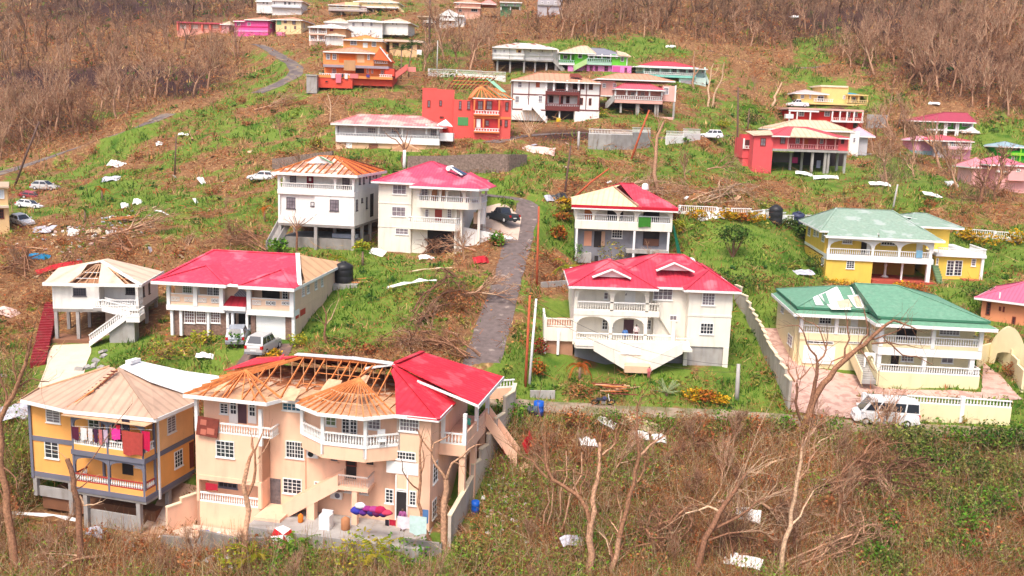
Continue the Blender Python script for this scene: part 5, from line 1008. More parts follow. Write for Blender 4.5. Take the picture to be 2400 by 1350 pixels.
 h = H('brown_trim_house','white two-storey house with dark brown trim lines and balconies over an open carport','Y5',262,835,135,2)
 a,b,c,d = h.body(262,545,600,840,OFFW,0,10,2); h.body(600,548,935,855,OFFW,1.6,8); h.body(935,560,1142,850,OFFW,.2,9,2)
 for y in (686,838): h.band(258,y,600,y+12,B2,-.05,.045,'string_course'); h.band(935,y+8,1145,y+20,B2,.14,.05,'string_course')
 for x in (262,425,598): h.band(x-4,548,x+5,838,B2,-.06,.05,'corner_board')
 for x in (940,1003,1138): h.band(x-4,565,x+4,845,B2,.12,.05,'corner_board')
 for y0,y1 in ((650,692),(795,850)): h.band(600,y0+18,935,y1+6,B2,-.1,1.69,'balcony_slab'); h.rails(602,932,y0,y0+20,0,pm('brown_rail',150,90,84))
 h.cols((604,680,812,930),548,655,0,.16); h.cols((604,740,925),700,795,0,.14,B2)
 h.wins(((315,560,357,625),(287,705,330,775),(520,700,562,770)),0); h.band(498,545,537,620,pm('boarded',186,100,70),-.04,.035,'boarded_window'); h.wins(((400,705,420,728),),0,nx=1,ny=1)
 h.wins(((700,560,790,655),(868,565,915,640),(630,705,672,775),(735,708,770,790),(800,708,835,780)),1.6,DARK,WOODD); h.wins(((950,565,985,640),(1030,570,1070,645),(935,725,970,795),(1028,730,1055,800)),.2,DARK,WOODD)
 h.band(600,858,880,975,DARK,1.5,.05,'carport_recess'); h.body(880,850,905,980,OFFW,.2,6,1); h.cols((735,),858,975,.4,.12)
 h.band(705,925,745,975,pm('yellow_drum',236,196,40),.2,.8,'yellow_bin')
 lo,hi = h.F(610,975,-1.2),h.F(455,800,-1.2); h.stair((lo[0],-1.3,lo[1]),(hi[0],-1.3,hi[1]),1.0,OFFW,n=12,sm=TRIM); h.band(365,795,455,850,TRIM,-1.3,1.28,'landing')
 a2,b2 = h.F(890,860,-1),h.F(1160,1010,-1); MB().prism([(a2[0],-1,a2[1]),(a2[0]+1.6,-1,a2[1]-.2),(b2[0]-3,-1,b2[1]+.5),(b2[0],-1,b2[1]),(b2[0],-1,b2[1]-1.6),(a2[0],-1,b2[1]+.6)],(0,.4,0)).build('retaining_wall',OFFW,h.e)
 h.roof_px(255,1150,545,9.5,1.7,SALR,ridge=None); h.poly('roof_patch',WOODD,[('L',10.2,1.2,d+.95),('L',12.6,.6,d+.75),('L',12.0,2.4,d+1.6),('L',10.4,2.2,d+1.5)])
 PK = pm('pink_wall',248,190,176)
 h = H('pink_house','pink house with wide lattice balcony and salmon roof, raised on grey posts','Y5',1150,705,138,4)
 h.body(1150,555,1290,705,PK,2.2,9); h.body(1290,640,1772,780,PK,1.8,9); a,b,c,d = h.body(1772,605,1902,762,PK,.6,10); h.band(1285,745,1770,782,PK,0,1.79,'balcony'); h.rails(1288,1768,706,747,0)
 h.cols((1297,1410,1510,1640,1765),645,706,0,.14); h.wins(((1165,580,1200,625),(1270,580,1305,625)),2.2); h.wins(((1450,665,1490,702),(1550,665,1590,702)),1.8); h.wins(((1780,620,1832,692),),.6,nx=3)
 for x,y in ((1205,800),(1352,850),(1512,885),(1530,885),(1700,940),(1725,900),(1885,975)): h.cols((x,),770,y+25,.6,.17,CONC,'stilt')
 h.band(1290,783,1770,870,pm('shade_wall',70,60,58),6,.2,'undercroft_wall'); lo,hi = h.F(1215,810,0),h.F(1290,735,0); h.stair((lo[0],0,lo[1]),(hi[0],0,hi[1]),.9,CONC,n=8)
 h.band(1600,915,1875,985,PK,.2,.2,'low_wall'); h.band(1892,600,1905,765,TRIM,.5,.09,'corner_board'); h.band(1140,700,1290,712,TRIM,2.15,.04,'string_course')
 w = h.F(1900,598,0)[1]; h.hip(-.7,h.F(1910,600,0)[0],1.2,11,w+.75,1.35,SALR,ridge=(4,9.5)); w = h.F(1500,640,-.5)[1]; h.hip(h.F(1288,640,-.5)[0],h.F(1795,640,-.5)[0],-.6,4.5,w,1.25,ROSER)
 h = H('stilt_house','white house with broad eaves on slender concrete stilts, beside the green and pink house','Y5',68,335,165,0)
 a,b,c,d = h.body(68,215,380,332,OFFW,0,9); h.body(380,222,700,350,OFFW,.8,9); h.band(60,332,385,345,CONC,-.4,9,'floor_slab'); h.band(385,345,690,360,CONC,.3,9,'floor_slab'); h.body(690,240,725,430,OFFW,1.5,7,1)
 h.band(62,285,385,292,TRIM,-.3,.1,'rail'); h.band(385,298,690,306,TRIM,.5,.1,'rail'); h.cols((66,235,378,540,665),212,335,-.2,.08,CONC)
 h.wins(((72,235,105,275),(168,240,188,272)),0,nx=1); h.wins(((430,228,455,268),(550,240,572,272),(515,245,528,275)),.8,nx=1); h.band(300,235,350,272,pm('pale_yellow_panel',240,205,130),-.02,.018,'wall_patch'); h.wins(((318,248,345,270),),-.03,DARK,WOODD,1,1)  # wall patch in plain yellow around the small window
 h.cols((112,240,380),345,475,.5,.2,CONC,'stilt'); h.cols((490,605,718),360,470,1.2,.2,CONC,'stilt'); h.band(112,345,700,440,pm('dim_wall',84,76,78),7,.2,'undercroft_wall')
 lo,hi = h.F(782,472,.4),h.F(672,355,.4); h.stair((hi[0],.4,hi[1]),(lo[0],.4,lo[1]),1.0,CONC,n=10) if False else h.stair((lo[0],.4,lo[1]),(hi[0],.4,hi[1]),1.0,CONC,n=10)
 h.roof_px(62,715,212,9,1.35,pm('patchy_brown_roof',170,110,98,alt=(.7,.62,.55,1),altamt=.9,dirt=.3),v=-.7); 
 G18 = pm('lime_wall',122,222,70); P18 = pm('candy_pink_wall',244,150,216); D18 = pm('deep_pink',226,96,170)
 h = H('green_and_pink_house','house with lime green upper storey and candy pink lower storey','Y5',818,510,165,4)
 h.body(730,290,885,392,G18,2.0,7); h.body(885,262,1022,395,G18,.8,9); h.body(1022,290,1258,392,G18,2.2,7); a,b,c,d = h.body(1258,292,1412,402,G18,.4,9); h.body(818,395,1262,512,P18,.9,8,2); h.body(1262,402,1456,512,P18,.3,8,2)
 h.band(1000,365,1258,395,pm('mint_slab',186,226,204),.2,2,'balcony'); h.rails(1005,1256,330,366,.2,pm('mint_rail',200,236,220)); h.band(728,372,885,395,TRIM,.6,1.4,'balcony'); h.rails(730,884,345,373,.6,pm('mint_rail2',200,236,220)); h.cols((735,848),290,345,.7); h.cols((1030,1082,1162,1250),285,332,.3)
 h.wins(((772,295,812,335),),2.0,DARK); h.wins(((920,265,962,328),),.8,DARK); h.wins(((1045,288,1070,328),(1112,292,1138,332),(1205,295,1242,342)),2.2,DARK); h.wins(((1300,290,1318,332),(1350,295,1382,362)),.4,DARK)
 h.wins(((985,402,1010,460),(1035,402,1070,465),(1090,405,1122,460),(1182,405,1224,462)),.9,DARK,D18); h.band(1268,410,1342,500,D18,.28,.015,'recess'); h.wins(((1385,420,1414,476),),.3,DARK,D18)
 lo,hi = h.F(880,440,-.4),h.F(1008,372,-.4); h.stair((lo[0],-.6,lo[1]),(hi[0],-.6,hi[1]),1,pm('green_step',190,220,150),n=9,sm=pm('green_step2',190,225,150)); h.band(1408,292,1418,400,TRIM,.35,.04,'corner_board'); h.wins(((970,460,1005,505),),.85,DARK,D18,1,1)
 w = h.F(800,275,0)[1]; GRYR = pm('grey_shingle',140,140,150,dirt=.2)
 h.hip(h.F(728,275,0)[0],h.F(1100,275,0)[0],-.2,10,w+.1,2.0,PALER,ridge=(3.2,4.6)); h.hip(h.F(1020,285,0)[0],h.F(1440,285,0)[0],-.1,10,w-.2,1.9,GRYR,ridge=(4.0,8.5)); h.poly('roof',PALER,[('L',11.0,-.3,w),('L',13.9,-.3,w-.2),('L',13.2,3,w+.8),('L',11.0,3,w+1.2)],t=.15)
 MN = pm('mint_wall',214,238,226); 
 h = H('mint_house','pale mint house with long red roof and white veranda','Y5',1590,515,165,3)
 h.body(1500,425,2205,512,MN,2,8); h.band(1580,492,2105,520,pm('mint_edge',150,226,210),0,2,'balcony'); h.rails(1580,2105,470,494,0); h.cols((1585,1650,1750,1850,1925,2015,2100,2195),418,472,.1,.14,pm('mint_post',200,240,225))
 h.wins(((1690,430,1742,472),(1868,430,1912,472),(1940,435,2006,475),(2030,432,2082,475),(2160,445,2192,482)),2); a,b,c,d = h.body(1935,520,2205,632,MN,.4,8,2); h.band(1950,552,2072,625,pm('garage_grey',178,170,176),.35,.045,'garage_door'); h.band(1650,522,1932,600,DARK,3,.1,'undercroft_wall')
 lo,hi = h.F(2240,612,1),h.F(2196,510,1); h.stair((lo[0],1,lo[1]),(hi[0],1,hi[1]),.9,MN,n=10); w = h.F(1600,412,-.5)[1]; h.hip(h.F(1470,415,0)[0],h.F(2215,418,0)[0],-.5,10,w,.4,MN,caps=False); h.hip(h.F(1525,408,1)[0],h.F(2125,410,1)[0],.6,9.5,w+.25,1.35,pm('clear_red_roof',222,74,90,stripe=4,bump=.25))
 C20 = pm('coral_pink_wall',240,96,100)
 h = H('coral_house','coral pink house with pale patched roof over an open pillared carport','Y6',285,735,126,3)
 h.body(285,520,437,740,C20,0,9,2); a,b,c,d = h.body(437,528,557,640,C20,.3,9); h.body(557,545,950,640,C20,1.6,7); h.body(950,535,1027,645,C20,.3,9); h.band(430,637,1027,655,CONC,0,9.2,'floor_slab')
 h.rails(557,948,596,632,.3,pm('coral_rail',250,160,160)); h.cols((560,680,790,855,930),535,632,.3,.1,pm('rose_post',250,170,165))
 h.wins(((340,545,383,607),),0,CURT,WOODD); h.wins(((495,530,536,592),),.3,CURT,WOODD); h.wins(((970,540,996,592),),.3,DARK,WOODD); h.wins(((615,545,646,588),(805,550,832,590)),1.6,CURT); h.panel(678,552,712,628,pm('orange_door3',226,110,60),at=1.6)
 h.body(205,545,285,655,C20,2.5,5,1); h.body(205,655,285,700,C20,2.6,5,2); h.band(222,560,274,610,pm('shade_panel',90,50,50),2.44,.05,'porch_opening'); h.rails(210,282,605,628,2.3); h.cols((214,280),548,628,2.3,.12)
 for x,y in ((580,790),(668,800),(750,830),(850,835),(875,825),(1005,825),(945,790)): h.cols((x,),655,y+12,.5 if y > 810 else 3.2,.19,CONC,'stilt')
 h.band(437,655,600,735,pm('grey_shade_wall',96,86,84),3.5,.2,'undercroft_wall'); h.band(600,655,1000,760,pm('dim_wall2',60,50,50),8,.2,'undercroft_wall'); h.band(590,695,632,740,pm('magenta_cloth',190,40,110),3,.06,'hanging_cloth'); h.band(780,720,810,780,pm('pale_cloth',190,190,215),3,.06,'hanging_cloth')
 w = h.F(560,530,-.5)[1]; h.hip(h.F(435,530,-.5)[0],h.F(1040,532,-.5)[0],-.5,10,w,1.6,pm('red_roof_20',222,90,100,stripe=4,bump=.25),ridge=(7,10.5)); h.poly('roof_sheet',PALER,[('L',h.F(572,535,-.7)[0],-.75,w-.02),('L',h.F(955,535,-.7)[0],-.75,w-.02),('L',9.3,2.2,w+1.35),('L',7.4,2.6,w+1.5),('L',h.F(590,490,1.5)[0],1.6,w+1.1)],t=.15); h.poly('roof_sheet',PALER,[('L',-.5,-.4,h.F(300,524,-.4)[1]),('L',h.F(436,520,0)[0],-.4,h.F(436,518,-.4)[1]),('L',4.4,6,w+.9),('L',0,6,w+.6)])
 h2 = H('pale_roof_house','peach house with a broad pale bare roof, tucked behind the coral house','Y6',420,500,146,0); h2.body(418,470,1060,560,pm('peach_beige',240,200,160),0,9,2); h2.body(1040,492,1112,620,OFFW,-.5,7,2); h2.wins(((1062,540,1085,580),),-.5,nx=1); h2.roof_px(400,1080,472,10,2.0,PALER,ridge=(6,12)); h2.body(1085,535,1180,600,pm('greyish_wall',205,200,205),1,6,2); h2.roof_px(1075,1240,530,8,1.8,pm('pink_pale_roof',240,178,190),v=.3)
 R22 = pm('pillar_red_wall',226,50,44)
 h = H('red_house','vivid red flat-roofed house with white posts, below the yellow house','Y6',565,415,160,3)
 h.body(565,335,905,418,R22,.8,8,2); h.body(905,345,1145,400,R22,1.8,7,2); h.band(560,315,1150,330,pm('pale_pink_slab',240,190,175),-.3,9,'roof'); h.band(562,328,800,340,TRIM,-.32,.1,'fascia'); h.cols((570,630,733,905,965,1020,1075,1142),335,412,-.1,.13)
 h.rails(905,1142,388,412,-.1,pm('rose_rail',250,190,180)); h.band(900,410,1148,424,TRIM,-.2,2,'balcony'); h.wins(((640,335,682,375),(840,335,885,376)),.8); h.wins(((1010,340,1042,382),(1075,345,1100,382)),1.8); h.body(1010,424,1110,470,R22,1,6,2); h.band(1065,428,1100,468,DARK,.95,.04,'opening'); h.body(540,358,600,392,TRIM,-.4,1.0,name='white_tank_stand')
 Y23 = pm('butter_yellow_wall',250,216,140)
 h = H('yellow_house','butter yellow house with raised central block and veranda, high on the right','Y6',628,280,168,3)
 h.body(628,200,830,282,Y23,.3,8); h.body(815,145,1025,282,Y23,.9,8); h.body(1025,210,1120,280,Y23,1.2,7); h.body(690,282,1190,345,pm('amber_wall',246,196,90),1.0,7,2); h.band(625,272,1190,286,Y23,-.3,1.2,'balcony_slab'); h.rails(755,910,238,262,0); h.rails(1015,1180,248,272,0,pm('straw_rail',246,220,160)); h.cols((1020,1045,1110,1178),215,270,0,.1,Y23); h.cols((1065,1180),282,335,0,.13)
 h.wins(((655,205,682,238),(722,205,736,238)),.3); h.wins(((785,215,836,262),),.25,DARK); h.wins(((985,212,1003,242),),.9); h.wins(((1055,225,1082,272),),1.2,DARK); h.wins(((700,285,718,318),(760,285,776,316),(1070,288,1090,318)),1.0,DARK)
 w = h.F(700,196,-.4)[1]; h.hip(h.F(612,196,-.4)[0],h.F(880,196,-.4)[0],-.4,9,w,1.0,pm('pinkish_grey_roof',214,190,186,dirt=.3)); h.poly('roof',pm('blue_tarp',60,160,200),[('L',h.F(1030,190,0)[0],0,h.F(1030,200,0)[1]),('L',h.F(1118,200,0)[0],0,h.F(1118,205,0)[1]),('L',h.F(1118,200,0)[0],4,h.F(1118,190,0)[1]),('L',h.F(1030,190,0)[0],4,h.F(1030,180,0)[1])]); h.band(812,135,1028,148,pm('cream_cap',250,236,205),.7,8.6,'roof'); h.band(1020,205,1185,214,Y23,-.3,8,'porch_roof')
 G24 = pm('leaf_green_wall',110,214,80)
 h = H('green_house','green and white house under a maroon hipped roof at the forest edge','Y6',1655,535,160,-3)
 h.body(1600,420,2010,485,G24,1.5,8); h.body(1650,485,2010,540,pm('pale_green_wall',206,232,196),1.2,8,3); h.cols((1725,1785,1800,1875,1890,2000),418,540,0,.16); h.band(1640,478,2015,490,TRIM,-.1,1.6,'balcony_slab'); h.wins(((1800,420,1830,455),(1850,425,1880,470),(1915,425,1960,455),(1965,430,1990,455)),1.45); h.wins(((1845,495,1875,520),(1945,495,1990,530)),1.15)
 w = h.F(1800,417,-.8)[1]; MR = pm('maroon_roof',176,70,92,dirt=.2); h.hip(h.F(1512,415,-.8)[0],h.F(2028,418,-.8)[0],-.8,11,w,2.1,MR,ridge=(4.8,9.5)); a,b,c,d = h.rect(1925,465,2065,530,-1); MB().prism([(a,-1,d-1.1),(b,-1,d-1.1),((a+b)/2,-1,d+.2)],(0,2.2,0)).build('porch_gable',TRIM,h.e); h.box('porch_wall',pm('pale_green_wall2',190,226,200),a+.6,b-.2,0,2,c-1,d-1.1); h.wins(((2010,490,2050,520),),-.05)
 h = H('pink_house','pink and grey house with blue window panes, below the green house','Y6',1808,700,150,0)
 P25 = pm('rose_pink_wall',244,170,190); h.body(1545,560,1700,645,P25,3,6,2); h.body(1700,570,1806,695,pm('unpainted_grey_wall',206,198,198),1,7,2); h.body(1806,565,1985,700,P25,.8,7,2); h.band(1806,612,1990,635,pm('pink_slab',250,196,206),-.4,1.2,'balcony'); h.rails(1806,1990,598,614,-.3); h.cols((1812,1905,1985),565,600,-.3,.1); h.wins(((1808,568,1852,606),(1862,570,1918,606),(1825,640,1850,676),(1868,640,1912,678)),.8,GLASSB); h.roof_px(1640,2015,560,9,1.1,pm('rose_red_roof2',224,96,110)); h.roof_px(1540,1720,560,9,.9,P25,v=2.5); h.body(1545,645,1700,700,pm('teal_grey_wall',150,180,184),2,5,2)
 h = H('green_house','vivid green house with blue-grey roof at the right edge of the view','Y6',2248,735,150,0); G26 = pm('vivid_green_wall',40,190,40); h.body(2248,612,2420,738,G26,0,8,2); h.band(2248,660,2420,682,pm('lemon_green',150,225,60),-.5,.5,'balcony'); h.wins(((2290,620,2370,650),),0,DARK,G26,3,1); h.wins(((2300,690,2325,720),),0,DARK); h.cols((2255,2380),615,735,-.4,.12,pm('lime_post',150,225,60)); h.roof_px(2240,2440,612,9,1.0,pm('slate_blue_roof',160,186,196))
 h = H('pink_house','salmon pink low house with rose roof near the right edge, among broken trees','Y6',2190,890,127,-2); P27 = pm('salmon_pink_wall',250,186,184); h.body(2190,760,2430,892,P27,0,8,2); h.band(2280,790,2430,880,P27,-1.0,.95,'porch'); h.band(2190,800,2320,815,TRIM,-.5,.5,'canopy'); h.wins(((2340,785,2372,812),),-1.0); h.roof_px(2140,2450,752,9,1.4,pm('rose_roof3',236,130,150)); h.body(2000,770,2190,850,P27,3,6,2); h.roof_px(1985,2200,772,10,1.6,pm('rose_roof4',232,150,158),v=2.6)
 O28 = pm('tangerine_wall',250,158,92); R28 = pm('vermilion_wall',232,86,66)
 h = H('orange_house','stacked orange house on a vermilion base with laundry and a leaning board on its balconies','Y4',232,470,145,0)
 h.body(230,258,700,375,O28,.3,8); h.body(700,250,832,380,O28,.8,7); h.band(228,370,838,394,pm('grey_slab',170,160,170),-.5,8.5,'floor_slab'); h.body(240,395,822,470,O28,1.2,7); h.band(165,470,500,580,R28,-1.5,9,'base'); h.band(500,475,872,560,R28,-.8,8.5,'base'); h.band(165,468,872,492,O28,-1.6,.9,'parapet'); h.rails(190,500,448,470,-1.4); h.rails(750,870,462,480,-.7)
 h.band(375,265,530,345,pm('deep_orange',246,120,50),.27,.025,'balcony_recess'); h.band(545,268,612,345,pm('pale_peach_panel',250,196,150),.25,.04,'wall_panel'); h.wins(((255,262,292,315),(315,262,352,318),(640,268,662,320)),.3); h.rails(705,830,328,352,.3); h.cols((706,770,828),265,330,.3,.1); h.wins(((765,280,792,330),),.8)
 h.wins(((310,400,350,448),(765,415,792,462),(632,400,655,445),(675,400,695,445)),1.2); h.band(528,398,608,442,DARK,1.1,.08,'opening'); h.wins(((245,510,276,532),(395,510,412,528)),-1.5,DARK,R28,1,1)
 h.band(420,322,528,418,pm('worn_board',206,160,116,dirt=.3),-.7,.08,'leaning_board'); 
 for x0,x1,y0,y1,c_ in ((300,340,445,488,(230,220,225)),(345,395,450,532,(240,130,150)),(428,455,445,495,(240,235,235)),(478,555,448,490,(236,130,130)),(630,660,455,482,(90,70,140)),(400,416,450,480,(60,60,80))): h.band(x0,y0,x1,y1,pm('cloth_%d_%d' % (x0,y0),*c_),-1.75,.05,'laundry')
 w = h.F(400,245,-.4)[1]; h.hip(h.F(228,245,-.4)[0],h.F(710,245,-.4)[0],-.4,9,w,1.3,SALR); a,b,c,d = h.rect(690,200,860,275,-.3); MB().prism([(a,-.3,d-2.4),(b,-.3,d-2.6),((a+b)/2-.4,-.3,d)],(0,7,0)).build('gable_roof',pm('orange_roof28',244,120,70),h.e); h.beam('barge_board',TRIM,((a+b)/2-.4,-.4,d),(b+.1,-.4,d-2.7),.3,.2)
 h.band(800,400,890,470,R28,-.3,5,'stair_block'); lo,hi = h.F(900,480,-1),h.F(1010,400,-1); h.stair((lo[0],-1,lo[1]),(hi[0],-1,hi[1]),1.2,pm('rose_stair',226,120,110),n=10); h.band(1010,385,1090,430,pm('pink_gatewall',244,150,140),-.5,.3,'stair_wall')
 h2 = H('concrete_shed','small grey concrete shed beside the vermilion base','Y4',72,575,143,0); h2.body(72,465,168,580,CONC,0,3,1); h2.band(65,455,172,468,CONC,-.15,3.3,'roof')
 h2.e['category'] = 'shed'
 return hs
MIDH = mid_houses()
def far_houses():
 hs = []
 def H(name,label,fr,x,y,d,yaw): h = Far(name,label,fr,x,y,d,yaw); hs.append(h); return h
 W = OFFW
 h = H('orange_house','small orange house with a half stripped roof, above the stacked orange house','Y4',415,205,168,0); O = pm('apricot_wall',250,170,100); h.body(415,130,780,215,O,0,8,2); h.wins(((480,125,542,182),(680,145,722,197)),0); h.panel(598,160,642,205,TRIM,at=0,knob=False); h.roof_px(408,785,128,9,1.5,pm('tan_orange_roof',240,150,80,stripe=2,bump=.3)); h.band(600,125,790,134,TRIM,-.65,.1,'fascia')
 h = H('white_house','narrow white house with a row of small windows, left of the small orange house','Y4',262,190,172,14); h.body(262,85,418,190,W,0,7,2); h.wins(((287,90,300,130),(322,92,335,130),(350,90,362,128),(385,85,395,118)),0,nx=1); h.roof_px(252,440,84,8,.8,PALER)
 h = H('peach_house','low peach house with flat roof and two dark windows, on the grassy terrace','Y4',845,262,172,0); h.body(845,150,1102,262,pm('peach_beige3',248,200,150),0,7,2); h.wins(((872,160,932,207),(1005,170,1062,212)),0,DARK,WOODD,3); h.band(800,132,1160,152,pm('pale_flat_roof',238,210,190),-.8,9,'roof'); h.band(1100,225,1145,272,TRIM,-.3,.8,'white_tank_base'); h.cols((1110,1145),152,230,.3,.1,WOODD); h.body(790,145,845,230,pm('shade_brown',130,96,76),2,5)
 h = H('balcony_house','pale pink two-storey house with double balconies, left of the white houses','X1',1300,392,180,0); PP = pm('pale_rose_wall',250,205,180); h.body(1300,255,1465,395,PP,1.2,7,2); h.body(1465,250,1640,395,pm('light_apricot',250,190,140),.3,8,2); h.rails(1300,1465,290,312,0); h.band(1296,312,1466,326,PP,-.2,1.4,'balcony'); h.rails(1300,1465,368,385,0); h.cols((1303,1380,1460),258,385,0,.12); h.wins(((1330,262,1350,290),(1395,262,1412,288),(1310,338,1350,370),(1395,338,1425,370)),1.2,DKRED if False else CURT); h.panel(1490,258,1525,292,DKRED,at=.3,knob=False); h.roof_px(1288,1650,250,9,1.3,pm('plum_roof',190,140,140,alt=(.75,.7,.66,1),altamt=.8))
 h = H('white_house','tall white house with square dark windows in the middle of the upper cluster','X1',1668,345,188,4); h.body(1668,195,1985,350,W,0,8,3); h.wins(((1700,208,1728,247),(1790,205,1812,246),(1868,205,1896,246),(1865,280,1886,302)),0,CURT,nx=1,ny=2); h.roof_px(1655,2000,192,9,1.0,pm('white_ice_roof',232,236,238)); h.body(1445,200,1668,240,W,2,7,3); h.roof_px(1435,1700,203,9,1.4,PALER,v=1.5)
 h = H('white_house','white stilted house with hipped beige roof, right end of the upper cluster','X1',1980,285,190,-6); h.body(1980,200,2225,290,W,0,8,1); h.wins(((2075,198,2092,235),(2112,205,2126,238)),0,nx=1); h.roof_px(1940,2250,205,9,1.5,PALER); h.cols((2000,2065,2215),285,320,.5,.15,CONC,'stilt')
 CY = pm('custard_wall',250,226,170)
 h = H('cream_house','custard cream two-storey house beside the magenta house','X1',985,278,205,-6); h.body(985,180,1222,282,CY,0,9,3); h.wins(((1062,180,1088,218),(1140,190,1172,232),(1068,245,1086,272),(1158,242,1176,272)),0,CURT,WOODD,1); h.panel(995,188,1036,232,pm('green_shutter',120,190,140),at=0,name='shutter',knob=False); h.opening(2,3,.8,2.2,'R',h.F(1222,230)[0],1,2,gl=CURT); h.roof_px(935,1240,180,10,1.2,SALR)
 MG = pm('magenta_wall',250,96,170); MD = pm('dark_magenta',214,40,110)
 h = H('magenta_house','bright magenta pink house with darker bands, at the left of the upper row','X1',598,292,205,-8); h.body(598,195,912,296,MG,0,9,2); h.band(595,245,915,257,MD,-.06,.05,'string_course'); h.band(600,282,910,300,pm('pale_magenta',250,160,210),-.1,.08,'plinth'); h.wins(((620,205,655,240),(718,210,752,242)),0,CURT,pm('pink_frame',250,190,215)); h.opening(1.5,2.6,1.2,2.4,'R',h.F(912,240)[0],2,2); h.opening(5,6,1.2,2.4,'R',h.F(912,240)[0],2,2); h.roof_px(585,690,196,9,.3,MG,caps=False); h.roof_px(690,930,182,9,1.3,SALR); h.body(990,300,1070,350,pm('pink_fence_wall',250,140,185),-1,.4,2,name='yard_wall')
 h = H('salmon_house','long low salmon house half hidden by bare trees, far left of the upper row','X1',62,288,210,0); SA = pm('salmon_wall',250,176,156); h.body(62,220,470,290,SA,.5,8,2); h.cols((65,180,295,370,470),218,288,0,.2,pm('red_salmon',236,120,100)); h.wins(((85,228,150,270),(190,228,260,272),(310,228,350,272),(390,228,450,268)),.5,pm('pale_panel',240,220,205),SA); h.band(55,208,480,220,ROSER,-.4,9,'roof'); h.body(470,225,548,290,pm('rose_wall5',250,190,190),0,7,2); h.roof_px(462,560,225,8,1.2,PALER)
 h = H('white_house','bluish white two-part house at the top edge, above the cream house','X1',805,62,235,0); h.body(805,8,950,62,W,1.5,8,2); h.body(950,0,1225,130,W,0,9,3); h.band(940,58,1222,72,pm('ice_grey',210,216,225),-1,1,'balcony'); h.wins(((860,14,882,38),(895,15,916,42)),1.5,DARK,nx=1); h.wins(((1060,15,1086,46),(1100,18,1126,46),(1155,20,1172,46),(965,12,980,42)),0,DARK,nx=1); h.roof_px(795,955,10,9,2,W,v=1); h.roof_px(940,1240,0,10,2,SALR)
 h = H('cream_house','cream house with wide deck on posts near the top edge','X1',1485,100,225,0); h.body(1485,45,1640,100,CY,1,7); h.body(1630,20,1765,95,CY,0,8,1); h.band(1478,92,1840,106,pm('deck_grey',190,170,165),-1,6,'deck'); h.rails(1480,1840,72,92,-.9); h.cols((1490,1600,1700,1830),106,140,0,.15,CONC,'stilt'); h.wins(((1555,50,1580,75),(1660,45,1690,70)),0,CURT); h.roof_px(1475,1770,42,9,1.5,SALR); h.body(1740,60,1830,120,pm('wood_brown6',150,110,100),1,5,2)
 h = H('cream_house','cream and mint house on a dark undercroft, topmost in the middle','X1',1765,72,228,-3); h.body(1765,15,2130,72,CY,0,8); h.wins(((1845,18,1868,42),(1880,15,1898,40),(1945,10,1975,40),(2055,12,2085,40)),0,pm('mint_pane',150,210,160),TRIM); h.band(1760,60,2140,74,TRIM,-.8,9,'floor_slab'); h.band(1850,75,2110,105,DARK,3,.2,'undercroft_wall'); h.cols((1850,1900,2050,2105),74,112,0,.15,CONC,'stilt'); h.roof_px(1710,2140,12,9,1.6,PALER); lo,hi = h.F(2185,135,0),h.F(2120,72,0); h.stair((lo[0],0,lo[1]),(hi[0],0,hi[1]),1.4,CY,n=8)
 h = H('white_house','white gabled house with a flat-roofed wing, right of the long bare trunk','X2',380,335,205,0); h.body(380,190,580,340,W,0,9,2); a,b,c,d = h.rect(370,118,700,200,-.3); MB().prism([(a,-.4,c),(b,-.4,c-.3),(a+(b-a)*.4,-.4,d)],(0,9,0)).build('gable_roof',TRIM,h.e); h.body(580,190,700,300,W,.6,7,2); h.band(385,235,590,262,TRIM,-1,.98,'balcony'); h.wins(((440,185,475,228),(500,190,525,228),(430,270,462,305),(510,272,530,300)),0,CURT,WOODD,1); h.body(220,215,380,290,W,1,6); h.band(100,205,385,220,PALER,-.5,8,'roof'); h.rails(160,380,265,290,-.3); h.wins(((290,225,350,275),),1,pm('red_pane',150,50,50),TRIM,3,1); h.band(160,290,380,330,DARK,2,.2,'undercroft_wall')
 h = H('peach_house','peach two-storey house with pink roof at the top edge, right of the white gabled house','X2',585,185,218,0); PE = pm('peach_rose',246,190,165); h.body(585,30,905,190,PE,0,8,3); h.band(575,90,910,105,pm('peach_pale7',250,214,190),-.8,.8,'balcony'); h.wins(((625,118,667,152),(785,110,870,152)),0,DARK,TRIM,3,1); h.wins(((600,40,640,65),),0); h.roof_px(565,920,28,9,1.6,SALR); h.roof_px(900,1110,45,9,1.8,pm('rose_pink_roof8',240,150,140),v=1)
 h = H('mint_house','mint green house on posts at the top edge, behind bare trees','X2',1160,118,222,0); M8 = pm('sea_mint_wall',170,214,180); h.body(1160,30,1420,80,M8,0,8); h.body(1160,85,1300,125,pm('sea_green_base',110,170,120),1,6,3); h.band(1150,25,1440,36,TRIM,-.8,9.5,'roof'); h.wins(((1215,45,1255,78),(1330,45,1365,78)),0,CURT); h.cols((1170,1290,1410),80,130,.4,.15,TRIM,'stilt')
 h = H('grey_house','bare grey concrete building at the top edge, screened by bare trees','X2',1640,150,224,0); h.body(1640,-10,1950,150,pm('silver_grey_wall',196,190,194),0,8,3); h.band(1640,60,1950,72,CONC,-.4,.4,'slab_band'); h.wins(((1680,20,1710,50),(1760,20,1790,50),(1850,20,1880,50)),0,CURT)
 h = H('salmon_brick_house','orange-salmon house with pink metal roof cut by the right edge of the view','Y2',2055,540,82,-38); SB = pm('salmon_brick',240,156,112); a,b,c,d = h.body(2050,205,2560,620,SB,0,9,3)
 h.wins(((2105,228,2140,328),(2305,340,2335,405),(2095,480,2118,545)),0,DARK,WOODD,1,4); h.wins(((2205,262,2222,295),(2235,262,2250,305),(2365,430,2400,520)),0,CURT,WOODD,1,2)
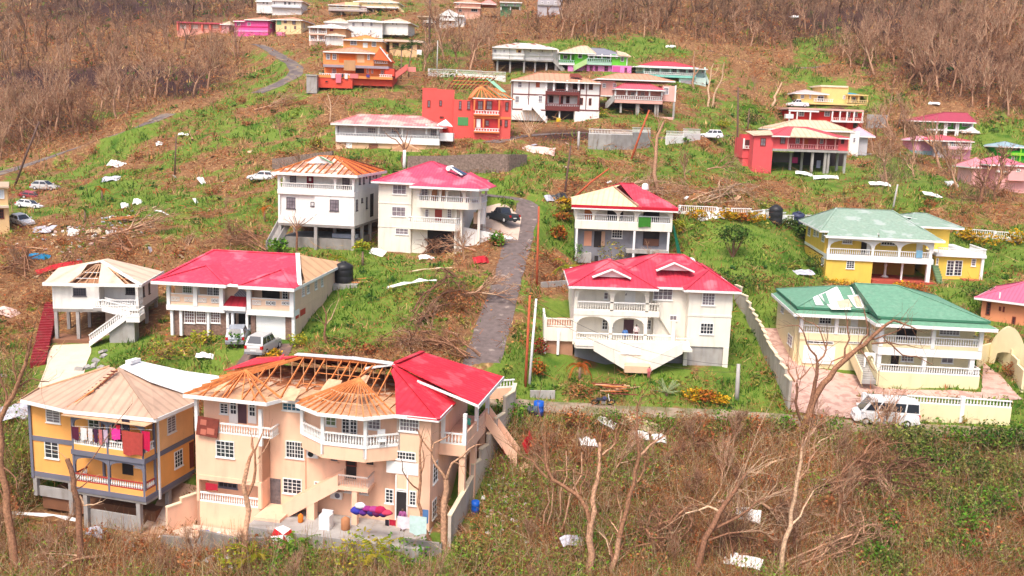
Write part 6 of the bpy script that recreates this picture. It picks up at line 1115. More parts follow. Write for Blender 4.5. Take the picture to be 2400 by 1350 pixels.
 PKR = pm('dusty_pink_roof',226,110,140,stripe=5,bump=.35,dirt=.1); w = h.F(2060,195,-.6)[1]; h.hip(h.F(2018,180,-.6)[0],b+1,-.8,10,w,1.7,PKR); h.cols((2215,),150,205,-.2,.06,TRIM,'vent_pipe')
 h = H('small_house','peach house with a dark window cut by the left edge of the view','X3',78,915,98,28); a,b,c,d = h.body(-250,560,78,920,pm('sand_peach_wall',248,206,150),0,8,2); h.wins(((-12,755,36,845),),0,DARK,WOODD,2,3); h.wins(((-15,570,40,660),),0,pm('pale_blue_pane',220,230,240),TRIM); h.band(-250,725,82,745,pm('pale_ledge',236,214,190),-.6,.6,'balcony_slab'); h.band(-250,545,84,562,PALER,-.5,9,'roof')
 h = H('ruined_wall','pale pink roofless ruin among shrubs, left of the yellow house','Y6',20,440,165,0); h.body(20,350,150,440,pm('shell_pink',246,205,190),0,.4,2); h.body(20,385,26,440,pm('shell_pink',246,205,190),.4,4,2); h.wins(((45,365,75,390),),0,DARK,TRIM,1,1); h.e['category'] = 'ruin'
 return hs
FARH = far_houses()
# ================================================================== terrain pads, roads, ground sheet
NOISE = (vnoise(gx/3.1,gy/3.1,3)-.5)*.5 + (vnoise(gx/1.3+9,gy/1.3,4)-.5)*.22
def sstep(x): x = np.clip(x,0,1); return x*x*(3-2*x)
def pad(h,u0,u1,v0,v1,w,blend=2.0,only=None):
 """level the ground inside a rectangle of a house's frame"""
 global gz
 qx,qy = gx-h.o[0],gy-h.o[1]; u = qx*h.U[0]+qy*h.U[1]; v = qx*h.V[0]+qy*h.V[1]
 d = np.maximum(np.maximum(u0-u,u-u1),np.maximum(v0-v,v-v1)); k = sstep(1-d/blend); t = h.o[2]+w+NOISE*.25
 if only == 'down': t = np.minimum(t,gz)
 if only == 'up': t = np.maximum(t,gz)
 gz = gz*(1-k)+t*k
pad(HO,-.5,4.4,-1,5.5,-3.3,2.2,'down'); pad(HO,4.6,11.5,-3,0,-2.9,1.5,'down')
pad(HP,-.5,5.3,-3.5,-.2,-.15,2.0,'down'); pad(HP,5.0,19,-4.2,-2.0,.5,2.5,'up'); pad(HP,18.4,22,-1,9,1.9,1.5,'up')
pad(H8,-12,.5,-4,3,H8.F(1280,1292)[1],2.0,'down')
def seg_dist(x,y,pts):
 best = np.full(np.shape(x),1e9); zz = np.zeros(np.shape(x))
 for p,q in zip(pts,pts[1:]):
  dx,dy = q[0]-p[0],q[1]-p[1]; L2 = dx*dx+dy*dy+1e-9; t = np.clip(((x-p[0])*dx+(y-p[1])*dy)/L2,0,1)
  d = np.hypot(x-p[0]-t*dx,y-p[1]-t*dy); m = d < best; best = np.where(m,d,best); zz = np.where(m,p[2]+(q[2]-p[2])*t,zz)
 return best,zz
def smooth_line(px_pts,step=1.0,fr='P'):
 P_ = np.array([T(*p,fr) for p in px_pts]); out = []
 n = len(P_)
 for i in range(n-1):
  p0,p1,p2,p3 = P_[max(i-1,0)],P_[i],P_[i+1],P_[min(i+2,n-1)]; k = max(2,int(np.linalg.norm(p2-p1)/step))
  for t in np.arange(k)/k: out.append(.5*((2*p1)+(-p0+p2)*t+(2*p0-5*p1+4*p2-p3)*t*t+(-p0+3*p1-3*p2+p3)*t**3))
 out.append(P_[-1]); return np.array(out)
ROADS = []
def carve(line,width,up=0):
 global gz
 d,z = seg_dist(gx,gy,line[::2] if len(line) > 60 else line); k = sstep(1-(d-width/2-.3)/1.6); gz = gz*(1-k)+(z+up)*k; ROADS.append((line,width))
LANE = smooth_line([(1095,920),(1118,880),(1135,830),(1153,775),(1172,715),(1190,655),(1205,600),(1222,545),(1234,505),(1236,482),(1215,467),(1165,461),(1120,456)])
CROSS = smooth_line([(1130,938),(1250,952),(1400,962),(1550,968),(1700,974),(1850,985),(2000,1000),(2150,1008),(2420,1020)])
LEFTR = smooth_line([(-60,440),(30,415),(110,388),(190,360),(270,333),(340,308),(400,282)])
UPR = smooth_line([(600,225),(650,205),(690,182),(690,160),(660,140),(625,118),(600,108)])
DRV = smooth_line([(640,806),(622,835),(600,870),(575,905)]); DRV3 = smooth_line([(168,808),(155,860),(140,905),(128,950)])
HILLR = smooth_line([(1660,118),(1720,135),(1800,156),(1880,160),(1960,150)]); MIDR = smooth_line([(1150,335),(1240,318),(1400,312),(1530,325),(1620,318),(1700,318)])
for l,w in ((LANE,3.0),(CROSS,3.2),(LEFTR,3.8),(UPR,3.4),(DRV,4.2),(DRV3,3.4),(HILLR,2.6),(MIDR,3.2)): carve(l,w,.5 if l is UPR else (1.3 if l is LEFTR else 0))
YARD_PX = [(1783,770),(1828,772),(1880,858),(2000,880),(2070,915),(2300,920),(2305,850),(2345,880),(2398,938),(2022,928),(2015,985),(1856,968)]
APRON_PX = [(1118,520),(1140,486),(1198,490),(1222,512),(1214,565),(1185,560),(1130,545)]
def poly_px(pp): return np.array([T(*p) for p in pp])
YARD,APRON = poly_px(YARD_PX),poly_px(APRON_PX)
def inside(x,y,poly):
 c = np.zeros(np.shape(x),bool)
 for p,q in zip(poly,np.roll(poly,-1,0)):
  with np.errstate(divide='ignore',invalid='ignore'): c ^= ((p[1] > y) != (q[1] > y)) & (x < (q[0]-p[0])*(y-p[1])/(q[1]-p[1]+1e-12)+p[0])
 return c
for pl in (YARD,APRON): m = inside(gx,gy,pl); gz = np.where(m,gz-NOISE,gz)
H2Y = np.array([HP.world(*p,0) for p in ((-4,-3.4),(5.5,-3.4),(5.5,.1),(-.2,.1),(-.2,3),(-4,3))])
COVER = [(870,745,150,95,1,0),(960,645,140,45,.95,.1),(1500,905,220,50,.75,.3),(1735,560,130,75,1,0),(1850,620,60,60,.85,.2),(1215,860,24,90,.95,.05),(1272,520,25,60,.9,.1),(1730,830,60,110,.95,.1),
(330,480,110,55,.95,.1),(570,830,110,40,.85,.2),(480,830,80,45,.8,.25),(2310,610,80,60,.9,.1),(250,830,90,28,.95,.05),(1350,385,190,40,.75,.35),(1650,405,160,40,.85,.25),(2060,440,200,45,.8,.25),(560,370,150,50,.55,.45),(450,290,110,40,.6,.5),
(260,285,90,28,.85,.3),(640,165,60,40,.8,.2),(1510,115,95,28,.85,.2),(1900,140,70,70,.7,.4),(1960,215,120,50,.65,.4),(2330,315,80,40,.85,.2),(1060,205,90,30,.75,.35),(1250,120,60,25,.6,.5),(2290,1090,140,130,.95,.2),(1500,1080,150,80,.7,.55),(1235,1000,60,45,.8,.4),(60,900,70,90,.8,.3),(10,1010,60,60,.8,.3),(1100,950,60,30,.8,.2),(2000,1090,120,60,.6,.6),
(1330,105,110,22,.8,.3),(1960,105,70,50,.8,.3),(2060,205,70,40,.75,.3),(1285,800,40,80,.9,.2),(2350,1200,90,90,.8,.4),(1160,470,40,16,1,0),(1000,130,80,25,.6,.3),
(200,590,200,70,.25,1),(90,680,110,90,.3,.95),(520,565,110,55,.35,.8),(1060,715,115,80,.2,1),(1000,815,160,55,.3,.95),(1150,585,60,40,.2,1),(1000,585,110,25,.3,.9),(200,1300,300,70,.2,1),(800,1310,260,50,.6,.6),(1500,1260,420,110,.5,.9),(1800,1110,170,120,.45,1),(1380,1020,130,45,.35,1),(560,450,200,60,.5,.6),(1500,380,100,30,.5,.6),(2000,330,120,60,.4,.7),(1900,480,200,30,.5,.6),(380,340,150,60,.55,.5),(1500,445,130,55,.35,.9),(1700,460,160,40,.35,.85),(2250,450,130,70,.45,.8),(1340,318,130,22,.1,.7),(600,225,110,60,.45,.7),(900,240,160,40,.45,.65),(700,330,100,60,.5,.6),
(300,120,420,140,.12,1),(100,250,220,110,.15,1),(1400,40,320,50,.2,1),(1900,50,520,80,.12,1),(2250,130,260,130,.15,1),(1250,60,200,60,.25,.9),(1700,100,120,60,.25,.9),(2200,1280,300,80,.55,.7)]
def cover(x,y,z):
 px,py,_ = proj(x,y,z); g = np.full(np.shape(x),.52*.6); d = np.full(np.shape(x),.53*.6); s = np.full(np.shape(x),.6)
 for cx,cy,rx,ry,a,b in COVER:
  w = np.exp(-(((px-cx)/rx)**2+((py-cy)/ry)**2)*1.2)*2.2; g += a*w; d += b*w; s += w
 g,d = g/s,d/s; q = (vnoise(np.asarray(x)/8+3,np.asarray(y)/8,91)-.5)*.6+(vnoise(np.asarray(x)/3,np.asarray(y)/3+5,92)-.5)*.5; k = np.clip(1-np.abs(g-d),.15,1); return np.clip(g+q*k,0,1),np.clip(d-q*k,0,1)
cg,cdd = cover(gx,gy,gz)
SHADE_SOIL = [(300,182,260,34,1),(80,195,130,45,1),(430,195,90,40,1),(300,20,380,50,.75),(120,300,160,40,.6),(2000,50,460,70,.7),(2260,150,200,90,.7),(1340,318,130,20,.8),(1450,40,160,40,.5),(1990,262,120,16,.8)]  # gully and forest shade painted into the ground colour, plus dark soil banks
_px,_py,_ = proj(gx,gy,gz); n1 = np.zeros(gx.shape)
for a,b,c,d,k in SHADE_SOIL: n1 = np.maximum(n1,k*np.exp(-(((_px-a)/c)**2+((_py-b)/d)**2)))
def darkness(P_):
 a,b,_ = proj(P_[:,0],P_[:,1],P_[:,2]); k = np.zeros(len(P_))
 for c,d,e,f,q in SHADE_SOIL: k = np.maximum(k,q*np.exp(-(((a-c)/e)**2+((b-d)/f)**2)))
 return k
def build_terrain():
 me = bpy.data.meshes.new('terrain'); nx_,ny_ = len(GX),len(GY)
 vv = np.stack([gx,gy,gz],-1).reshape(-1,3); idx = np.arange(nx_*ny_).reshape(ny_,nx_)
 ff = np.stack([idx[:-1,:-1],idx[:-1,1:],idx[1:,1:],idx[1:,:-1]],-1).reshape(-1,4)
 me.vertices.add(len(vv)); me.vertices.foreach_set('co',vv.ravel()); me.loops.add(ff.size); me.polygons.add(len(ff)); me.loops.foreach_set('vertex_index',ff.ravel().astype(np.int32))
 me.polygons.foreach_set('loop_start',np.arange(0,ff.size,4,dtype=np.int32)); me.update(calc_edges=True)
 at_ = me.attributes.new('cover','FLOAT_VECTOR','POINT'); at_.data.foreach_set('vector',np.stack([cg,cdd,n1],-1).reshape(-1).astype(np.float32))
 m = bpy.data.materials.new('grassy_soil'); m.use_nodes = True; N = m.node_tree.nodes; L = m.node_tree.links; bs = N['Principled BSDF']; bs.inputs['Roughness'].default_value = 1; bs.inputs['Specular IOR Level'].default_value = .1
 a = N.new('ShaderNodeAttribute'); a.attribute_name = 'cover'; sp = N.new('ShaderNodeSeparateXYZ'); L.new(a.outputs['Vector'],sp.inputs[0]); tc = N.new('ShaderNodeTexCoord')
 def noise(sc,det=5):
  x = N.new('ShaderNodeTexNoise'); x.inputs['Scale'].default_value = sc; x.inputs['Detail'].default_value = det; L.new(tc.outputs['Object'],x.inputs['Vector']); return x.outputs[0]
 def mth(op,p,q):
  x = N.new('ShaderNodeMath'); x.operation = op
  for i,v in enumerate((p,q)):
   if isinstance(v,float): x.inputs[i].default_value = v
   else: L.new(v,x.inputs[i])
  return x.outputs[0]
 def mix(c1,c2,f):
  x = N.new('ShaderNodeMix'); x.data_type = 'RGBA'
  for s_,v in ((6,c1),(7,c2)):
   if isinstance(v,tuple): x.inputs[s_].default_value = v
   else: L.new(v,x.inputs[s_])
  L.new(f,x.inputs[0]); return x.outputs[2]
 def ss(v,lo,hi):
  x = N.new('ShaderNodeMapRange'); x.interpolation_type = 'SMOOTHSTEP'; x.inputs[1].default_value = lo; x.inputs[2].default_value = hi; L.new(v,x.inputs[0]); return x.outputs[0]
 soil = mix(rgb(104,72,50,.8),rgb(164,120,84,.8),noise(.9)); soil = mix(soil,rgb(196,156,108,.8),ss(noise(2.3),.5,.75))
 soil = mix(soil,rgb(84,58,54,.6),ss(sp.outputs[2],.15,.8))  # blends the painted shade blobs and dark banks into the soil
 grass = mix(rgb(86,124,40,.68),rgb(146,160,72,.68),noise(1.4)); grass = mix(grass,rgb(70,112,34,.66),ss(noise(.35),.5,.75))
 f = mth('ADD',sp.outputs[0],mth('MULTIPLY',mth('SUBTRACT',noise(.8),.5),1.1)); f = mth('SUBTRACT',f,mth('MULTIPLY',sp.outputs[1],.25))
 L.new(mix(soil,grass,ss(f,.22,.5)),bs.inputs['Base Color'])
 b = N.new('ShaderNodeBump'); b.inputs['Strength'].default_value = .6; b.inputs['Distance'].default_value = .25; L.new(noise(3.5),b.inputs['Height']); L.new(b.outputs[0],bs.inputs['Normal'])
 me.materials.append(m); me.polygons.foreach_set('use_smooth',[True]*len(ff)); return tag(link('hillside_terrain',me),kind='structure')
build_terrain()
ASPH = mat('worn_asphalt',rgb(118,104,100),rough=.95,var=.22,scale=1.6,alt=rgb(160,144,134),altamt=.0,altscale=.9,bump=.2,dirt=.0)
ASPHD = mat('dark_asphalt',rgb(112,100,98),rough=.95,var=.25,scale=.8,alt=rgb(140,124,108),altamt=.4,altscale=.6,bump=.2)
PALE = mat('pale_concrete_drive',rgb(236,214,188),rough=.9,var=.08,scale=.8,dirt=.2,bump=.1)
def strip(name,line,width,m,up=.06,j=.25):
 mb = MB(); n = 6; rows = []
 for i,p in enumerate(line):
  t = line[min(i+1,len(line)-1)]-line[max(i-1,0)]; t = t/np.linalg.norm(t[:2]+1e-9); s = np.array([t[1],-t[0],0]); r = []
  for k in range(n+1):
   wj = width/2*(1+ (j*(vnoise(np.array(i*.37),np.array(k*.0+hash(name) % 50),5)-.5) if k in (0,n) else 0)); q = p+s*((k/n*2-1)*wj); r.append((q[0],q[1],float(hz(q[0],q[1]))+up))
  rows.append(r)
 vs = [v for r in rows for v in r]; mb.add(vs,[(i*(n+1)+k,i*(n+1)+k+1,(i+1)*(n+1)+k+1,(i+1)*(n+1)+k) for i in range(len(rows)-1) for k in range(n)])
 return tag(mb.build(name,m,smooth=True),kind='structure')
strip('lane',LANE,3.2,ASPH); strip('cross_road',CROSS,3.2,mat('dusty_track',rgb(170,150,128),var=.2,scale=1.2,alt=rgb(130,124,90),altamt=.5)); strip('valley_road',LEFTR,3.8,ASPHD); strip('upper_road',UPR,3.2,ASPHD); strip('driveway',DRV,4.2,mat('driveway_asphalt',rgb(120,98,92),var=.25,scale=.8,alt=rgb(160,130,112),altamt=.4)); strip('concrete_driveway',DRV3,3.4,PALE); strip('hill_road',HILLR,2.6,ASPH); strip('middle_road',MIDR,3.2,ASPH)
from mathutils.geometry import delaunay_2d_cdt
def sheet(name,poly,m,up=.09,step=.8):
 b = []
 for p,q in zip(poly,np.roll(poly,-1,0)):
  k = max(1,int(np.hypot(*(q-p)[:2])/step)); b += [p[:2]+(q-p)[:2]*t for t in np.arange(k)/k]
 x0,y0 = poly[:,0].min(),poly[:,1].min(); X,Y = np.meshgrid(np.arange(x0,poly[:,0].max(),step),np.arange(y0,poly[:,1].max(),step)); mk = inside(X,Y,poly)
 vs = [Vector(p) for p in b]+[Vector((x,y)) for x,y in zip(X[mk],Y[mk])]; nb = len(b)
 r = delaunay_2d_cdt(vs,[(i,(i+1) % nb) for i in range(nb)],[],1,1e-4)
 return tag(MB().add([(v.x,v.y,float(hz(v.x,v.y))+up) for v in r[0]],r[2]).build(name,m,smooth=True),kind='structure')
sheet('paved_yard',YARD,mat('pink_pavers',rgb(216,178,162),var=.12,scale=1.5,alt=rgb(190,150,136),altamt=.4,altscale=1.3,bump=.3,bscale=14)); sheet('parking_apron',APRON,mat('apron_concrete',rgb(214,190,172),var=.12,dirt=.2)); sheet('back_yard',H2Y,mat('bare_yard',rgb(196,156,128),var=.2,scale=1.5,alt=rgb(225,200,180),altamt=.4),up=.12)
# ================================================================== walls, fences, poles, vehicles, small things
def simple_thing(name,label,cat,loc,rz=0,group=None): return empty(name,loc,rz,label,cat,group)
def dir_between(p,q): d = Vector(q)-Vector(p); return math.atan2(d.y,d.x)
def run_wall(name,label,px,hgt,m,t=.22,step=1.8,cap=None,fr='P',kind='step',cat='wall',capw=.1,tops=None,sink=1.2,pier=0,bal=None):
 """masonry wall along ground points: one panel (+ coping) per step"""
 P_ = [T(*p,fr) for p in px]; o = P_[0]; e = tag(empty(name,o,0,label,cat),kind='thing')
 pts = []; hh = []
 for i,(p,q) in enumerate(zip(P_,P_[1:])):
  n = max(1,int((q-p).length/step)); pts += [p.lerp(q,k/n) for k in range(n)]
  h0,h1 = (hgt if not isinstance(hgt,list) else hgt[i]),(hgt if not isinstance(hgt,list) else hgt[i+1]); hh += [h0+(h1-h0)*k/n for k in range(n)]
 pts.append(P_[-1]); hh.append(hgt if not isinstance(hgt,list) else hgt[-1])
 for i,(p,q) in enumerate(zip(pts,pts[1:])):
  a,b = p-o,q-o; a.z = hz(p.x,p.y)-o.z; b.z = hz(q.x,q.y)-o.z
  za,zb = (max(a.z,b.z)+hh[i],)*2 if kind == 'step' else (a.z+hh[i],b.z+hh[i+1])
  d = Vector((q.x-p.x,q.y-p.y,0)).normalized(); s = Vector((-d.y,d.x,0))*(t/2); bot = min(a.z,b.z)-sink
  MB().prism([Vector((a.x,a.y,bot))-s,Vector((b.x,b.y,bot))-s,Vector((b.x,b.y,zb))-s,Vector((a.x,a.y,za))-s],s*2).build('wall_panel',m,e)
  if bal:
   House.rail(type('H',(),{'e': e})(),[(a.x,a.y,za),(b.x,b.y,zb)],0,bal,cap or m,sp=.25,t=.14)
  elif cap:
   c = MB().beam((a.x,a.y,za+.04),(b.x,b.y,zb+.04),t+capw,.1).build('coping',cap,e)
  if pier and i % pier == 0:
   MB().box(a.x-.17,a.x+.17,a.y-.17,a.y+.17,bot,za+.35+(bal or 0)*.6).build('pier',cap or m,e)
 return e
BLOCKW = mat('weathered_block_wall',rgb(188,178,166),dirt=.5,var=.12,bump=.2); CAPC = mat('cream_coping',rgb(250,232,196),dirt=.1)
DSTONE = mat('dark_stone',rgb(140,120,108),var=.4,scale=4,bump=.7,bscale=7)
run_wall('boundary_wall','long grey block wall stepping uphill with cream coping, beside the paved yard',[(1848,962),(1815,880),(1778,800),(1748,740),(1722,700)],[2.0,1.9,1.8,1.6,1.5],BLOCKW,cap=CAPC,step=1.5)
run_wall('boundary_wall','pale stepped wall climbing along the right side of the peach house',[(1052,1290),(1105,1175),(1158,1062),(1200,968),(1206,945)],[2.1,2.0,1.9,1.7,1.6],mat('pale_block_wall',rgb(214,198,180),dirt=.45,var=.1),cap=CAPC,step=1.5)
run_wall('garden_wall','low peach wall with white balustrade behind the peach house',[(1148,935),(1204,940)],.9,PEACH,cap=TRIM,bal=.7,step=3)
run_wall('garden_wall','cream front wall with balustrade panels behind the white minibus',[(2020,978),(2120,985),(2250,990),(2365,996)],1.5,CREAMY,cap=TRIM,step=3.4,pier=2,bal=.65)
run_wall('garden_wall','peach partition wall between the orange house and the peach house',[(392,1252),(425,1238),(462,1218)],[2.0,2.1,2.4],PEACH,cap=CAPC,step=1.6)
run_wall('garden_wall','low grey mossy wall in front of the peach house yard',[(380,1285),(470,1292),(560,1290),(650,1286),(745,1288),(850,1298),(1035,1302)],.9,CONCD,step=2.2)
run_wall('retaining_wall','long dark stone retaining wall below the long white house',[(955,402),(1040,405),(1120,404),(1190,402),(1232,385)],[2.2,2.4,2.6,2.4,1.4],DSTONE,t=.4,step=3,kind='slope')
run_wall('retaining_wall','grey retaining wall behind the white house with orange rafters',[(640,395),(720,385),(780,378)],1.5,DSTONE,t=.4,step=3,kind='slope')
run_wall('retaining_wall','grey curved concrete wall with white railing beside the middle road',[(1378,348),(1430,352),(1480,350),(1522,344)],2.3,CONC,cap=TRIM,step=3.5,bal=.8)
run_wall('garden_wall','white balustraded wall in front of the parked white car',[(1560,338),(1600,334),(1640,328)],1.0,OFFW,cap=TRIM,step=3,bal=.9)
run_wall('garden_wall','white railed wall on the terrace left of the stilted white house',[(1005,178),(1070,180),(1130,184),(1185,192)],.6,OFFW,cap=TRIM,step=3.2,pier=2,bal=.9)
run_wall('garden_wall','grey retaining wall beside the vivid red house',[(2030,300),(2078,298)],2.6,CONC,step=4)
run_wall('fence','white baluster fence with square posts along the top of the upper lawn',[(1592,500),(1680,506),(1760,514),(1840,522),(1900,528)],.25,OFFW,cap=TRIM,step=3.1,pier=1,bal=.85,cat='fence')
run_wall('fence','white fence behind the yellow hedge right of the yellow house',[(2245,552),(2330,560),(2400,566)],.25,OFFW,cap=TRIM,step=3.1,pier=1,bal=.8,cat='fence')
run_wall('kerb_wall','low concrete block edge at the corner of the lane and the track',[(1242,928),(1300,934)],.5,CONC,step=3)
run_wall('kerb_wall','low pale edging wall left of the red-roofed house on the lane',[(1268,672),(1338,678)],.5,CONC,step=3)
run_wall('garden_wall','tan curved wall at the foot of the salmon brick house',[(2290,860),(2330,838),(2368,868),(2395,920)],1.6,CREAMY,step=1.8)
def hedge_arch():
 p,q = T(2318,850),T(2400,880); e = empty('arched_wall',p,0,'arched yellow garden wall overgrown with green at the right edge','wall'); d = q-p; mb = MB(); n = 10
 for i in range(n):
  a,b = i/n,(i+1)/n; z = lambda t: 1.6+2.4*math.sin(math.pi*t)**.8
  mb.prism([(d.x*a,d.y*a,.4*z(a)*.9 if .1 < a < .9 else -1),(d.x*b,d.y*b,.4*z(b)*.9 if .1 < b < .9 else -1),(d.x*b,d.y*b,z(b)),(d.x*a,d.y*a,z(a))],(.0,.3,0))
 mb.build('arch',CREAMY,e); return e
hedge_arch()
def red_steps():
 a,b = T(88,858),T(122,712); e = empty('garden_steps',a,0,'steep flight of red steps at the left of the small white house','steps'); d = b-a; n = 24; s = Vector((-d.y,d.x,0)).normalized()
 RS = mat('red_steps',rgb(146,34,44),dirt=.35,var=.12)
 for i in range(n):
  p,q = d*(i/n),d*((i+1)/n); z = q.z+.25
  MB().prism([Vector((p.x,p.y,p.z-1))-s*.65,Vector((q.x,q.y,p.z-1))-s*.65,Vector((q.x,q.y,z))-s*.65,Vector((p.x,p.y,z))-s*.65],s*1.3).build('step',RS,e)
red_steps()
def pole(label,px0,px1,w=.3,m=None,name='utility_pole',cat='pole',lean=0,arm=False):
 b = T(*px0); d = depth_of(b); top = Vector(at(*px1,d+lean)); e = MB().tube([Vector((0,0,-.5)),(top-b)*.5,top-b],[w/2,w/2*.9,w/2*.75],8).build(name,m or WOODD,None,b,smooth=True)
 tag(e,label,cat)
 if arm: MB().beam((top-b)*.95+Vector((-.8,0,0)),(top-b)*.95+Vector((.8,0,0)),.1,.12).build('cross_arm',m or WOODD,e)
 return e
RUST = mat('red_brown_pole',rgb(196,96,62),var=.2,scale=2); PALEP = mat('white_pole',(.78,.76,.73,1),dirt=.2); GREYP = mat('grey_pole',rgb(190,184,178),dirt=.3)
pole('red-brown leaning pole between the lane and the cream red-roofed house',(1231,905),(1242,692),.26,RUST); pole('red-brown pole beside the top of the lane, behind the cream house',(1258,668),(1263,484),.26,RUST)
pole('white post leaning at the roadside in front of the red-brown pole',(1240,900),(1257,700),.26,PALEP); pole('stout grey concrete post on the lawn right of the cream red-roofed house',(1727,935),(1731,853),.42,GREYP); pole('grey concrete post on the terrace below the brown-trimmed house',(1355,352),(1357,308),.45,GREYP)
pole('dark broken pole leaning over the scrub below the middle road',(1322,462),(1338,342),.3,mat('dark_pole',rgb(110,84,74))); pole('orange-brown fallen pole propped over the lane end',(1338,462),(1428,395),.3,RUST); pole('dark utility pole leaning beside the road at far left',(32,436),(92,285),.4,mat('dark_pole',rgb(110,84,74)),arm=True)
pole('thin dark pole standing on the slope left of the white stilt house',(409,410),(413,318),.25,mat('dark_pole',rgb(110,84,74))); pole('tall dark trunk-like pole above the small peach house',(1006,122),(1008,-15),.55,mat('dark_pole',rgb(110,84,74)),arm=True); pole('pale pole with broken crossbar beyond the middle terrace',(1024,172),(1026,95),.3,GREYP); pole('white gate post with pink stripe below the long white house',(948,395),(948,352),.55,PALEP,'gate_post'); pole('pale grey post behind the yellow house roof',(2092,492),(2104,432),.3,GREYP); pole('rusty leaning pole below the pink house',(1478,372),(1522,258),.35,RUST); pole('red-brown pole standing right of the coral house carport',(1728,372),(1730,205),.35,mat('dark_pole',rgb(110,84,74)),arm=True)
def wire(label,a,b,da,db,sag):
 p,q = Vector(at(*a,da)),Vector(at(*b,db)); tag(MB().tube([p.lerp(q,t)-Vector((0,0,sag*4*t*(1-t))) for t in np.linspace(0,1,14)],.016,4).build('overhead_wire',BLACKP),label,'wire')
wire('thin overhead wire running down beside the lane',(1263,486),(1242,694),depth_of(T(1258,668)),depth_of(T(1231,905)),1.2); wire('thin overhead wire crossing before the cream double stairs',(1242,696),(1731,856),depth_of(T(1231,905)),depth_of(T(1727,935)),1.4); wire('second overhead wire crossing before the cream double stairs',(1243,712),(1730,872),depth_of(T(1231,905)),depth_of(T(1727,935)),1.7)
GLZ = mat('car_glass',(.03,.035,.045,1),rough=.08,spec=.7); TAIL = mat('tail_light',(.5,.02,.02,1),rough=.2); HEADL = mat('head_light',(.7,.7,.7,1),rough=.15); CHROME = mat('plate_white',(.7,.7,.68,1))
def vehicle(label,loc,rz,paint,L=4.6,W=1.82,Hh=1.7,kind='suv',cat='car',name='parked_car',tilt=(0,0)):
 """front towards +x of its own frame"""
 e = empty(name,loc,rz,label,cat); e.rotation_euler = (tilt[0],tilt[1],rz)
 P_ = {'suv': dict(hood=.27,cowl=.33,roof0=.45,roof1=.88,tail=.97,belt=.58,bed=None),'hatch': dict(hood=.24,cowl=.30,roof0=.46,roof1=.80,tail=.95,belt=.60,bed=None),
 'van': dict(hood=.05,cowl=.09,roof0=.24,roof1=.97,tail=.99,belt=.52,bed=None),'pickup': dict(hood=.27,cowl=.32,roof0=.42,roof1=.60,tail=.66,belt=.58,bed=.66)}[kind]
 X = lambda t: L/2-t*L; wb = P_['belt']*Hh; gc = .22; hood = wb*(.92 if kind != 'van' else .98)
 def loft(name,st,m,n2=None):
  mb = MB(); vs = []
  for x,z0,z1,w0,w1 in st:
   vs += [(x,-w0*.94,z0),(x,-w0,z0+(z1-z0)*.25),(x,-w0*.995,z0+(z1-z0)*.7),(x,-w1,z1-.03),(x,-w1*.93,z1),(x,w1*.93,z1),(x,w1,z1-.03),(x,w0*.995,z0+(z1-z0)*.7),(x,w0,z0+(z1-z0)*.25),(x,w0*.94,z0)]
  k = 10; fs = [(i*k+j,i*k+(j+1) % k,(i+1)*k+(j+1) % k,(i+1)*k+j) for i in range(len(st)-1) for j in range(k)]
  fs += [tuple(range(k-1,-1,-1)),tuple(range((len(st)-1)*k,len(st)*k))]; mb.add(vs,fs); return mb.build(name,m,e,smooth=False)
 w = W/2
 body = loft('body',[(X(0),.38,hood*.72,w*.78,w*.74),(X(.03),.3,hood*.88,w*.92,w*.88),(X(.12),gc,hood*.97,w*.99,w*.95),(X(P_['cowl']),gc,wb,w,w*.97),(X(.6),gc,wb+.02,w,w*.97),(X(.9),gc+.02,wb+.03,w*.99,w*.95),(X(.985),.32,wb*.98,w*.93,w*.88),(X(1),.4,wb*.85,w*.86,w*.8)],paint)
 c0,r0,r1,tl = X(P_['cowl']),X(P_['roof0']),X(P_['roof1']),X(P_['tail'])
 tw,bw = w*.76,w*.94
 if kind == 'van': tw = w*.86
 mb = MB(); v = [(c0,-bw,wb),(r0,-tw,Hh-.04),(r1,-tw,Hh-.02),(tl,-bw*.97,wb+.02)]; v2 = [(x,-y,z) for x,y,z in v]
 top = [(r0,-tw*.85,Hh),(r1,-tw*.85,Hh),(r1,tw*.85,Hh),(r0,tw*.85,Hh)]
 mb.add(v+v2,[(0,1,2,3),(7,6,5,4),(0,4,5,1),(3,2,6,7),(1,5,6,2)]); mb.add(top+[v[1],v[2],v2[2],v2[1]],[(0,1,2,3),(4,5,1,0),(6,7,3,2),(5,6,2,1),(7,4,0,3)])
 mb.build('cabin',paint,e)
 def quad(name,a,b,c,d,m,off):
  n = (Vector(b)-Vector(a)).cross(Vector(d)-Vector(a)).normalized()*-off; return MB().add([Vector(p)+n for p in (a,b,c,d)],[(0,1,2,3)]).build(name,m,e)
 L3 = lambda p,q,t: lerp(p,q,t)
 for s in (0,1):
  A,B,C,D = (v if s == 0 else v2); nwin = {'van': 4,'suv': 3,'hatch': 2,'pickup': 2}[kind]
  for i in range(nwin):
   t0,t1 = (i+.06)/nwin,(i+.94)/nwin
   if kind == 'van' and i == 0: t0 = .05
   lo0,lo1,hi0,hi1 = L3(A,D,t0),L3(A,D,t1),L3(B,C,t0),L3(B,C,t1)
   q = [L3(lo0,hi0,.12),L3(lo1,hi1,.12),L3(lo1,hi1,.84),L3(lo0,hi0,.84)]
   if s: q = [q[1],q[0],q[3],q[2]]
   quad('side_window',*q,GLZ,.012)
 quad('windscreen',L3(v[0],v2[0],.95),L3(v[0],v2[0],.05),L3(v[1],v2[1],.1),L3(v[1],v2[1],.9),GLZ,.012)
 rq = [L3(L3(v[3],v2[3],.1),L3(v[2],v2[2],.1),.2),L3(L3(v[3],v2[3],.9),L3(v[2],v2[2],.9),.2),L3(v[2],v2[2],.86),L3(v[2],v2[2],.14)]
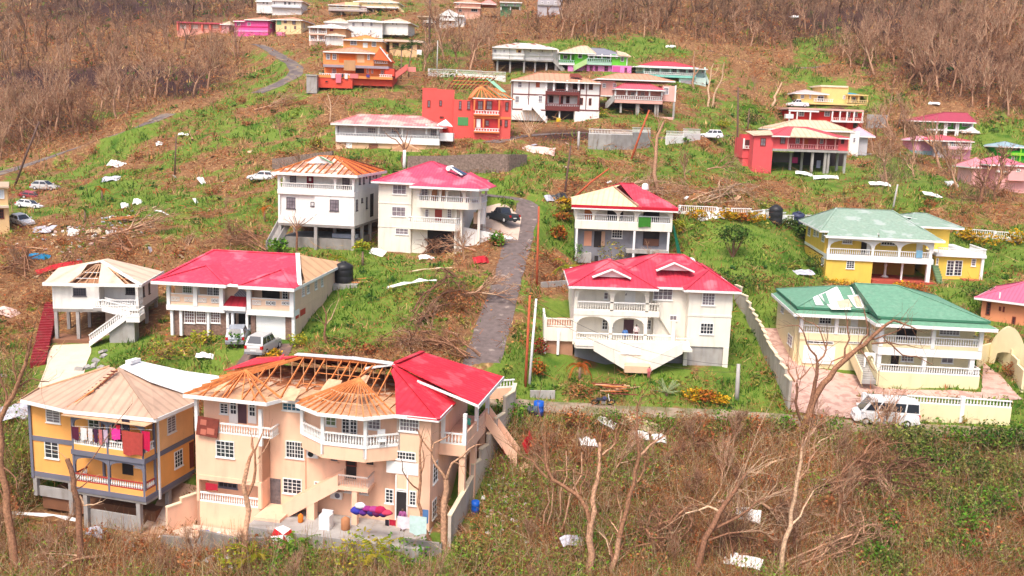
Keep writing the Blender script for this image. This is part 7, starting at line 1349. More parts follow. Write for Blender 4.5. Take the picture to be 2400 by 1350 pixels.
 quad('rear_window',*rq,GLZ,.012)
 for sx in (.17,.80):
  for sy in (-1,1):
   wr = .34 if kind != 'hatch' else .31; wh = MB().lathe([(wr*.75,-.11),(wr,-.09),(wr,.09),(wr*.75,.11)],0,0,16).build('wheel',TYRE,e,(X(sx),sy*(w-.1),wr)); wh.rotation_euler = (R(90),0,0)
   MB().lathe([(wr*.62,0),(wr*.5,.03),(wr*.15,.02)],0,0,10).build('rim',METAL,wh,(0,0,.105 if sy < 0 else -.135))
 for sy in (-1,1):
  MB().box(X(1)-.015,X(1)+.25,sy*w*.8-.14,sy*w*.8+.09,wb*.72,wb*.98).build('tail_light',TAIL,e); MB().box(X(0)-.3,X(0)+.0,sy*w*.66-.16,sy*w*.66+.16,hood*.62,hood*.8).build('headlight',HEADL,e)
  MB().box(c0-.15,c0+.05,sy*(w+.08)-.09,sy*(w+.08)+.09,wb+.02,wb+.18).build('wing_mirror',paint,e)
 MB().box(X(1)-.03,X(1)+.05,-.26,.26,wb*.55,wb*.66).build('number_plate',CHROME,e); MB().box(X(1)-.06,X(.97),-w*.9,w*.9,.3,.5).build('rear_bumper',paint if kind != 'suv' else mat('bumper_grey',(.2,.2,.21,1),rough=.5),e); MB().box(X(.03),X(0)+.05,-w*.88,w*.88,.3,.48).build('front_bumper',paint,e)
 if kind == 'pickup':
  MB().box(X(.97),X(.67),-w*.8,w*.8,wb-.02,wb+.035).build('bed_floor',BLACKP,e)
 return e
CP = lambda n,c,**k: mat(n,c,rough=.28,var=.02,spec=.6,**k)
SILV = CP('blue_silver_paint',(.34,.37,.42,1)); SILV2 = CP('silver_paint',(.50,.49,.47,1)); WHT = CP('white_car_paint',(.78,.78,.78,1)); BLK = CP('black_green_paint',(.035,.042,.045,1)); DRD = CP('wreck_red',(.35,.05,.06,1))
vehicle('blue-silver estate car parked before the open carport of the peach house',T(557,802,up=.08),R(100),SILV,4.7,1.8,1.6,'suv'); vehicle('silver off-roader with spare-wheel tail parked lower on the driveway',T(618,826,up=.08),R(82),SILV2,4.6,1.82,1.8,'suv')
vehicle('black-green pickup truck parked on the concrete apron beside the lane',T(1177,520,up=.1),R(128),BLK,5.2,1.8,1.75,'pickup','pickup'); vehicle('white minibus with dark side windows parked before the cream front wall',T(2072,994,up=.08),R(172),WHT,5.3,1.9,2.25,'van','minibus','parked_minibus')
vehicle('silver hatchback parked on the grass verge at far left',T(107,446,up=.05),R(-6),SILV2,4.4,1.75,1.5,'hatch'); vehicle('white car on the bank left of the house with orange rafters',T(615,424,up=.05),R(178),WHT,4.2,1.7,1.45,'hatch'); vehicle('white estate car on the road below the mint house',T(1665,326,up=.08),R(170),WHT,4.4,1.75,1.6,'suv')
vehicle('battered white car half buried in debris at far left',T(52,524,up=-.1),R(-35),WHT,4.2,1.7,1.4,'hatch',tilt=(R(6),R(4))); vehicle('crushed white car beyond the battered one, in brown debris',T(70,485,up=-.25),R(-10),WHT,4.0,1.7,1.3,'hatch',tilt=(R(-8),R(3))); vehicle('crumpled red wreck beside the silver hatchback',T(75,460,up=-.35),R(20),DRD,3.6,1.6,1.1,'hatch','car wreck','wrecked_car',(R(10),R(8))); vehicle('white pickup beside the yellow house, high on the right',T(1868,252,up=.1),R(185),WHT,4.8,1.8,1.7,'pickup','pickup')
def tank(label,p,r=.75,h=1.9,m=None,tilt=0): 
 o = MB().lathe([(r*.96,0),(r,.08),(r,h*.3),(r*.97,h*.33),(r,h*.36),(r,h*.62),(r*.97,h*.65),(r,h*.68),(r,h*.82),(r*.6,h*.95),(r*.3,h),(.28,h),(.28,h+.08)],0,0,18).build('water_tank',m or BLACKP,None,p,smooth=True); o.rotation_euler = (tilt,0,0); return tag(o,label,'water tank')
tank('black water tank on a concrete base behind the red-roofed house with two cars',T(806,668,up=.3),1.0,2.2); tag(MB().box(-1.5,1.5,-1.2,1.2,-1,.28).build('tank_base',CONC,None,T(808,668)),'grey concrete slab under the black tank','slab'); tank('tall black water tank at the end of the white fence on the upper lawn',T(1816,525),.95,2.6); tank('blue-black tank tilted beside the tall tank on the lawn',T(1868,522),.9,1.6,mat('blue_black_plastic',rgb(60,66,96),rough=.5),R(18)); tank('black water tank under the side porch of the peach house',HP.world(20.2,8.6,1.9),.8,2.0); tank('bright blue cistern beside the pale bare roof, far right',T(1808,315),1.4,1.2,mat('blue_plastic',rgb(30,110,200),rough=.4))
def drum(label,p,m,r=.3,h=.9,rot=(0,0,0)): o = MB().lathe([(r,0),(r,h*.3),(r*1.04,h*.33),(r,h*.36),(r,h*.66),(r*1.04,h*.69),(r,h*.72),(r,h),(r*.9,h)],0,0,14).build('barrel',m,None,p,smooth=True); o.rotation_euler = rot; return tag(o,label,'barrel')
BLUE = mat('blue_plastic2',rgb(20,96,200),rough=.4); drum('bright blue barrel standing at the roadside by the stepped wall',T(1262,972),BLUE,.42,1.15); drum('grey rubbish barrel lying between the blue barrel and the wall',T(1240,968,up=.3),mat('grey_plastic',rgb(90,104,116)),.32,.9,(R(80),0,R(60))); drum('small blue bucket on the bare yard of the peach house',HP.world(1.8,-1.6,HP.ground(1.8,-1.6)+.1),BLUE,.24,.5); drum('blue drum beside the side porch column of the peach house',HP.world(20.6,4.0,HP.ground(20.6,4)),BLUE,.3,.95); drum('dark blue bin on the ramp of the cream three-storey house',T(1108,560),mat('navy_bin',rgb(60,66,90)),.35,1.0)
def on_patio(u,v): return HP.world(u,v,1.86 if v > -1.2 and u < 8.5 else 1.63)
def washer():
 p = on_patio(*HP.F2(952,1158,'Z2',-1.0)[:1],-1.0); e = empty('washing_machine',p,HP.y,'white washing machine on the patio under the outside stairs','washing machine')
 MB().box(-.4,.4,-.38,.38,0,1.05).build('body',TRIM,e); MB().box(-.4,.4,.2,.38,1.051,1.25).build('control_panel',mat('panel_grey',(.6,.6,.62,1)),e); MB().box(-.36,.36,-.36,.15,1.051,1.08).build('lid',TRIM,e)
washer()
def cylinder_thing(name,label,cat,u,v,r,h,m): o = MB().lathe([(r*.9,0),(r,.05),(r,h*.85),(r*.5,h),(r*.2,h+.06)],0,0,12).build(name,m,None,on_patio(u,v),smooth=True); tag(o,label,cat)
cylinder_thing('gas_cylinder','orange gas cylinder beside the washing machine','gas cylinder',HP.F2(776,1150,'Z2',-.6)[0],-.6,.2,.6,mat('orange_steel',rgb(232,130,40))); cylinder_thing('clay_pot','brown earthen barrel right of the washing machine','barrel',HP.F2(1085,1160,'Z2',-.8)[0],-.8,.32,.9,mat('clay',rgb(190,130,90)))
def parasol():
 p = HP.world(HP.F2(650,1225,'Z2',-3.0)[0],-3.0,HP.ground(9,-3)+.0); e = empty('fallen_parasol',p+Vector((0,0,1.0)),.3,'fallen red and white parasol before the peach house patio','parasol'); e.rotation_euler = (R(52),R(8),.3); n = 8
 for k in range(n):
  a,b = 2*math.pi*k/n,2*math.pi*(k+1)/n; r = .8; MB().prism([(0,0,.55),(r*math.cos(a),r*math.sin(a),0),(r*math.cos(b),r*math.sin(b),0)],(0,0,-.03)).build('panel',mat('parasol_red',rgb(200,30,40)) if k % 3 == 0 else TRIM,e)
 MB().tube([(0,0,.6),(0,0,-1.4)],.03,6).build('pole',METAL,e)
parasol()
def motorbike():
 p = T(1412,950,up=.06); e = empty('motorcycle',p,R(8),'dark stripped motorcycle lying on the track','motorcycle'); e.rotation_euler = (R(35),0,R(6))
 for x in (-.7,.7):
  pts = [(x+.32*math.cos(a),0,.34+.32*math.sin(a)) for a in np.linspace(0,2*math.pi,17)]; MB().tube(pts,.06,6,cap=False).build('wheel',TYRE,e); MB().beam((x,0,.06),(x,0,.62),.03,.03).build('spoke',METAL,e)
 MB().tube([(-.7,0,.34),(-.2,0,.75),(.35,0,.85),(.7,0,.34)],.06,6).build('frame',BLACKP,e); MB().lathe([(.05,0),(.2,.1),(.2,.3),(.06,.42)],.05,0,10).build('fuel_tank',mat('dull_blue',rgb(70,70,100)),e,(0,0,.65)); MB().box(-.65,-.1,-.14,.14,.72,.82).build('seat',BLACKP,e); MB().beam((.4,-.38,1.0),(.4,.38,1.0),.04,.04).build('handlebar',METAL,e); MB().box(-.15,.2,-.15,.15,.3,.6).build('engine',METAL,e)
motorbike()
def cloth(name,label,cat,h,x0,y0,x1,y1,v,m,fr,group=None,ruf=.05,parent=None,taper=0):
 o = h.fr; h.fr = fr; a,w1 = h.F(x0,y0,v); b,w0 = h.F(x1,y1,v); h.fr = o; n,k = 7,5; r = np.random.default_rng(int(x0*7+y0)); mb = MB(); vs = []
 for j in range(k+1):
  for i in range(n+1):
   s,t = i/n,j/k; sx = (s-.5)*(1-taper*t)+.5; vs.append((a+(b-a)*sx,v+ruf*math.sin(s*9+r.random()*.8)*t-.02,w1+(w0-w1)*t*(1-.12*abs(math.sin(s*3.1+x0)))))
 mb.add(vs,[(j*(n+1)+i,j*(n+1)+i+1,(j+1)*(n+1)+i+1,(j+1)*(n+1)+i) for j in range(k) for i in range(n)]); ob = mb.build(name,m,None,smooth=True); ob.location = h.o; ob.rotation_euler = (0,0,h.y); return tag(ob,label,cat,group)
CL = lambda n,*c: mat('cloth_'+n,rgb(*c),var=.12,scale=4)
LN = 'laundry on the orange house balcony'
for nm,lb,x0,y0,x1,y1,m in (('shirt','dark plum shirt at the left end of the balcony laundry',425,455,475,545,CL('plum',96,34,60)),('shirt','white shirt hanging between the plum shirt and the lace one',480,462,522,548,CL('white',240,235,232)),('shirt','second white blouse on the balcony line, beside the dark purple top',524,466,556,556,CL('ivory',236,228,226)),('shirt','dark purple top beside the ivory blouse',558,472,588,562,CL('purple',74,34,66)),('shirt','dusty rose dress hanging beside the purple top',588,474,614,575,CL('rose',206,120,120)),('shirt','lilac grey shirt left of the centre balcony post',616,476,646,560,CL('lilac',200,176,196)),('shirt','hot pink shirt right of the centre balcony post',662,466,722,545,CL('hotpink',246,60,160)),('jacket','black jacket hanging high by the centre balcony post',726,410,778,490,CL('black',44,36,52)),('bedspread','large rust red bedspread hanging over the lower balcony',725,480,858,650,CL('rust',186,74,66)),('towel','crimson towel hanging beside the rust red bedspread',846,482,900,612,CL('crimson',206,24,76)),('shirt','small red top above the hot pink shirt',690,445,720,478,CL('redtop',206,40,60))):
 cloth('laundry_'+nm,lb,'laundry',HO,x0,y0,x1,y1,-1.62 if nm != 'bedspread' else -1.7,m,'Z1',LN,taper=.1)
tag(MB().tube([HO.world(HO.F2(430,455,'Z1',-1.62)[0],-1.6,HO.F2(430,455,'Z1',-1.62)[1]),HO.world(HO.F2(905,478,'Z1',-1.62)[0],-1.6,HO.F2(905,478,'Z1',-1.62)[1])],.012,5).build('clothes_line',TRIM,None),'thin clothes line along the upper balcony of the orange house','clothes line')
for nm,lb,x0,y0,x1,y1,v,m,fr in (('shirt','red, white and navy shirt hanging in the lower left porch of the peach house',122,912,208,975,.1,CL('tricolour',190,40,60),'Z2'),('sheet','pale mint bed sheet drying at the right of the peach house patio',470,1135,585,1285,-2.9,CL('mint',206,232,226),'Z3'),('sheet','white sheet with lilac edge beside the mint sheet on the patio',385,1140,470,1240,-2.8,CL('pale',236,226,232),'Z3'),('towel','blue striped towel behind the mint bed sheet',560,1095,598,1200,-2.4,CL('blue',90,130,180),'Z3'),('cloth','red cloth draped on the patio line below the doorway',330,1165,375,1215,-2.6,CL('redc',186,34,60),'Z3'),('cloth','black cloth hanging left of the red cloth on the patio',302,1165,328,1215,-2.6,CL('blackc',40,30,44),'Z3'),('towel','turquoise towel on the side porch parapet of the peach house',865,468,890,520,6.0,CL('turq',70,190,170),'Z3'),('flag','green cloth hanging from the veranda of the two-storey grey block house',722,305,800,378,-.2,CL('green',60,130,40),'Y1')):
 cloth(('laundry_' if nm != 'flag' else 'green_')+('cloth' if nm == 'flag' else nm),lb,'laundry',H7 if fr == 'Y1' else HP,x0,y0,x1,y1,v,m,fr)
rl = np.random.default_rng(5)
for i,(x,y) in enumerate([(105,1115),(130,1080),(150,1125),(180,1100),(205,1125),(225,1105),(245,1130),(268,1115),(290,1135),(312,1128)]):
 c = [(60,60,170),(236,230,240),(90,40,130),(150,40,120),(60,50,120),(170,60,130),(110,30,90),(180,30,80),(70,40,110),(200,60,90)][i]; u,w = HP.F2(x,y,'Z3',-2.0); p = HP.world(u,-2.0,max(w,1.7))
 o = MB().lathe([(.1,-.15),(.32,0),(.34,.12),(.2,.3),(.04,.36)],0,0,8).build('laundry_bundle',CL('b%d' % i,*c),None,p,smooth=True); o.scale = (1+.4*rl.random(),.8,.8+.5*rl.random()); tag(o,['royal blue','pale lilac','violet','magenta','indigo','orchid','deep purple','crimson','dark violet','rose'][i]+' bundle in the heap of clothes on the peach house patio','laundry','clothes heaped along the patio')
u,w = HP.F2(282,570,'Z3',.0); e = empty('garden_chair',HP.world(u,-.1,7.86),HP.y+.5,'white plastic chair on the bay balcony of the peach house','chair')
MB().box(-.28,.28,-.28,.28,.40,.45).build('seat',TRIM,e); MB().box(-.28,.28,.24,.30,.45,1.15).build('backrest',TRIM,e)
for sx in (-.24,.24):
 for sy in (-.24,.24): MB().box(sx-.03,sx+.03,sy-.03,sy+.03,0,.4).build('leg',TRIM,e)
def person(label,p,rz,shirt,trousers,skin=(.10,.06,.04,1),hgt=1.65,sit=False,carry=False):
 k = hgt/1.7; J = [(0,0,.95),(0,0,1.15),(0,0,1.4),(0,-.01,1.5),(0,-.02,1.6),(0,-.01,1.72),(.19,0,1.4),(.26,-.03,1.15),(.24,-.15,.95),(-.19,0,1.4),(-.26,-.03,1.15),(-.24,-.15,.95),(.1,0,.9),(.11,-.02,.5),(.11,0,.06),(.11,-.14,.03),(-.1,0,.9),(-.11,-.02,.5),(-.11,0,.06),(-.11,-.14,.03)]
 E_ = [(0,1),(1,2),(2,3),(3,4),(4,5),(2,6),(6,7),(7,8),(2,9),(9,10),(10,11),(0,12),(12,13),(13,14),(14,15),(0,16),(16,17),(17,18),(18,19)]
 Rr = [.15,.14,.15,.06,.1,.09,.07,.055,.04,.07,.055,.04,.1,.075,.05,.04,.1,.075,.05,.04]
 me = bpy.data.meshes.new('person_body'); me.from_pydata([Vector(j)*k for j in J],E_,[]); o = bpy.data.objects.new('person',me); COL.objects.link(o); o.location = p; o.rotation_euler = (0,0,rz)
 m = o.modifiers.new('skin','SKIN')
 for i,v in enumerate(me.skin_vertices[0].data): v.radius = (Rr[i]*k,Rr[i]*k); v.use_root = (i == 0)
 s = o.modifiers.new('sub','SUBSURF'); s.levels = s.render_levels = 1
 mm = bpy.data.materials.new('person_clothes'); mm.use_nodes = True; N = mm.node_tree.nodes; L = mm.node_tree.links; tc = N.new('ShaderNodeTexCoord'); sp = N.new('ShaderNodeSeparateXYZ'); L.new(tc.outputs['Object'],sp.inputs[0]); cr = N.new('ShaderNodeValToRGB'); cr.color_ramp.interpolation = 'CONSTANT'
 mr = N.new('ShaderNodeMapRange'); mr.inputs[2].default_value = 1.8*k; L.new(sp.outputs[2],mr.inputs[0]); L.new(mr.outputs[0],cr.inputs[0]); el = cr.color_ramp.elements; el[0].position = 0; el[0].color = skin; el[1].position = .06; el[1].color = trousers
 for ps,c in ((.52,shirt),(.83,skin),(.93,(.012,.01,.01,1))): x = el.new(ps); x.color = c
 L.new(cr.outputs[0],N['Principled BSDF'].inputs['Base Color']); me.materials.append(mm); return tag(o,label,'person')
u,w = HP.F2(428,1150,'Z3',.3); person('person in a purple dress standing in the ground-floor doorway of the peach house',HP.world(u,.1,1.64),HP.y,rgb(170,90,150),rgb(150,80,140),hgt=1.7)
u,w = H8.F2(705,1090,'Y1',.6); w = H8.F2(540,1128,'Y1',0)[1]; person('person in a pale shirt leaning on the lower veranda of the cream red-roofed house',H8.world(u,.6,w),0,rgb(240,220,215),rgb(120,60,60)); u,_ = H8.F2(632,1080,'Y1',.9); person('person in a blue top seated low behind the cream veranda balustrade',H8.world(u,.9,w-.45),0,rgb(90,140,210),rgb(60,70,110)); person('child in pink at the foot of the cream double stairs',H8.world(H8.F2(792,1290,'Y1',-2.6)[0],-2.6,H8.ground(H8.F2(792,1290,'Y1',-2.6)[0],-2.6)),.3,rgb(236,130,130),rgb(220,110,120),hgt=1.15)
# ================================================================== vegetation
def mesh_np(name,V,F,col,m,kind=None,parent=None,loc=None,smooth=False):
 """V (n,3), F (k,3|4) ints, col (n,3) linear colours -> object"""
 me = bpy.data.meshes.new(name); me.vertices.add(len(V)); me.vertices.foreach_set('co',np.ascontiguousarray(V,np.float32).ravel())
 k = F.shape[1]; me.loops.add(F.size); me.polygons.add(len(F)); me.loops.foreach_set('vertex_index',np.ascontiguousarray(F,np.int32).ravel()); me.polygons.foreach_set('loop_start',np.arange(0,F.size,k,dtype=np.int32))
 me.update(calc_edges=True)
 if smooth: me.polygons.foreach_set('use_smooth',[True]*len(F))
 a = me.attributes.new('tint','FLOAT_COLOR','POINT'); a.data.foreach_set('color',np.c_[col,np.ones(len(col))].astype(np.float32).ravel()); me.materials.append(m)
 if kind == 'mesh': return me
 o = link(name,me,parent,loc)
 if kind: o['kind'] = kind
 return o
VEG = vmat('foliage_colours',.85,trans=.25); TWIG = vmat('twig_colours',.9)
def L3(r,g,b,k=.88): return np.array(rgb(r,g,b,k)[:3])
def sticks(A,B,ra,rb,col,n=3):
 """tapered prisms from A to B; returns V,F(quads),C"""
 A,B = np.asarray(A,float),np.asarray(B,float); N = len(A); d = B-A; d /= np.linalg.norm(d,axis=1,keepdims=True)+1e-9
 h = np.where(np.abs(d[:,2:3]) < .9,np.array([[0,0,1.]]),np.array([[1.,0,0]])); a = np.cross(d,h); a /= np.linalg.norm(a,axis=1,keepdims=True)+1e-9; b = np.cross(d,a)
 ra = np.broadcast_to(ra,N)[:,None]; rb = np.broadcast_to(rb,N)[:,None]; V = np.empty((N,2*n,3))
 for k in range(n):
  c,s = math.cos(2*math.pi*k/n),math.sin(2*math.pi*k/n); V[:,k] = A+(a*c+b*s)*ra; V[:,n+k] = B+(a*c+b*s)*rb
 base = (np.arange(N)*2*n)[:,None]; F = np.concatenate([base+np.array([[k,(k+1) % n,n+(k+1) % n,n+k]]) for k in range(n)],1).reshape(-1,4)
 return V.reshape(-1,3),F,np.repeat(np.broadcast_to(col,(N,3)),2*n,0)
def leaves(P_,size,col,r,up=.4,asp=.55):
 """small quads of random tilt centred at P_"""
 N = len(P_); a = r.normal(size=(N,3)); a[:,2] *= .6; a /= np.linalg.norm(a,axis=1,keepdims=True); n = r.normal(size=(N,3)); n[:,2] = np.abs(n[:,2])+up; b = np.cross(n,a); b /= np.linalg.norm(b,axis=1,keepdims=True)
 s = np.broadcast_to(size,N)[:,None]; V = np.stack([P_-a*s,P_-b*s*asp,P_+a*s,P_+b*s*asp],1); F = (np.arange(N)*4)[:,None]+np.arange(4)[None]
 return V.reshape(-1,3),F,np.repeat(np.broadcast_to(col,(N,3)),4,0)
def join(parts):
 V = []; F = []; C = []; o = 0
 for v,f,c in parts: V.append(v); F.append(f+o); C.append(c); o += len(v)
 return np.concatenate(V),np.concatenate(F),np.concatenate(C)
BARKC = [L3(206,160,128),L3(176,128,98),L3(150,108,84),L3(222,184,150)]
def branch_tree(seed,H=8,spread=.5,trunk=.16,levels=4,first=.35,nb=3,droop=0,snap=.25,twigs=1.0,lean=(0,0)):
 r = np.random.default_rng(seed); S = []
 def grow(p,d,L,rad,lev):
  n = 3 if lev < 2 else 2; q = p
  for i in range(n):
   d2 = d+r.normal(size=3)*.13; d2[2] += .06-droop*lev*.06; d2 /= np.linalg.norm(d2); e = q+d2*L/n; r0,r1 = rad*(1-.4*i/n),rad*(1-.4*(i+1)/n); S.append((q,e,r0,r1,lev)); q,d = e,d2
   if lev < levels and (i > 0 or lev > 0) and r.random() < .85:
    for _ in range(1 if lev < 2 else 2): 
     if lev >= 2 and r.random() > twigs: continue
     side = r.normal(size=3); side[2] = abs(side[2])*.5; side /= np.linalg.norm(side); dd = d*(1-spread)+side*spread*1.2; dd /= np.linalg.norm(dd); grow(q,dd,L*r.uniform(.45,.75),r1*.68,lev+1)
  if lev < levels and not (lev == 0 and r.random() < snap):
   for _ in range(nb if lev < 2 else 2):
    side = r.normal(size=3); side /= np.linalg.norm(side); dd = d*.8+side*spread; dd[2] += .15; dd /= np.linalg.norm(dd); grow(q,dd,L*r.uniform(.5,.8),rad*.55,lev+1)
 d0 = np.array([lean[0],lean[1],1.0])+r.normal(size=3)*.06; grow(np.array([0,0,-.3]),d0/np.linalg.norm(d0),H*first,trunk,0)
 return S
def tree_parts(S,n0=6,n1=3,seed=0,pal=(0,1,2)):
 r = np.random.default_rng(seed); out = []
 for sel,n in ((lambda l: l == 0,n0),(lambda l: l > 0,n1)):
  s = [x for x in S if sel(x[4])]
  A = np.array([x[0] for x in s]); B = np.array([x[1] for x in s]); ra = np.array([x[2] for x in s]); rb = np.array([x[3] for x in s])
  c = np.array([BARKC[pal[r.integers(len(pal))]]*r.uniform(.8,1.15) for _ in s]) if n == n1 else np.repeat((BARKC[pal[0]]*r.uniform(.85,1.1))[None],len(s),0)
  out.append(sticks(A,B,np.maximum(ra,.012),np.maximum(rb,.010),c,n))
 return out
TREE_VARIANTS = []
for i in range(9):
 S = branch_tree(100+i,H=[8.5,7,9.5,8,6.5,7.5,10,6,8.5][i],spread=[.45,.6,.4,.55,.7,.5,.4,.65,.5][i],trunk=.27,levels=4,nb=2 if i % 2 else 3,snap=.1,twigs=.5,first=.4)
 tr,cr = tree_parts(S,5,3,i,((0,1,3),(1,2,0),(0,3,1))[i % 3]); TREE_VARIANTS.append((mesh_np('trunk',*tr,TWIG,'mesh'),mesh_np('crown',*cr,TWIG,'mesh'),tr,cr))
def place_tree(p,s,rz,var,label,group,name='bare_tree',tilt=(0,0)):
 o = link(name,TREE_VARIANTS[var][0]); o.location = p; o.scale = (s*.9,s*.9,s); o.rotation_euler = (tilt[0],tilt[1],rz); tag(o,label,'tree',group); link('crown',TREE_VARIANTS[var][1],o); return o
ALLH = [HO,HP,H3,H4,H5,H6,H7,H8,H9,H10]+MIDH+FARH
def footprint(h):
 us,vs = [],[]
 for o in h.e.children:
  if o.type != 'MESH' or not o.name.startswith(('wall','base','patio','undercroft','balcony','store','landing','porch_floor','carport_floor','garage','floor_slab')): continue
  for c in o.bound_box: us.append(c[0]+o.location.x); vs.append(c[1]+o.location.y)
 return (min(us),max(us),min(vs),max(vs)) if us else (-1,1,-1,1)
FP = [(h,footprint(h)) for h in ALLH]
def blocked(x,y,m=.5,roads=True):
 b = np.zeros(np.shape(x),bool)
 for h,(u0,u1,v0,v1) in FP:
  qx,qy = x-h.o[0],y-h.o[1]; u = qx*h.U[0]+qy*h.U[1]; v = qx*h.V[0]+qy*h.V[1]; b |= (u > u0-m) & (u < u1+m) & (v > v0-m) & (v < v1+m)
 if roads:
  for l,w in ROADS: b |= seg_dist(x,y,l[::2])[0] < w/2+m*.3+(.9 if w > 3.3 else .15)
  for pl in (YARD,APRON): b |= inside(x,y,pl)
 return b
RV = np.random.default_rng(77)
def scatter(n,polys=None,y0=-60,y1=1400,m=.3,roads=True,seed=0):
 r = np.random.default_rng(seed); px = r.uniform(-60,2460,n); py = r.uniform(y0,y1,n)
 if polys is not None:
  k = np.zeros(n,bool)
  for p in polys: k |= inside(px,py,np.array(p,float))
  px,py = px[k],py[k]
 P_ = hit(px,py); P_[:,2] = hz(P_[:,0],P_[:,1]); k = ~blocked(P_[:,0],P_[:,1],m,roads) & (P_[:,1] < 440); P_ = P_[k]
 g,d = cover(P_[:,0],P_[:,1],P_[:,2]); return P_,g,d,(P_-C0)@FW
def pick(cols,idx): return np.array(cols)[idx]
GRASSC = [L3(88,132,38,.72),L3(106,146,44,.72),L3(140,156,66,.7),L3(66,106,36,.7),L3(176,160,90,.75)]; DRYC = [L3(208,160,104),L3(188,126,84),L3(166,106,70),L3(222,184,130),L3(148,96,70),L3(206,120,66)]
def make_grass(n=34000):
 P_,g,d,dep = scatter(n,seed=1); nz = vnoise(P_[:,0]/2.2,P_[:,1]/2.2,31); keep = RV.random(len(P_)) < np.clip(g*1.25+(nz-.5)*.5,.12,1); P_,g,d,dep,nz = P_[keep],g[keep],d[keep],dep[keep],nz[keep]
 N = len(P_); K = 6; sc = (dep/85)**.75; lawn = np.clip((g-d-.55)*3,0,1); hgt = (.09+.47*(1-lawn))*sc
 base = np.repeat(P_,K,0)+np.c_[RV.normal(size=(N*K,2))*np.repeat(.32*sc,K)[:,None],np.zeros(N*K)]; base[:,2] = hz(base[:,0],base[:,1])-.03
 tip = np.c_[RV.normal(size=(N*K,2))*.5,np.ones(N*K)]; tip /= np.linalg.norm(tip,axis=1,keepdims=True); tip = base+tip*(np.repeat(hgt,K)*RV.uniform(.6,1.3,N*K))[:,None]
 w = np.repeat(.05*sc,K)[:,None]*RV.uniform(.7,1.6,(N*K,1)); ang = RV.uniform(0,6.28,N*K); s = np.c_[np.cos(ang),np.sin(ang),np.zeros(N*K)]*w
 V = np.stack([base-s,base+s,tip],1).reshape(-1,3); F = np.arange(N*K*3).reshape(-1,3)
 ci = np.where(RV.random(N) < lawn*.9+.1,RV.integers(0,2,N),RV.integers(0,5,N)); c = pick(GRASSC,ci)*(.75+.5*nz*(1-.6*lawn)+.12*lawn)[:,None]; dry = RV.random(N) < np.clip(d-.25,0,.75)*(1-lawn); c[dry] = pick(DRYC,RV.integers(0,4,dry.sum())); C = np.repeat(c,K*3,0)*np.repeat(RV.uniform(.75,1.25,(N*K,1)),3,0)
 mesh_np('grass',V,F,C,VEG,'stuff')
make_grass()
def make_brush(n=21000):
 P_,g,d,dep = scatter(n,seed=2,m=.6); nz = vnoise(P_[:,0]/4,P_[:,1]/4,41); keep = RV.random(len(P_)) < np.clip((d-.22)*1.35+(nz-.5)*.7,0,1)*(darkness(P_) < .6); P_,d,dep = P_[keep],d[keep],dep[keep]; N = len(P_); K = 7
 sc = (dep/85)**.8; A = np.repeat(P_,K,0)+np.c_[RV.normal(size=(N*K,2))*np.repeat(.7*sc,K)[:,None],RV.random(N*K)*np.repeat(.55*sc,K)]
 A[:,2] += hz(A[:,0],A[:,1])-np.repeat(P_[:,2],K); el = RV.normal(size=N*K)*.35+.25; az = RV.uniform(0,6.28,N*K); D = np.c_[np.cos(az)*np.cos(el),np.sin(az)*np.cos(el),np.sin(el)]; L = RV.uniform(.4,1.5,N*K)*np.repeat(sc,K)
 c = pick(DRYC,RV.integers(0,6,N*K))*RV.uniform(.55,1.25,(N*K,1)); rad = RV.uniform(.010,.03,N*K)*np.repeat(sc,K); mesh_np('dry_brush',*sticks(A,A+D*L[:,None],rad,rad*.4,c),TWIG,'stuff')
 M = 6; r = RV; idx = np.repeat(np.arange(N)[r.random(N) < .6],M); B = P_[idx]+np.c_[r.normal(size=(len(idx),2))*.8*sc[idx][:,None],r.random(len(idx))*.6*sc[idx]]; B[:,2] += hz(B[:,0],B[:,1])-P_[idx,2]; cl = pick([L3(196,104,56),L3(168,96,60),L3(206,138,84),L3(140,90,62),L3(180,128,70)],r.integers(0,5,len(idx)))*r.uniform(.6,1.2,(len(idx),1)); mesh_np('dead_leaves',*leaves(B,.12*sc[idx]*r.uniform(.6,1.5,len(idx)),cl,r),VEG,'stuff')
make_brush()
def make_scrub(n=9000):
 P_,g,d,dep = scatter(n,seed=3,m=.9); nz = vnoise(P_[:,0]/6,P_[:,1]/6,51); lawn = np.clip((g-d-.45)*4,0,1); keep = RV.random(len(P_)) < np.clip((g-.1)*.9,0,.8)*(1-.99*lawn)*np.clip((nz-.35)*3,0,1); P_,dep,nz = P_[keep],dep[keep],nz[keep]; N = len(P_); K = 22; sc = (dep/85)**.8
 idx = np.repeat(np.arange(N),K); o = RV.normal(size=(N*K,3)); o /= np.linalg.norm(o,axis=1,keepdims=True); o *= RV.random((N*K,1))**.5; o[:,2] = np.abs(o[:,2]); R_ = RV.uniform(.35,.9,N)*sc; B = P_[idx]+o*(R_[idx])[:,None]*np.array([1,1,.9])
 tone = RV.integers(0,5,N); c = pick([L3(76,116,40),L3(104,140,50),L3(140,156,62),L3(62,100,44),L3(158,150,70)],tone)[idx]*RV.uniform(.6,1.35,(N*K,1)); mesh_np('leafy_scrub',*leaves(B,.16*sc[idx]*RV.uniform(.6,1.5,N*K),c,RV),VEG,'stuff')
make_scrub()
UL = [(-60,-60),(600,-60),(640,40),(545,42),(410,80),(560,112),(575,150),(520,215),(330,258),(110,345),(-60,395)]; UM = [(1000,60),(1330,30),(1330,98),(1150,100),(1145,160),(990,172)]
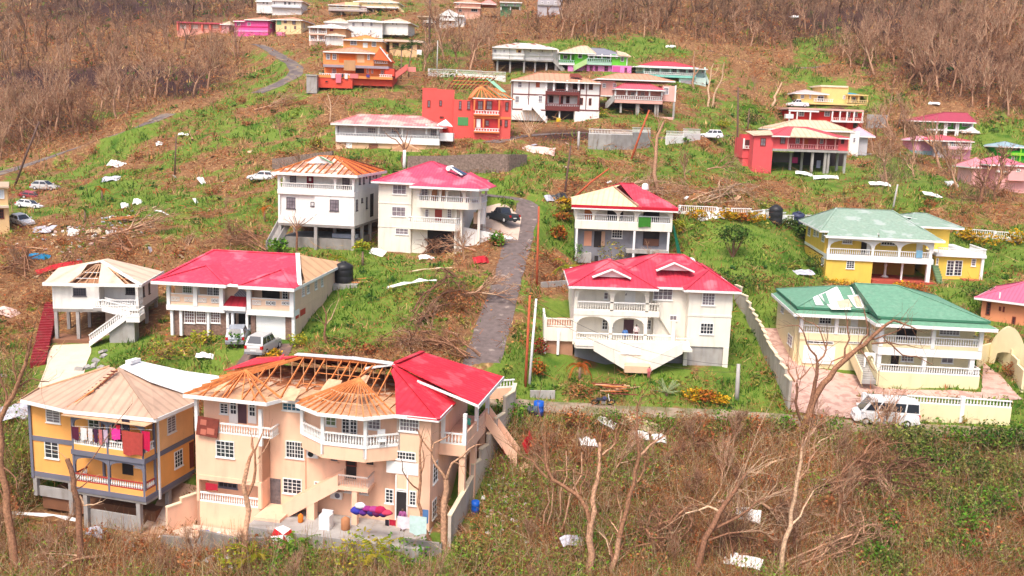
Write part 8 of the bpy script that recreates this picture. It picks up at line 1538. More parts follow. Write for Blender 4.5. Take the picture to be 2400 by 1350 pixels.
UR = [(1240,-60),(2460,-60),(2460,285),(2250,255),(2080,205),(1900,115),(1740,112),(1560,92),(1480,92),(1300,92)]; MISC = [(1240,300),(1420,300),(1420,330),(1240,330)]; RM = [(2040,330),(2160,300),(2150,420),(2060,460),(2040,420)]; RB = [(2200,390),(2300,400),(2380,480),(2250,480)]
def woodland():
 P1,g1,d1,dep1 = scatter(3800,[UL],y1=420,m=2.0,seed=11); P2,g2,d2,dep2 = scatter(5200,[UR],y1=300,m=2.0,seed=12); P3,g3,d3,dep3 = scatter(900,[UM],y1=200,m=2.5,seed=13); P4,_,_,dep4 = scatter(2200,[RM,RB],y1=500,m=1.5,seed=14)
 lab = ['stripped grey-brown tree among many on the wooded slope at upper left','stripped brown tree among many on the steep wooded slope at upper right','stripped tree among many between the top houses in the middle','stripped tree in the thicket by the pink and green houses at right']; grp = ['bare trees on the upper left slope','bare trees on the upper right slope','bare trees between the top houses','bare trees in the right thicket']
 P_ = np.concatenate([P1,P2,P3,P4]); G = np.repeat(np.arange(4),[len(P1),len(P2),len(P3),len(P4)]); sp = 4.2; keep = []; grid = {}
 for i in RV.permutation(len(P_)):
  q = (int(P_[i,0]//sp),int(P_[i,1]//sp))
  if any(np.hypot(*(P_[j,:2]-P_[i,:2])) < (2.6 if G[i] != 3 else 3.2) for a in (-1,0,1) for b in (-1,0,1) for j in grid.get((q[0]+a,q[1]+b),())): continue
  grid.setdefault(q,[]).append(i); keep.append(i)
 pxx,pyy,_ = proj(P_[:,0],P_[:,1],P_[:,2]); band = inside(pxx,pyy,np.array([(-60,165),(150,160),(380,125),(560,150),(540,205),(300,222),(60,235),(-60,235)])); gg,dd_ = cover(P_[:,0],P_[:,1],P_[:,2]); keep = [i for i in keep if (not band[i] or RV.random() < .15) and (gg[i] < .5 or RV.random() < .2)]
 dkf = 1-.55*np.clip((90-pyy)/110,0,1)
 keep = np.array(keep); dep = (P_[keep]-C0)@FW; ordr = keep[np.argsort(dep)]; near,far = ordr[:225],ordr[225:1500]
 for i in near: place_tree(P_[i],RV.uniform(.7,1.35),RV.uniform(0,6.28),RV.integers(9),lab[G[i]],grp[G[i]],tilt=(RV.normal()*.12,RV.normal()*.12))
 parts = []
 for i in far:
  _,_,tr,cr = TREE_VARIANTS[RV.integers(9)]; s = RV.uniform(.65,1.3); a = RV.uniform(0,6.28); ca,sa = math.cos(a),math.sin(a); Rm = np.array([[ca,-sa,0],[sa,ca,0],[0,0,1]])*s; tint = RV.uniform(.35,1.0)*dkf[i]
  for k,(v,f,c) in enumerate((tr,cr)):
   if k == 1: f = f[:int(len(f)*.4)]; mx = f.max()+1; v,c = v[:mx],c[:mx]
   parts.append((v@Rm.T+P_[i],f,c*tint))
 V,F,C = join(parts); print('woodland',len(near),len(far),len(F)); mesh_np('far_woodland',V,F,C,TWIG,'stuff')
woodland()
def undergrowth(n=15000):
 P_,g,d,dep = scatter(n,[UL,UR,UM,RM,RB],y1=480,m=1.2,seed=15); N = len(P_); K = 5; sc = dep/190
 A = np.repeat(P_,K,0)+np.c_[RV.normal(size=(N*K,2))*1.0,np.zeros(N*K)]; az = RV.uniform(0,6.28,N*K); el = RV.uniform(.5,1.5,N*K); D = np.c_[np.cos(az)*np.cos(el),np.sin(az)*np.cos(el),np.sin(el)]; L = RV.uniform(.8,3.0,N*K)
 dk = darkness(P_); L *= np.repeat(np.where((dk > .62) & (RV.random(N) < .6),.12,1),K); c = pick([L3(182,134,112),L3(150,106,90),L3(116,82,74),L3(206,164,134),L3(98,70,66),L3(140,126,76)],RV.integers(0,6,N*K)); dark = RV.random(N*K) < np.repeat(dk,K)*1.2; c[dark] = pick([L3(74,52,54),L3(96,66,60),L3(58,46,52)],RV.integers(0,3,dark.sum())); c = c*RV.uniform(.55,1.2,(N*K,1)); mesh_np('woodland_undergrowth',*sticks(A,A+D*L[:,None],.035*np.repeat(sc,K),.012,c),TWIG,'stuff')  # darker twig colours follow the same painted shade blobs
undergrowth()
def tall_weeds(n=9500):
 """pale dry stems and green shoots of the foreground thicket"""
 P_,g,d,dep = scatter(n,[[(1150,985),(2460,1020),(2460,1400),(1150,1400)],[(-60,1250),(1150,1290),(1150,1400),(-60,1400)],[(-60,820),(90,860),(60,1250),(-60,1250)]],y0=800,m=.6,seed=16); N = len(P_); K = 8
 A = np.repeat(P_,K,0)+np.c_[RV.normal(size=(N*K,2))*.5,np.zeros(N*K)]; az = RV.uniform(0,6.28,N*K); el = RV.uniform(.2,1.5,N*K); D = np.c_[np.cos(az)*np.cos(el),np.sin(az)*np.cos(el),np.sin(el)]; L = RV.uniform(.5,2.6,N*K)
 c = pick([L3(222,182,140),L3(206,160,118),L3(176,112,76),L3(232,206,166),L3(176,166,96),L3(206,134,86)],RV.integers(0,6,N*K))*RV.uniform(.55,1.2,(N*K,1)); Z = P_[~(g > .5)]; i2 = np.repeat(np.arange(len(Z)),9); mesh_np('rusty_litter',*leaves(Z[i2]+RV.normal(size=(len(i2),3))*[.6,.6,.12]+[0,0,.25],.09*RV.uniform(.6,1.5,len(i2)),pick([L3(206,118,66),L3(190,130,84),L3(216,150,96),L3(160,96,62)],RV.integers(0,4,len(i2)))*RV.uniform(.6,1.2,(len(i2),1)),RV),VEG,'stuff'); mesh_np('tangled_stems',*sticks(A,A+D*L[:,None],.016,.006,c),TWIG,'stuff')
 nz = vnoise(P_[:,0]/3,P_[:,1]/3,61); k = (nz > .4) & (g > .36+.25*RV.random(N)); Q = P_[k]; M = 18; idx = np.repeat(np.arange(len(Q)),M); B = Q[idx]+RV.normal(size=(len(idx),3))*[.55,.55,.3]+[0,0,.5]; cl = pick([L3(116,156,50),L3(146,170,62),L3(98,140,48),L3(164,168,80)],RV.integers(0,4,len(idx)))*RV.uniform(.6,1.2,(len(idx),1)); mesh_np('weed_leaves',*leaves(B,.1*RV.uniform(.6,1.6,len(idx)),cl,RV),VEG,'stuff')
tall_weeds()
# ================================================================== single trees, shrubs, palms, debris
def hero(label,fr,base,limbs,pal=0,name='bare_tree',cat='tree',sub=1.0,group=None,dd=0,jit=.5,seed=0,n=6):
 """tree measured limb by limb; limbs = [(r0, r1, [points])]; twigs grow from limb ends"""
 b = T(*base,fr); d0 = depth_of(b)+dd; r = np.random.default_rng(seed+int(base[0])); root = None; tw = []
 for i,(r0,r1,pts) in enumerate(limbs):
  P_ = []; z = r.normal()*jit if i else 0
  for k,q in enumerate(pts): px,py = fx(fr,*q); P_.append(Vector(at(px,py,d0+z*k/max(1,len(pts)-1)))-b)
  if i == 0: P_[0].z = min(P_[0].z,-.3)
  Q = [P_[0]]
  for p,q in zip(P_,P_[1:]): m = (p+q)/2; L = (q-p).length; Q += [m+Vector(r.normal(size=3))*L*.06,q]
  mb = MB().tube(Q,[max(.012,r0+(r1-r0)*k/(len(Q)-1)) for k in range(len(Q))],n if i == 0 else 5); c = BARKC[pal if i == 0 or r.random() < .6 else (pal+1) % 4]*r.uniform(.85,1.15)
  o = mesh_np(name if i == 0 else 'branch',np.array(mb.v),np.array([[f[0],f[1],f[2],f[3] if len(f) > 3 else f[2]] for f in mb.f if len(f) == 4]),np.repeat(c[None],len(mb.v),0),TWIG,None,root if i else None,b if i == 0 else None,True)
  if i == 0: root = o; tag(o,label,cat,group)
  for k in range(len(Q)//2,len(Q)):
   for _ in range(int(3*sub)): 
    dv = (Q[k]-Q[k-1]).normalized()*.6+Vector(r.normal(size=3))*.5; dv.z += .25; L = r.uniform(.4,1.3)*sub; p = Q[k]; e = p+dv*L; e2 = e+(dv+Vector(r.normal(size=3))*.4)*L*.8; rr_ = min(.03,r1*.5); tw += [(p,e,rr_,rr_*.7),(e,e2,rr_*.7,.007)]
 if tw and sub > 0: mesh_np('twigs',*sticks([t[0] for t in tw],[t[1] for t in tw],np.array([t[2] for t in tw]),np.array([t[3] for t in tw]),BARKC[(pal+1) % 4]*.95),TWIG,'stuff',root)
 return root
hero('tall forked pale tree with broken limbs in the centre foreground','X4',(745,1345),[(.30,.22,[(745,1400),(742,1200),(732,980)]),(.17,.08,[(732,980),(655,800),(560,730),(460,670),(425,580),(415,500),(405,405)]),(.09,.03,[(425,660),(375,610),(330,540),(240,500),(160,430)]),(.06,.03,[(415,560),(350,490),(310,470)]),(.2,.1,[(735,980),(745,820),(780,680),(795,560),(800,410)]),(.08,.05,[(815,500),(880,450),(915,390)]),(.05,.03,[(905,420),(912,330),(945,265)]),(.07,.04,[(650,790),(615,690),(610,600)]),(.07,.04,[(660,770),(700,660),(710,580)]),(.05,.04,[(690,640),(600,600),(490,610)])])
hero('slim tall tree with long leaning upper limb, right of the forked pale tree','X4',(895,1345),[(.22,.18,[(895,1400),(920,1200),(935,1080)]),(.19,.05,[(935,1080),(990,880),(1040,700),(1075,510),(1055,330),(1060,210),(1090,95)]),(.1,.06,[(1085,500),(1150,430),(1250,365)]),(.06,.03,[(1060,690),(1110,600),(1115,500)]),(.07,.03,[(940,1060),(900,1000),(870,960)]),(.06,.03,[(945,1010),(950,900),(920,780)])])
hero('dark stub trunk between the two tall foreground trees','X4',(872,1345),[(.14,.1,[(880,1400),(865,1130)]),(.06,.03,[(868,1200),(840,1090),(790,1040)])],2)
for i,(a,b) in enumerate((((390,1060),(430,740)),((450,1060),(470,720)),((478,1050),(560,470)),((512,1060),(670,480)))): hero(['short leftmost','second short','tall third','tall rightmost'][i]+' stem in the row of thin poles left of the forked tree','X4',a,[(.08,.04,[a,lerp(a,b,.5),b])],0,sub=.4,group='thin bare stems by the rubble')
hero('dark leaning tree with orange broken branch at the right of the foreground','X4',(1440,1345),[(.24,.1,[(1430,1400),(1540,1080),(1640,900),(1720,790),(1790,680),(1830,620)]),(.12,.06,[(1540,1060),(1700,970),(1850,880),(1960,800)]),(.08,.04,[(1560,1100),(1700,1050),(1850,1030),(1970,1060)]),(.1,.05,[(1640,900),(1560,860),(1400,910)])],2,sub=1.4)
hero('pinkish tree with whitened broken tips at the lower right','X5',(225,1345),[(.2,.1,[(225,1400),(280,1200),(340,1000),(370,800),(400,600),(415,480)]),(.07,.04,[(410,490),(430,360)]),(.07,.04,[(415,480),(450,380),(515,310)]),(.07,.04,[(380,730),(460,600),(510,480),(520,370)]),(.05,.03,[(525,420),(600,375)]),(.08,.04,[(345,990),(430,870),(500,750)])],3)
hero('large bare spreading tree in front of the green-roofed house','Y2',(650,1250),[(.32,.05,[(640,1290),(720,1100),(790,930),(880,820),(1000,680),(1100,590),(1200,510),(1300,420),(1380,370),(1460,400),(1560,440)]),(.2,.13,[(715,1100),(760,900),(780,800),(785,700)]),(.1,.03,[(785,700),(730,600),(690,500),(640,410),(550,415)]),(.09,.05,[(790,690),(850,610),(860,540)]),(.06,.03,[(855,600),(800,430),(700,380),(620,320)]),(.13,.1,[(655,1150),(615,1010),(625,860)]),(.09,.05,[(610,850),(560,770),(555,715)]),(.07,.04,[(640,830),(620,750)]),(.08,.04,[(650,830),(730,740)]),(.1,.04,[(1000,690),(1000,590),(1020,420),(1010,340)]),(.09,.03,[(1100,590),(1180,480),(1160,330),(1150,280)]),(.09,.03,[(1190,520),(1300,490),(1420,450),(1500,370)]),(.09,.03,[(1210,550),(1350,540),(1450,640),(1560,650),(1680,715)]),(.07,.03,[(1120,600),(1180,680),(1230,760)]),(.08,.03,[(1050,620),(900,690),(860,760)]),(.06,.02,[(1350,540),(1480,560),(1600,590)]),(.05,.02,[(1300,500),(1380,570),(1390,640)])],1,sub=.9)
hero('tall twisting tree at the left edge in front of the orange house','Z1',(95,1310),[(.3,.1,[(100,1345),(75,1150),(40,950),(15,750),(10,560),(40,330),(100,220),(150,90),(185,-60)]),(.09,.03,[(40,330),(10,200),(0,60)]),(.08,.03,[(90,240),(190,170),(290,190)]),(.08,.03,[(110,210),(80,110),(90,20)]),(.07,.03,[(15,700),(90,760),(100,830)]),(.07,.03,[(30,900),(-20,800),(-30,700)])],1)
hero('snapped tree trunk standing before the stilts of the orange house','Z1',(470,1300),[(.25,.16,[(470,1345),(470,1050),(465,900),(440,770),(400,650)]),(.08,.03,[(475,870),(500,930),(560,925),(610,905)]),(.05,.02,[(450,790),(560,640),(700,430),(790,320)]),(.05,.03,[(460,830),(520,790),(560,770)])],2,sub=.6)
hero('split-topped tree before the left end of the peach house','Z1',(1455,1250),[(.24,.16,[(1455,1290),(1465,1080),(1470,880),(1480,680)]),(.14,.05,[(1480,690),(1515,600),(1505,520)]),(.13,.05,[(1478,870),(1525,720),(1565,500)]),(.05,.02,[(1540,650),(1600,560),(1610,500)])],0,sub=.4)
hero('forked tree before the right corner of the peach house','Z3',(700,1330),[(.26,.2,[(705,1380),(705,1050),(720,890)]),(.12,.04,[(720,890),(650,790),(620,700),(640,640),(740,590)]),(.12,.03,[(725,880),(760,780),(880,680),(960,650)]),(.06,.03,[(620,700),(570,640),(540,600)]),(.05,.03,[(770,770),(820,800),(850,800)])],0,sub=.6)
hero('slender tree with bowed trunk left of the forked corner tree','Z3',(630,1340),[(.16,.06,[(640,1380),(560,1200),(530,1050),(545,900),(540,700),(525,550)]),(.06,.02,[(530,960),(470,910),(420,830),(405,740)]),(.06,.03,[(545,860),(570,760),(560,690)])],1,sub=.5)
hero('white-trunked pollard tree before the long white house','Y4',(985,1320),[(.26,.2,[(985,1330),(985,1160)]),(.12,.04,[(985,1160),(930,1090),(870,1050),(810,1000)]),(.12,.04,[(985,1160),(970,1080),(930,1010),(880,960)]),(.11,.04,[(995,1150),(1035,1080),(1050,1030)]),(.1,.04,[(985,1150),(1000,1060),(1010,980)])],2,sub=.5)
hero('spray of bare pale stems right of the coral red house','Y5',(430,1120),[(.12,.04,[(430,1130),(400,1000),(350,870)])]+[(.07,.03,[(430,1120),(430+dx*.5,1000),(430+dx,860+abs(dx)*.25)]) for dx in (-170,-140,-110,-75,-40,-10,30,70,110,150,185)],3,sub=.3,name='bare_shrub',cat='shrub')
for lb,fr,b,L,pl in (('small dark tree in front of the white stilt house with rafters','Z6',(345,905),[(.16,.12,[(345,905),(350,760),(345,690)])]+[(.06,.02,[(346,720),(345+dx*.5,660),(345+dx,640-abs(120-abs(dx)))]) for dx in (-110,-70,-35,0,40,90,170)],2),('lone pale trunk with vines on the slope above the grey block house','P',(1543,445),[(.3,.16,[(1543,445),(1537,370),(1540,320),(1556,285)]),(.1,.04,[(1538,360),(1520,320),(1512,290)])],0),('tall white stem right of the mint house, nearer one','Y5',(2222,810),[(.24,.1,[(2222,815),(2225,640),(2255,500),(2285,380)]),(.08,.03,[(2250,520),(2310,470),(2330,400)])],3),('tall white stem right of the mint house, farther one','Y5',(2270,815),[(.24,.08,[(2270,820),(2290,690),(2340,590),(2375,480),(2390,370)]),(.08,.04,[(2340,590),(2400,560)])],3),('vine-wrapped pale trunk before the mint house','Y5',(2085,640),[(.26,.12,[(2085,645),(2090,480),(2095,260)]),(.1,.05,[(2090,500),(2140,430),(2165,360)])],0),('twisted pale tree left of the yellow house','Y6',(430,290),[(.3,.12,[(430,300),(450,220),(480,170),(510,110)]),(.1,.05,[(480,170),(460,120)])],3),('thin bare tree at the driveway edge of the peach house with two cars','P',(768,805),[(.14,.05,[(768,805),(764,755),(758,720)]),(.06,.02,[(765,760),(785,725),(795,700)]),(.05,.02,[(765,770),(745,740)])],2),('bare tree on the bank left of the long white house','Y4',(290,890),[(.16,.08,[(290,890),(300,760),(270,640)]),(.08,.03,[(298,770),(360,690),(380,650)]),(.08,.03,[(295,780),(250,720),(240,680)])],3)): hero(lb,fr,b,L,pl,sub=.6)
FT = [(1060,700,1.0,'largest brown fallen crown on the lawn below the cream three-storey house'),(1010,745,.8,'fallen branches left of the lane, below the big brown crown'),(960,815,.9,'rusty fallen tree behind the rafters of the peach house'),(1070,790,.8,'fallen branches at the lane edge behind the red roof end'),(1000,580,.9,'tangled rust-brown tree against the cream three-storey house'),(1110,590,.8,'brown broken bush beside the white ramp wall'),(240,560,1.1,'fallen tree among the white debris at the left'),(120,620,1.0,'heap of grey branches left of the small white house roof'),(560,560,.8,'fallen tree behind the bright red roof'),(430,590,.8,'broken branches above the left end of the red roof'),(1500,455,1.0,'pale tangle of branches on the slope above the grey block house'),(1680,462,1.0,'pale tangle of branches above the white baluster fence'),(1350,1010,.9,'rusty fallen tree by the track near the blue barrel'),(1560,1060,.8,'broken branches right of the slim tall tree'),(1950,1130,1.3,'great dark fallen crown left of the green bushes at lower right'),(2080,1110,1.2,'right half of the dark fallen crown at lower right'),(1840,1060,1.0,'fallen branches below the big spreading tree'),(1760,1180,1.0,'fallen branches around the dark leaning tree'),(1650,1280,1.0,'fallen orange-brown tree at the bottom right of centre'),(1300,1290,1.0,'fallen rusty crown left of the forked pale tree'),(1160,1310,.9,'rust-brown brush at the foot of the stepped pale wall'),(250,1310,.9,'brown brush heap before the orange house'),(700,1330,.8,'low brown brush before the grey garden wall'),(450,330,1.0,'fallen tree on the slope left of the long white house'),(600,260,1.0,'fallen tree beside the upper road'),(1150,250,.8,'brown brush above the coral red house'),(1660,400,.9,'pale fallen tree left of the coral pink house'),(2080,430,1.0,'fallen tree right of the coral carport'),(2290,470,1.0,'fallen branches before the salmon pink low house'),(2200,1270,1.0,'grey fallen limbs in the green bushes at the bottom right'),(1420,1190,.9,'broken grey branches behind the slim tall tree'),(2280,740,.7,'brown shrub pile above the salmon brick house roof')]
for i,(x,y,s,lb) in enumerate(FT): place_tree(T(x,y,up=.2),s*.8,RV.uniform(0,6.28),i % 9,lb,'fallen trees and broken crowns','fallen_tree',(R(80+RV.normal()*5),RV.normal()*.3))
for i,(pts,r0,pl,lb) in enumerate((([(60,690),(200,600),(400,510),(560,445),(740,400)],.11,3,'long pale fallen stem lying below the big spreading tree'),([(430,1330),(600,1200),(800,1080),(950,990),(1130,890)],.16,0,'long pale fallen trunk across the bottom right'),([(260,1220),(450,1110),(640,1020),(820,950)],.11,0,'grey fallen stem above the long pale trunk'),([(520,790),(800,690),(1000,600),(1200,590),(1340,640),(1480,740)],.14,2,'dark arching fallen trunk of the great crown'),([(540,800),(760,770),(900,830),(1000,860)],.1,2,'short dark limb under the arching trunk'),([(700,760),(880,650),(1010,520),(1100,460),(1300,410),(1500,420)],.1,1,'grey fallen limb reaching toward the minibus'))):
 o = MB().tube([T(*p,'X5',up=.35+.25*math.sin(k*2.1)) for k,p in enumerate(pts)],[r0*(1-.7*k/len(pts)) for k in range(len(pts))],6).build('fallen_log',mat('fallen_bark%d' % pl,tuple(BARKC[pl])+(1,),var=.2,scale=4),smooth=True); tag(o,lb,'log')
MS,g_,d_,dep_ = scatter(900,y0=100,y1=1340,m=2.5,seed=31); k_ = (d_ > .45) & (dep_ < 215); MS = MS[k_][:46]
for p in MS: place_tree(p,RV.uniform(.25,.5),RV.uniform(0,6.28),RV.integers(9),'bare brown sapling standing alone in the scrub of the open slope','bare saplings on the open slope')
FS,g_,d_,dep_ = scatter(700,[[(1130,1010),(2100,1010),(2200,1400),(1130,1400)],[(-60,1260),(1130,1300),(1130,1400),(-60,1400)]],y0=1000,m=1.0,seed=33)
for p in FS[:48]: place_tree(p,RV.uniform(.2,.5),RV.uniform(0,6.28),RV.integers(9),'thin bare sapling among the tangled brush of the foreground','bare saplings in the foreground brush',tilt=(RV.normal()*.3,RV.normal()*.3))
def shrub(label,p,rx,h,cols,n=260,name='shrub',cat='shrub',ls=.13,stem=0,group=None,ry=None,seed=0):
 r = np.random.default_rng(abs(int(p[0]*31+p[1]*17))); o = r.normal(size=(n,3)); o /= np.linalg.norm(o,axis=1,keepdims=True); o *= (.55+.45*r.random((n,1))); lump = 1+.28*np.sin(o[:,:1]*5+o[:,1:2]*4+r.random()*6); P_ = o*lump*np.array([rx,ry or rx,h/2])+np.array([0,0,stem+h*.5]); c = pick(cols,r.integers(0,len(cols),n))*r.uniform(.6,1.3,(n,1))
 e = mesh_np(name,*leaves(P_,ls*r.uniform(.7,1.4,n),c,r),VEG,None,None,p); tag(e,label,cat,group); A = np.zeros((9,3)); A[:,2] = -.2; B = r.normal(size=(9,3))*[rx*.5,rx*.5,.1]+[0,0,stem+h*.45]; mesh_np('stem',*sticks(A if not stem else A,B,.05 if not stem else .09,.02,BARKC[2]),TWIG,None,e); return e
GR1 = [L3(70,120,34),L3(96,146,44),L3(120,156,50)]; YL = [L3(226,176,40),L3(206,150,36),L3(160,150,40)]; OR = [L3(206,120,50),L3(186,96,48),L3(150,120,50)]; DG = [L3(50,84,34),L3(76,104,44),L3(100,110,50)]; RD = [L3(170,50,50),L3(150,80,44),L3(110,100,44)]; BR = [L3(150,110,64),L3(170,136,80),L3(120,110,56)]; YG = [L3(170,170,50),L3(140,160,46),L3(196,176,60)]
for i,(x,y,rx,h,c,lb) in enumerate([(1640,512,1.6,1.3,YL,'yellow shrub under the white fence, left of the crumpled sheets'),(1705,514,1.7,1.3,YL,'yellow shrub under the white fence, right of the crumpled sheets'),(1765,520,1.9,1.4,YL,'long yellow shrub under the fence, left of the black tank'),(1735,518,1.4,1.2,OR,'orange shrub between the yellow ones under the fence'),(1850,535,1.3,1.5,DG,'dark green bush right of the tall black tank'),(2310,572,2.6,1.6,YL,'big yellow hedge right of the yellow house'),(2262,560,1.4,1.6,YL,'yellow hedge touching the yellow house'),(2385,572,1.4,2,YL,'yellow shrub at the right edge above the lawn'),(1576,515,.9,2,RD,'red-leaved shrub at the corner of the grey block house'),(1590,545,1.0,1.8,YG,'yellow-green shrub beside the green tarpaulin'),(1322,478,1.1,.9,YL,'topmost yellow-topped shrub in the column by the lane end'),(1322,494,1.1,.9,YG,'yellow-green clipped shrub in the column by the lane end'),(1318,515,1.2,1.0,OR,'orange clipped shrub, lowest of the column by the lane end'),(1310,560,1.3,1.6,OR,'rusty shrub left of the grey block house stairs'),(1432,618,2.4,3.2,BR+YG,'large yellow-brown bush before the grey block house'),(1348,610,1.2,2.2,GR1,'green shrub at the left corner of the grey block house'),(1660,668,2.8,1.5,BR,'brownish clipped hedge, left part, below the upper lawn'),(1740,672,2.8,1.5,DG,'dark hedge, middle part, below the upper lawn'),(1820,674,2.8,1.5,BR,'brownish hedge, right part, below the upper lawn'),(1960,668,2.2,.7,YL,'low yellow flower bed under the left front of the yellow house'),(2120,672,2.0,.7,YL,'low yellow flower bed under the right front of the yellow house'),(1880,560,1.2,2.2,DG,'dark tall shrub at the left corner of the yellow house'),(1905,630,1.3,1.8,DG,'dark shrub along the left wall of the yellow house'),(1625,938,1.1,1.1,YL,'yellow shrub on the lawn edge, left of the orange one'),(1655,940,1.0,1.1,OR,'orange shrub on the lawn edge above the track'),(1685,946,1.0,.9,YL,'yellow shrub on the lawn edge, right of the orange one'),(1266,830,.8,1.6,RD,'upper red-leaved shrub beside the white post'),(1262,880,.8,1.5,OR,'lower orange-leaved shrub beside the white post'),(700,812,.9,1.3,YG,'yellow-green shrub at the garage corner of the two-car house'),(640,840,1.0,.9,YL,'yellow shrub edging the driveway'),(555,815,.8,1.6,GR1,'green shrub beside the entrance of the two-car house'),(470,805,1.2,1.3,YG,'yellow-green shrub under the stone wall of the two-car house'),(400,840,2.2,1.8,YG+BR,'dry yellow bush on the lawn corner left of the driveway'),(700,1318,1.8,1.7,GR1,'green bush before the grey garden wall, middle'),(850,1322,2.4,2.0,YG,'yellow-green bush before the peach house patio'),(960,1318,2.0,1.7,GR1,'green bush before the patio, right of the yellow-green one'),(560,1325,1.5,1.5,YG,'pale yellow-green bush before the wall, left'),(1180,690,.1,.1,GR1,None),(1762,290,1.8,3.2,DG,'broad green bush left of the pale bare roof'),(1695,300,1.4,1.6,YG,'yellow-green bush before the pink ruin'),(1400,275,1.6,2.0,YG,'bush between the brown-trimmed house and the pink house'),(1200,975,1.6,1.3,GR1,'green bush at the lower end of the stepped pale wall'),(1130,990,1.4,1.4,GR1,'green bush under the side porch of the peach house'),(2290,700,1.8,1.8,DG,'dark bush left of the salmon brick house roof'),(2150,690,1.6,1.4,OR,'rusty bush behind the green roof ridge'),(650,590,1.2,1.6,GR1,'green bush below the house with orange rafters'),(850,590,1.2,1.4,YG,'yellow shrub between the two tall houses'),(1165,575,1.2,1.6,GR1,'green bush beside the lane below the ramp'),(742,350,1.2,1.8,YG+BR,'olive bush at the left corner of the long white house')]):
 if lb: shrub(lb,T(x,y),rx,h,c,ls=.14 if y > 600 else .2,n=int(150+90*rx))
OL = [L3(120,134,60),L3(146,150,74),L3(98,112,54)]
for i in range(70):
 x,y = RV.uniform(2040,2430),RV.uniform(1015,1340); shrub('leafy green bush in the thicket at the lower right',T(x,y),RV.uniform(1.1,2.0),RV.uniform(1.0,1.9),[GR1,OL,DG,OL][i % 4],n=230,group='green bushes at the lower right',ls=.13)
e = shrub('round-headed small tree with dark green crown on the upper lawn',T(1717,602),2.0,2.2,DG,n=700,name='lawn_tree',cat='tree',stem=1.7,ls=.17); MB().tube([(0,0,-.2),(.05,0,1.0),(0,0,2.2)],[.16,.12,.1],7).build('trunk',mat('grey_bark',rgb(130,110,96)),e)
SHC = {'w': TRIM,'g': mat('grey_sheet',rgb(200,200,210),rough=.4,stripe=2),'b': mat('beige_sheet',rgb(222,196,160),dirt=.3),'r': mat('red_sheet',rgb(200,30,44),rough=.5),'k': mat('black_sheet',(.03,.03,.035,1),rough=.4),'p': mat('pinkish_board',rgb(236,200,186)),'u': mat('blue_tarp2',rgb(40,140,190))}
RUSTY = [L3(190,110,66),L3(166,96,62),L3(150,112,72),L3(196,136,88)]
DS,g_,d_,dep_ = scatter(1500,y0=210,y1=1345,m=1.0,seed=35); k_ = (d_ > .5) & (dep_ < 190); DS,g_ = DS[k_][:95],g_[k_][:95]
for p in DS: shrub('rust-brown dead bush in the storm-torn scrub',p,RV.uniform(.8,1.7),RV.uniform(.7,1.6),RUSTY,n=170,name='dead_shrub',group='rust-brown dead bushes',ls=.13)
def fan(label,base,tips,n,pal,seed):
 r = np.random.default_rng(seed); b = np.array(T(*base,'X5',up=.5)); A = []; B = []; ra = []; rb = []
 q = None
 for i in range(n):
  b_ = b; b = (q[r.integers(1,4)] if q is not None and r.random() < .6 else b_+r.normal(size=3)*[.5,.5,.15]); t = np.array(T(tips[0]+r.random()*tips[2],tips[1]+r.random()*tips[3],'X5'))+[0,0,r.uniform(.1,1.2)]; m = (b+t)/2+r.normal(size=3)*.8+[0,0,r.uniform(.3,1.5)]; q = [(1-s)**2*b+2*s*(1-s)*m+s*s*t for s in np.linspace(0,1,7)]; w = r.uniform(.04,.12)
  for j in range(6):
   A.append(q[j]); B.append(q[j+1]); ra.append(w*(1-.14*j)); rb.append(w*(1-.14*(j+1)))
   for _ in range(4 if j > 0 else 0): d = (q[j+1]-q[j])*.4+r.normal(size=3)*.55; A.append(q[j+1]); B.append(q[j+1]+d*r.uniform(.5,1.4)); ra.append(.022); rb.append(.006)
  b = b_
 c = np.array([BARKC[pal]])*r.uniform(.5,1.1,(len(A),1)); o = mesh_np('fallen_tree',*sticks(np.array(A)-b,np.array(B)-b,np.array(ra),np.array(rb),c,4),TWIG,None,None,Vector(b)); tag(o,label,'tree','fallen trees and broken crowns')
fan('huge dark fallen tree with arching limbs, left of the green thicket',(520,800),(950,560,560,330),46,2,1); fan('pale broken crown fanned out below the minibus',(640,760),(800,470,420,170),26,1,2); fp = lambda x,y: ((x-1740)*3,(y-900)*3)
for i,(b,x0,y0,x1,y1,pl,lb) in enumerate([((985,770),1000,655,1140,745,2,'great brown heap of broken limbs on the lawn left of the lane'),((1110,850),870,790,1090,850,1,'rusty sprawl of branches behind the rafters'),((1000,604),930,555,1090,600,2,'dark tangle of branches against the cream three-storey house'),((300,600),140,535,330,600,1,'sprawling broken crown in the left debris field'),((10,640),0,585,130,690,1,'grey-brown limbs piled at the left edge'),((620,600),470,545,640,590,1,'broken branches heaped above the bright red roof'),((1440,470),1450,420,1590,470,3,'pale dry tangle on the slope right of the propped pole'),((1640,485),1640,445,1790,490,3,'pale dry tangle above the white baluster fence')]): fan(lb,fp(*b),(*fp(x0,y0),(x1-x0)*3,(y1-y0)*3),20,pl,20+i)
for i,x in enumerate(range(1330,2010,34)): shrub('dry bush in the ragged row along the lower edge of the track',T(x+RV.normal()*8,992+(x-1330)*.02+RV.uniform(0,22)),RV.uniform(.8,1.4),RV.uniform(1.1,2.0),[BR,RUSTY,OL,GR1][i % 4],n=170,name='dead_shrub',group='dry bushes along the track',ls=.12)
SP,g_,d_,dep_ = scatter(900,[[(-60,330),(640,330),(640,640),(-60,700)],[(1250,330),(2460,380),(2460,480),(1250,480)],[(1130,1000),(2000,1000),(2000,1400),(1130,1400)],[(-60,820),(60,860),(1040,1290),(1100,1400),(-60,1400)]],y0=300,m=.6,seed=41)
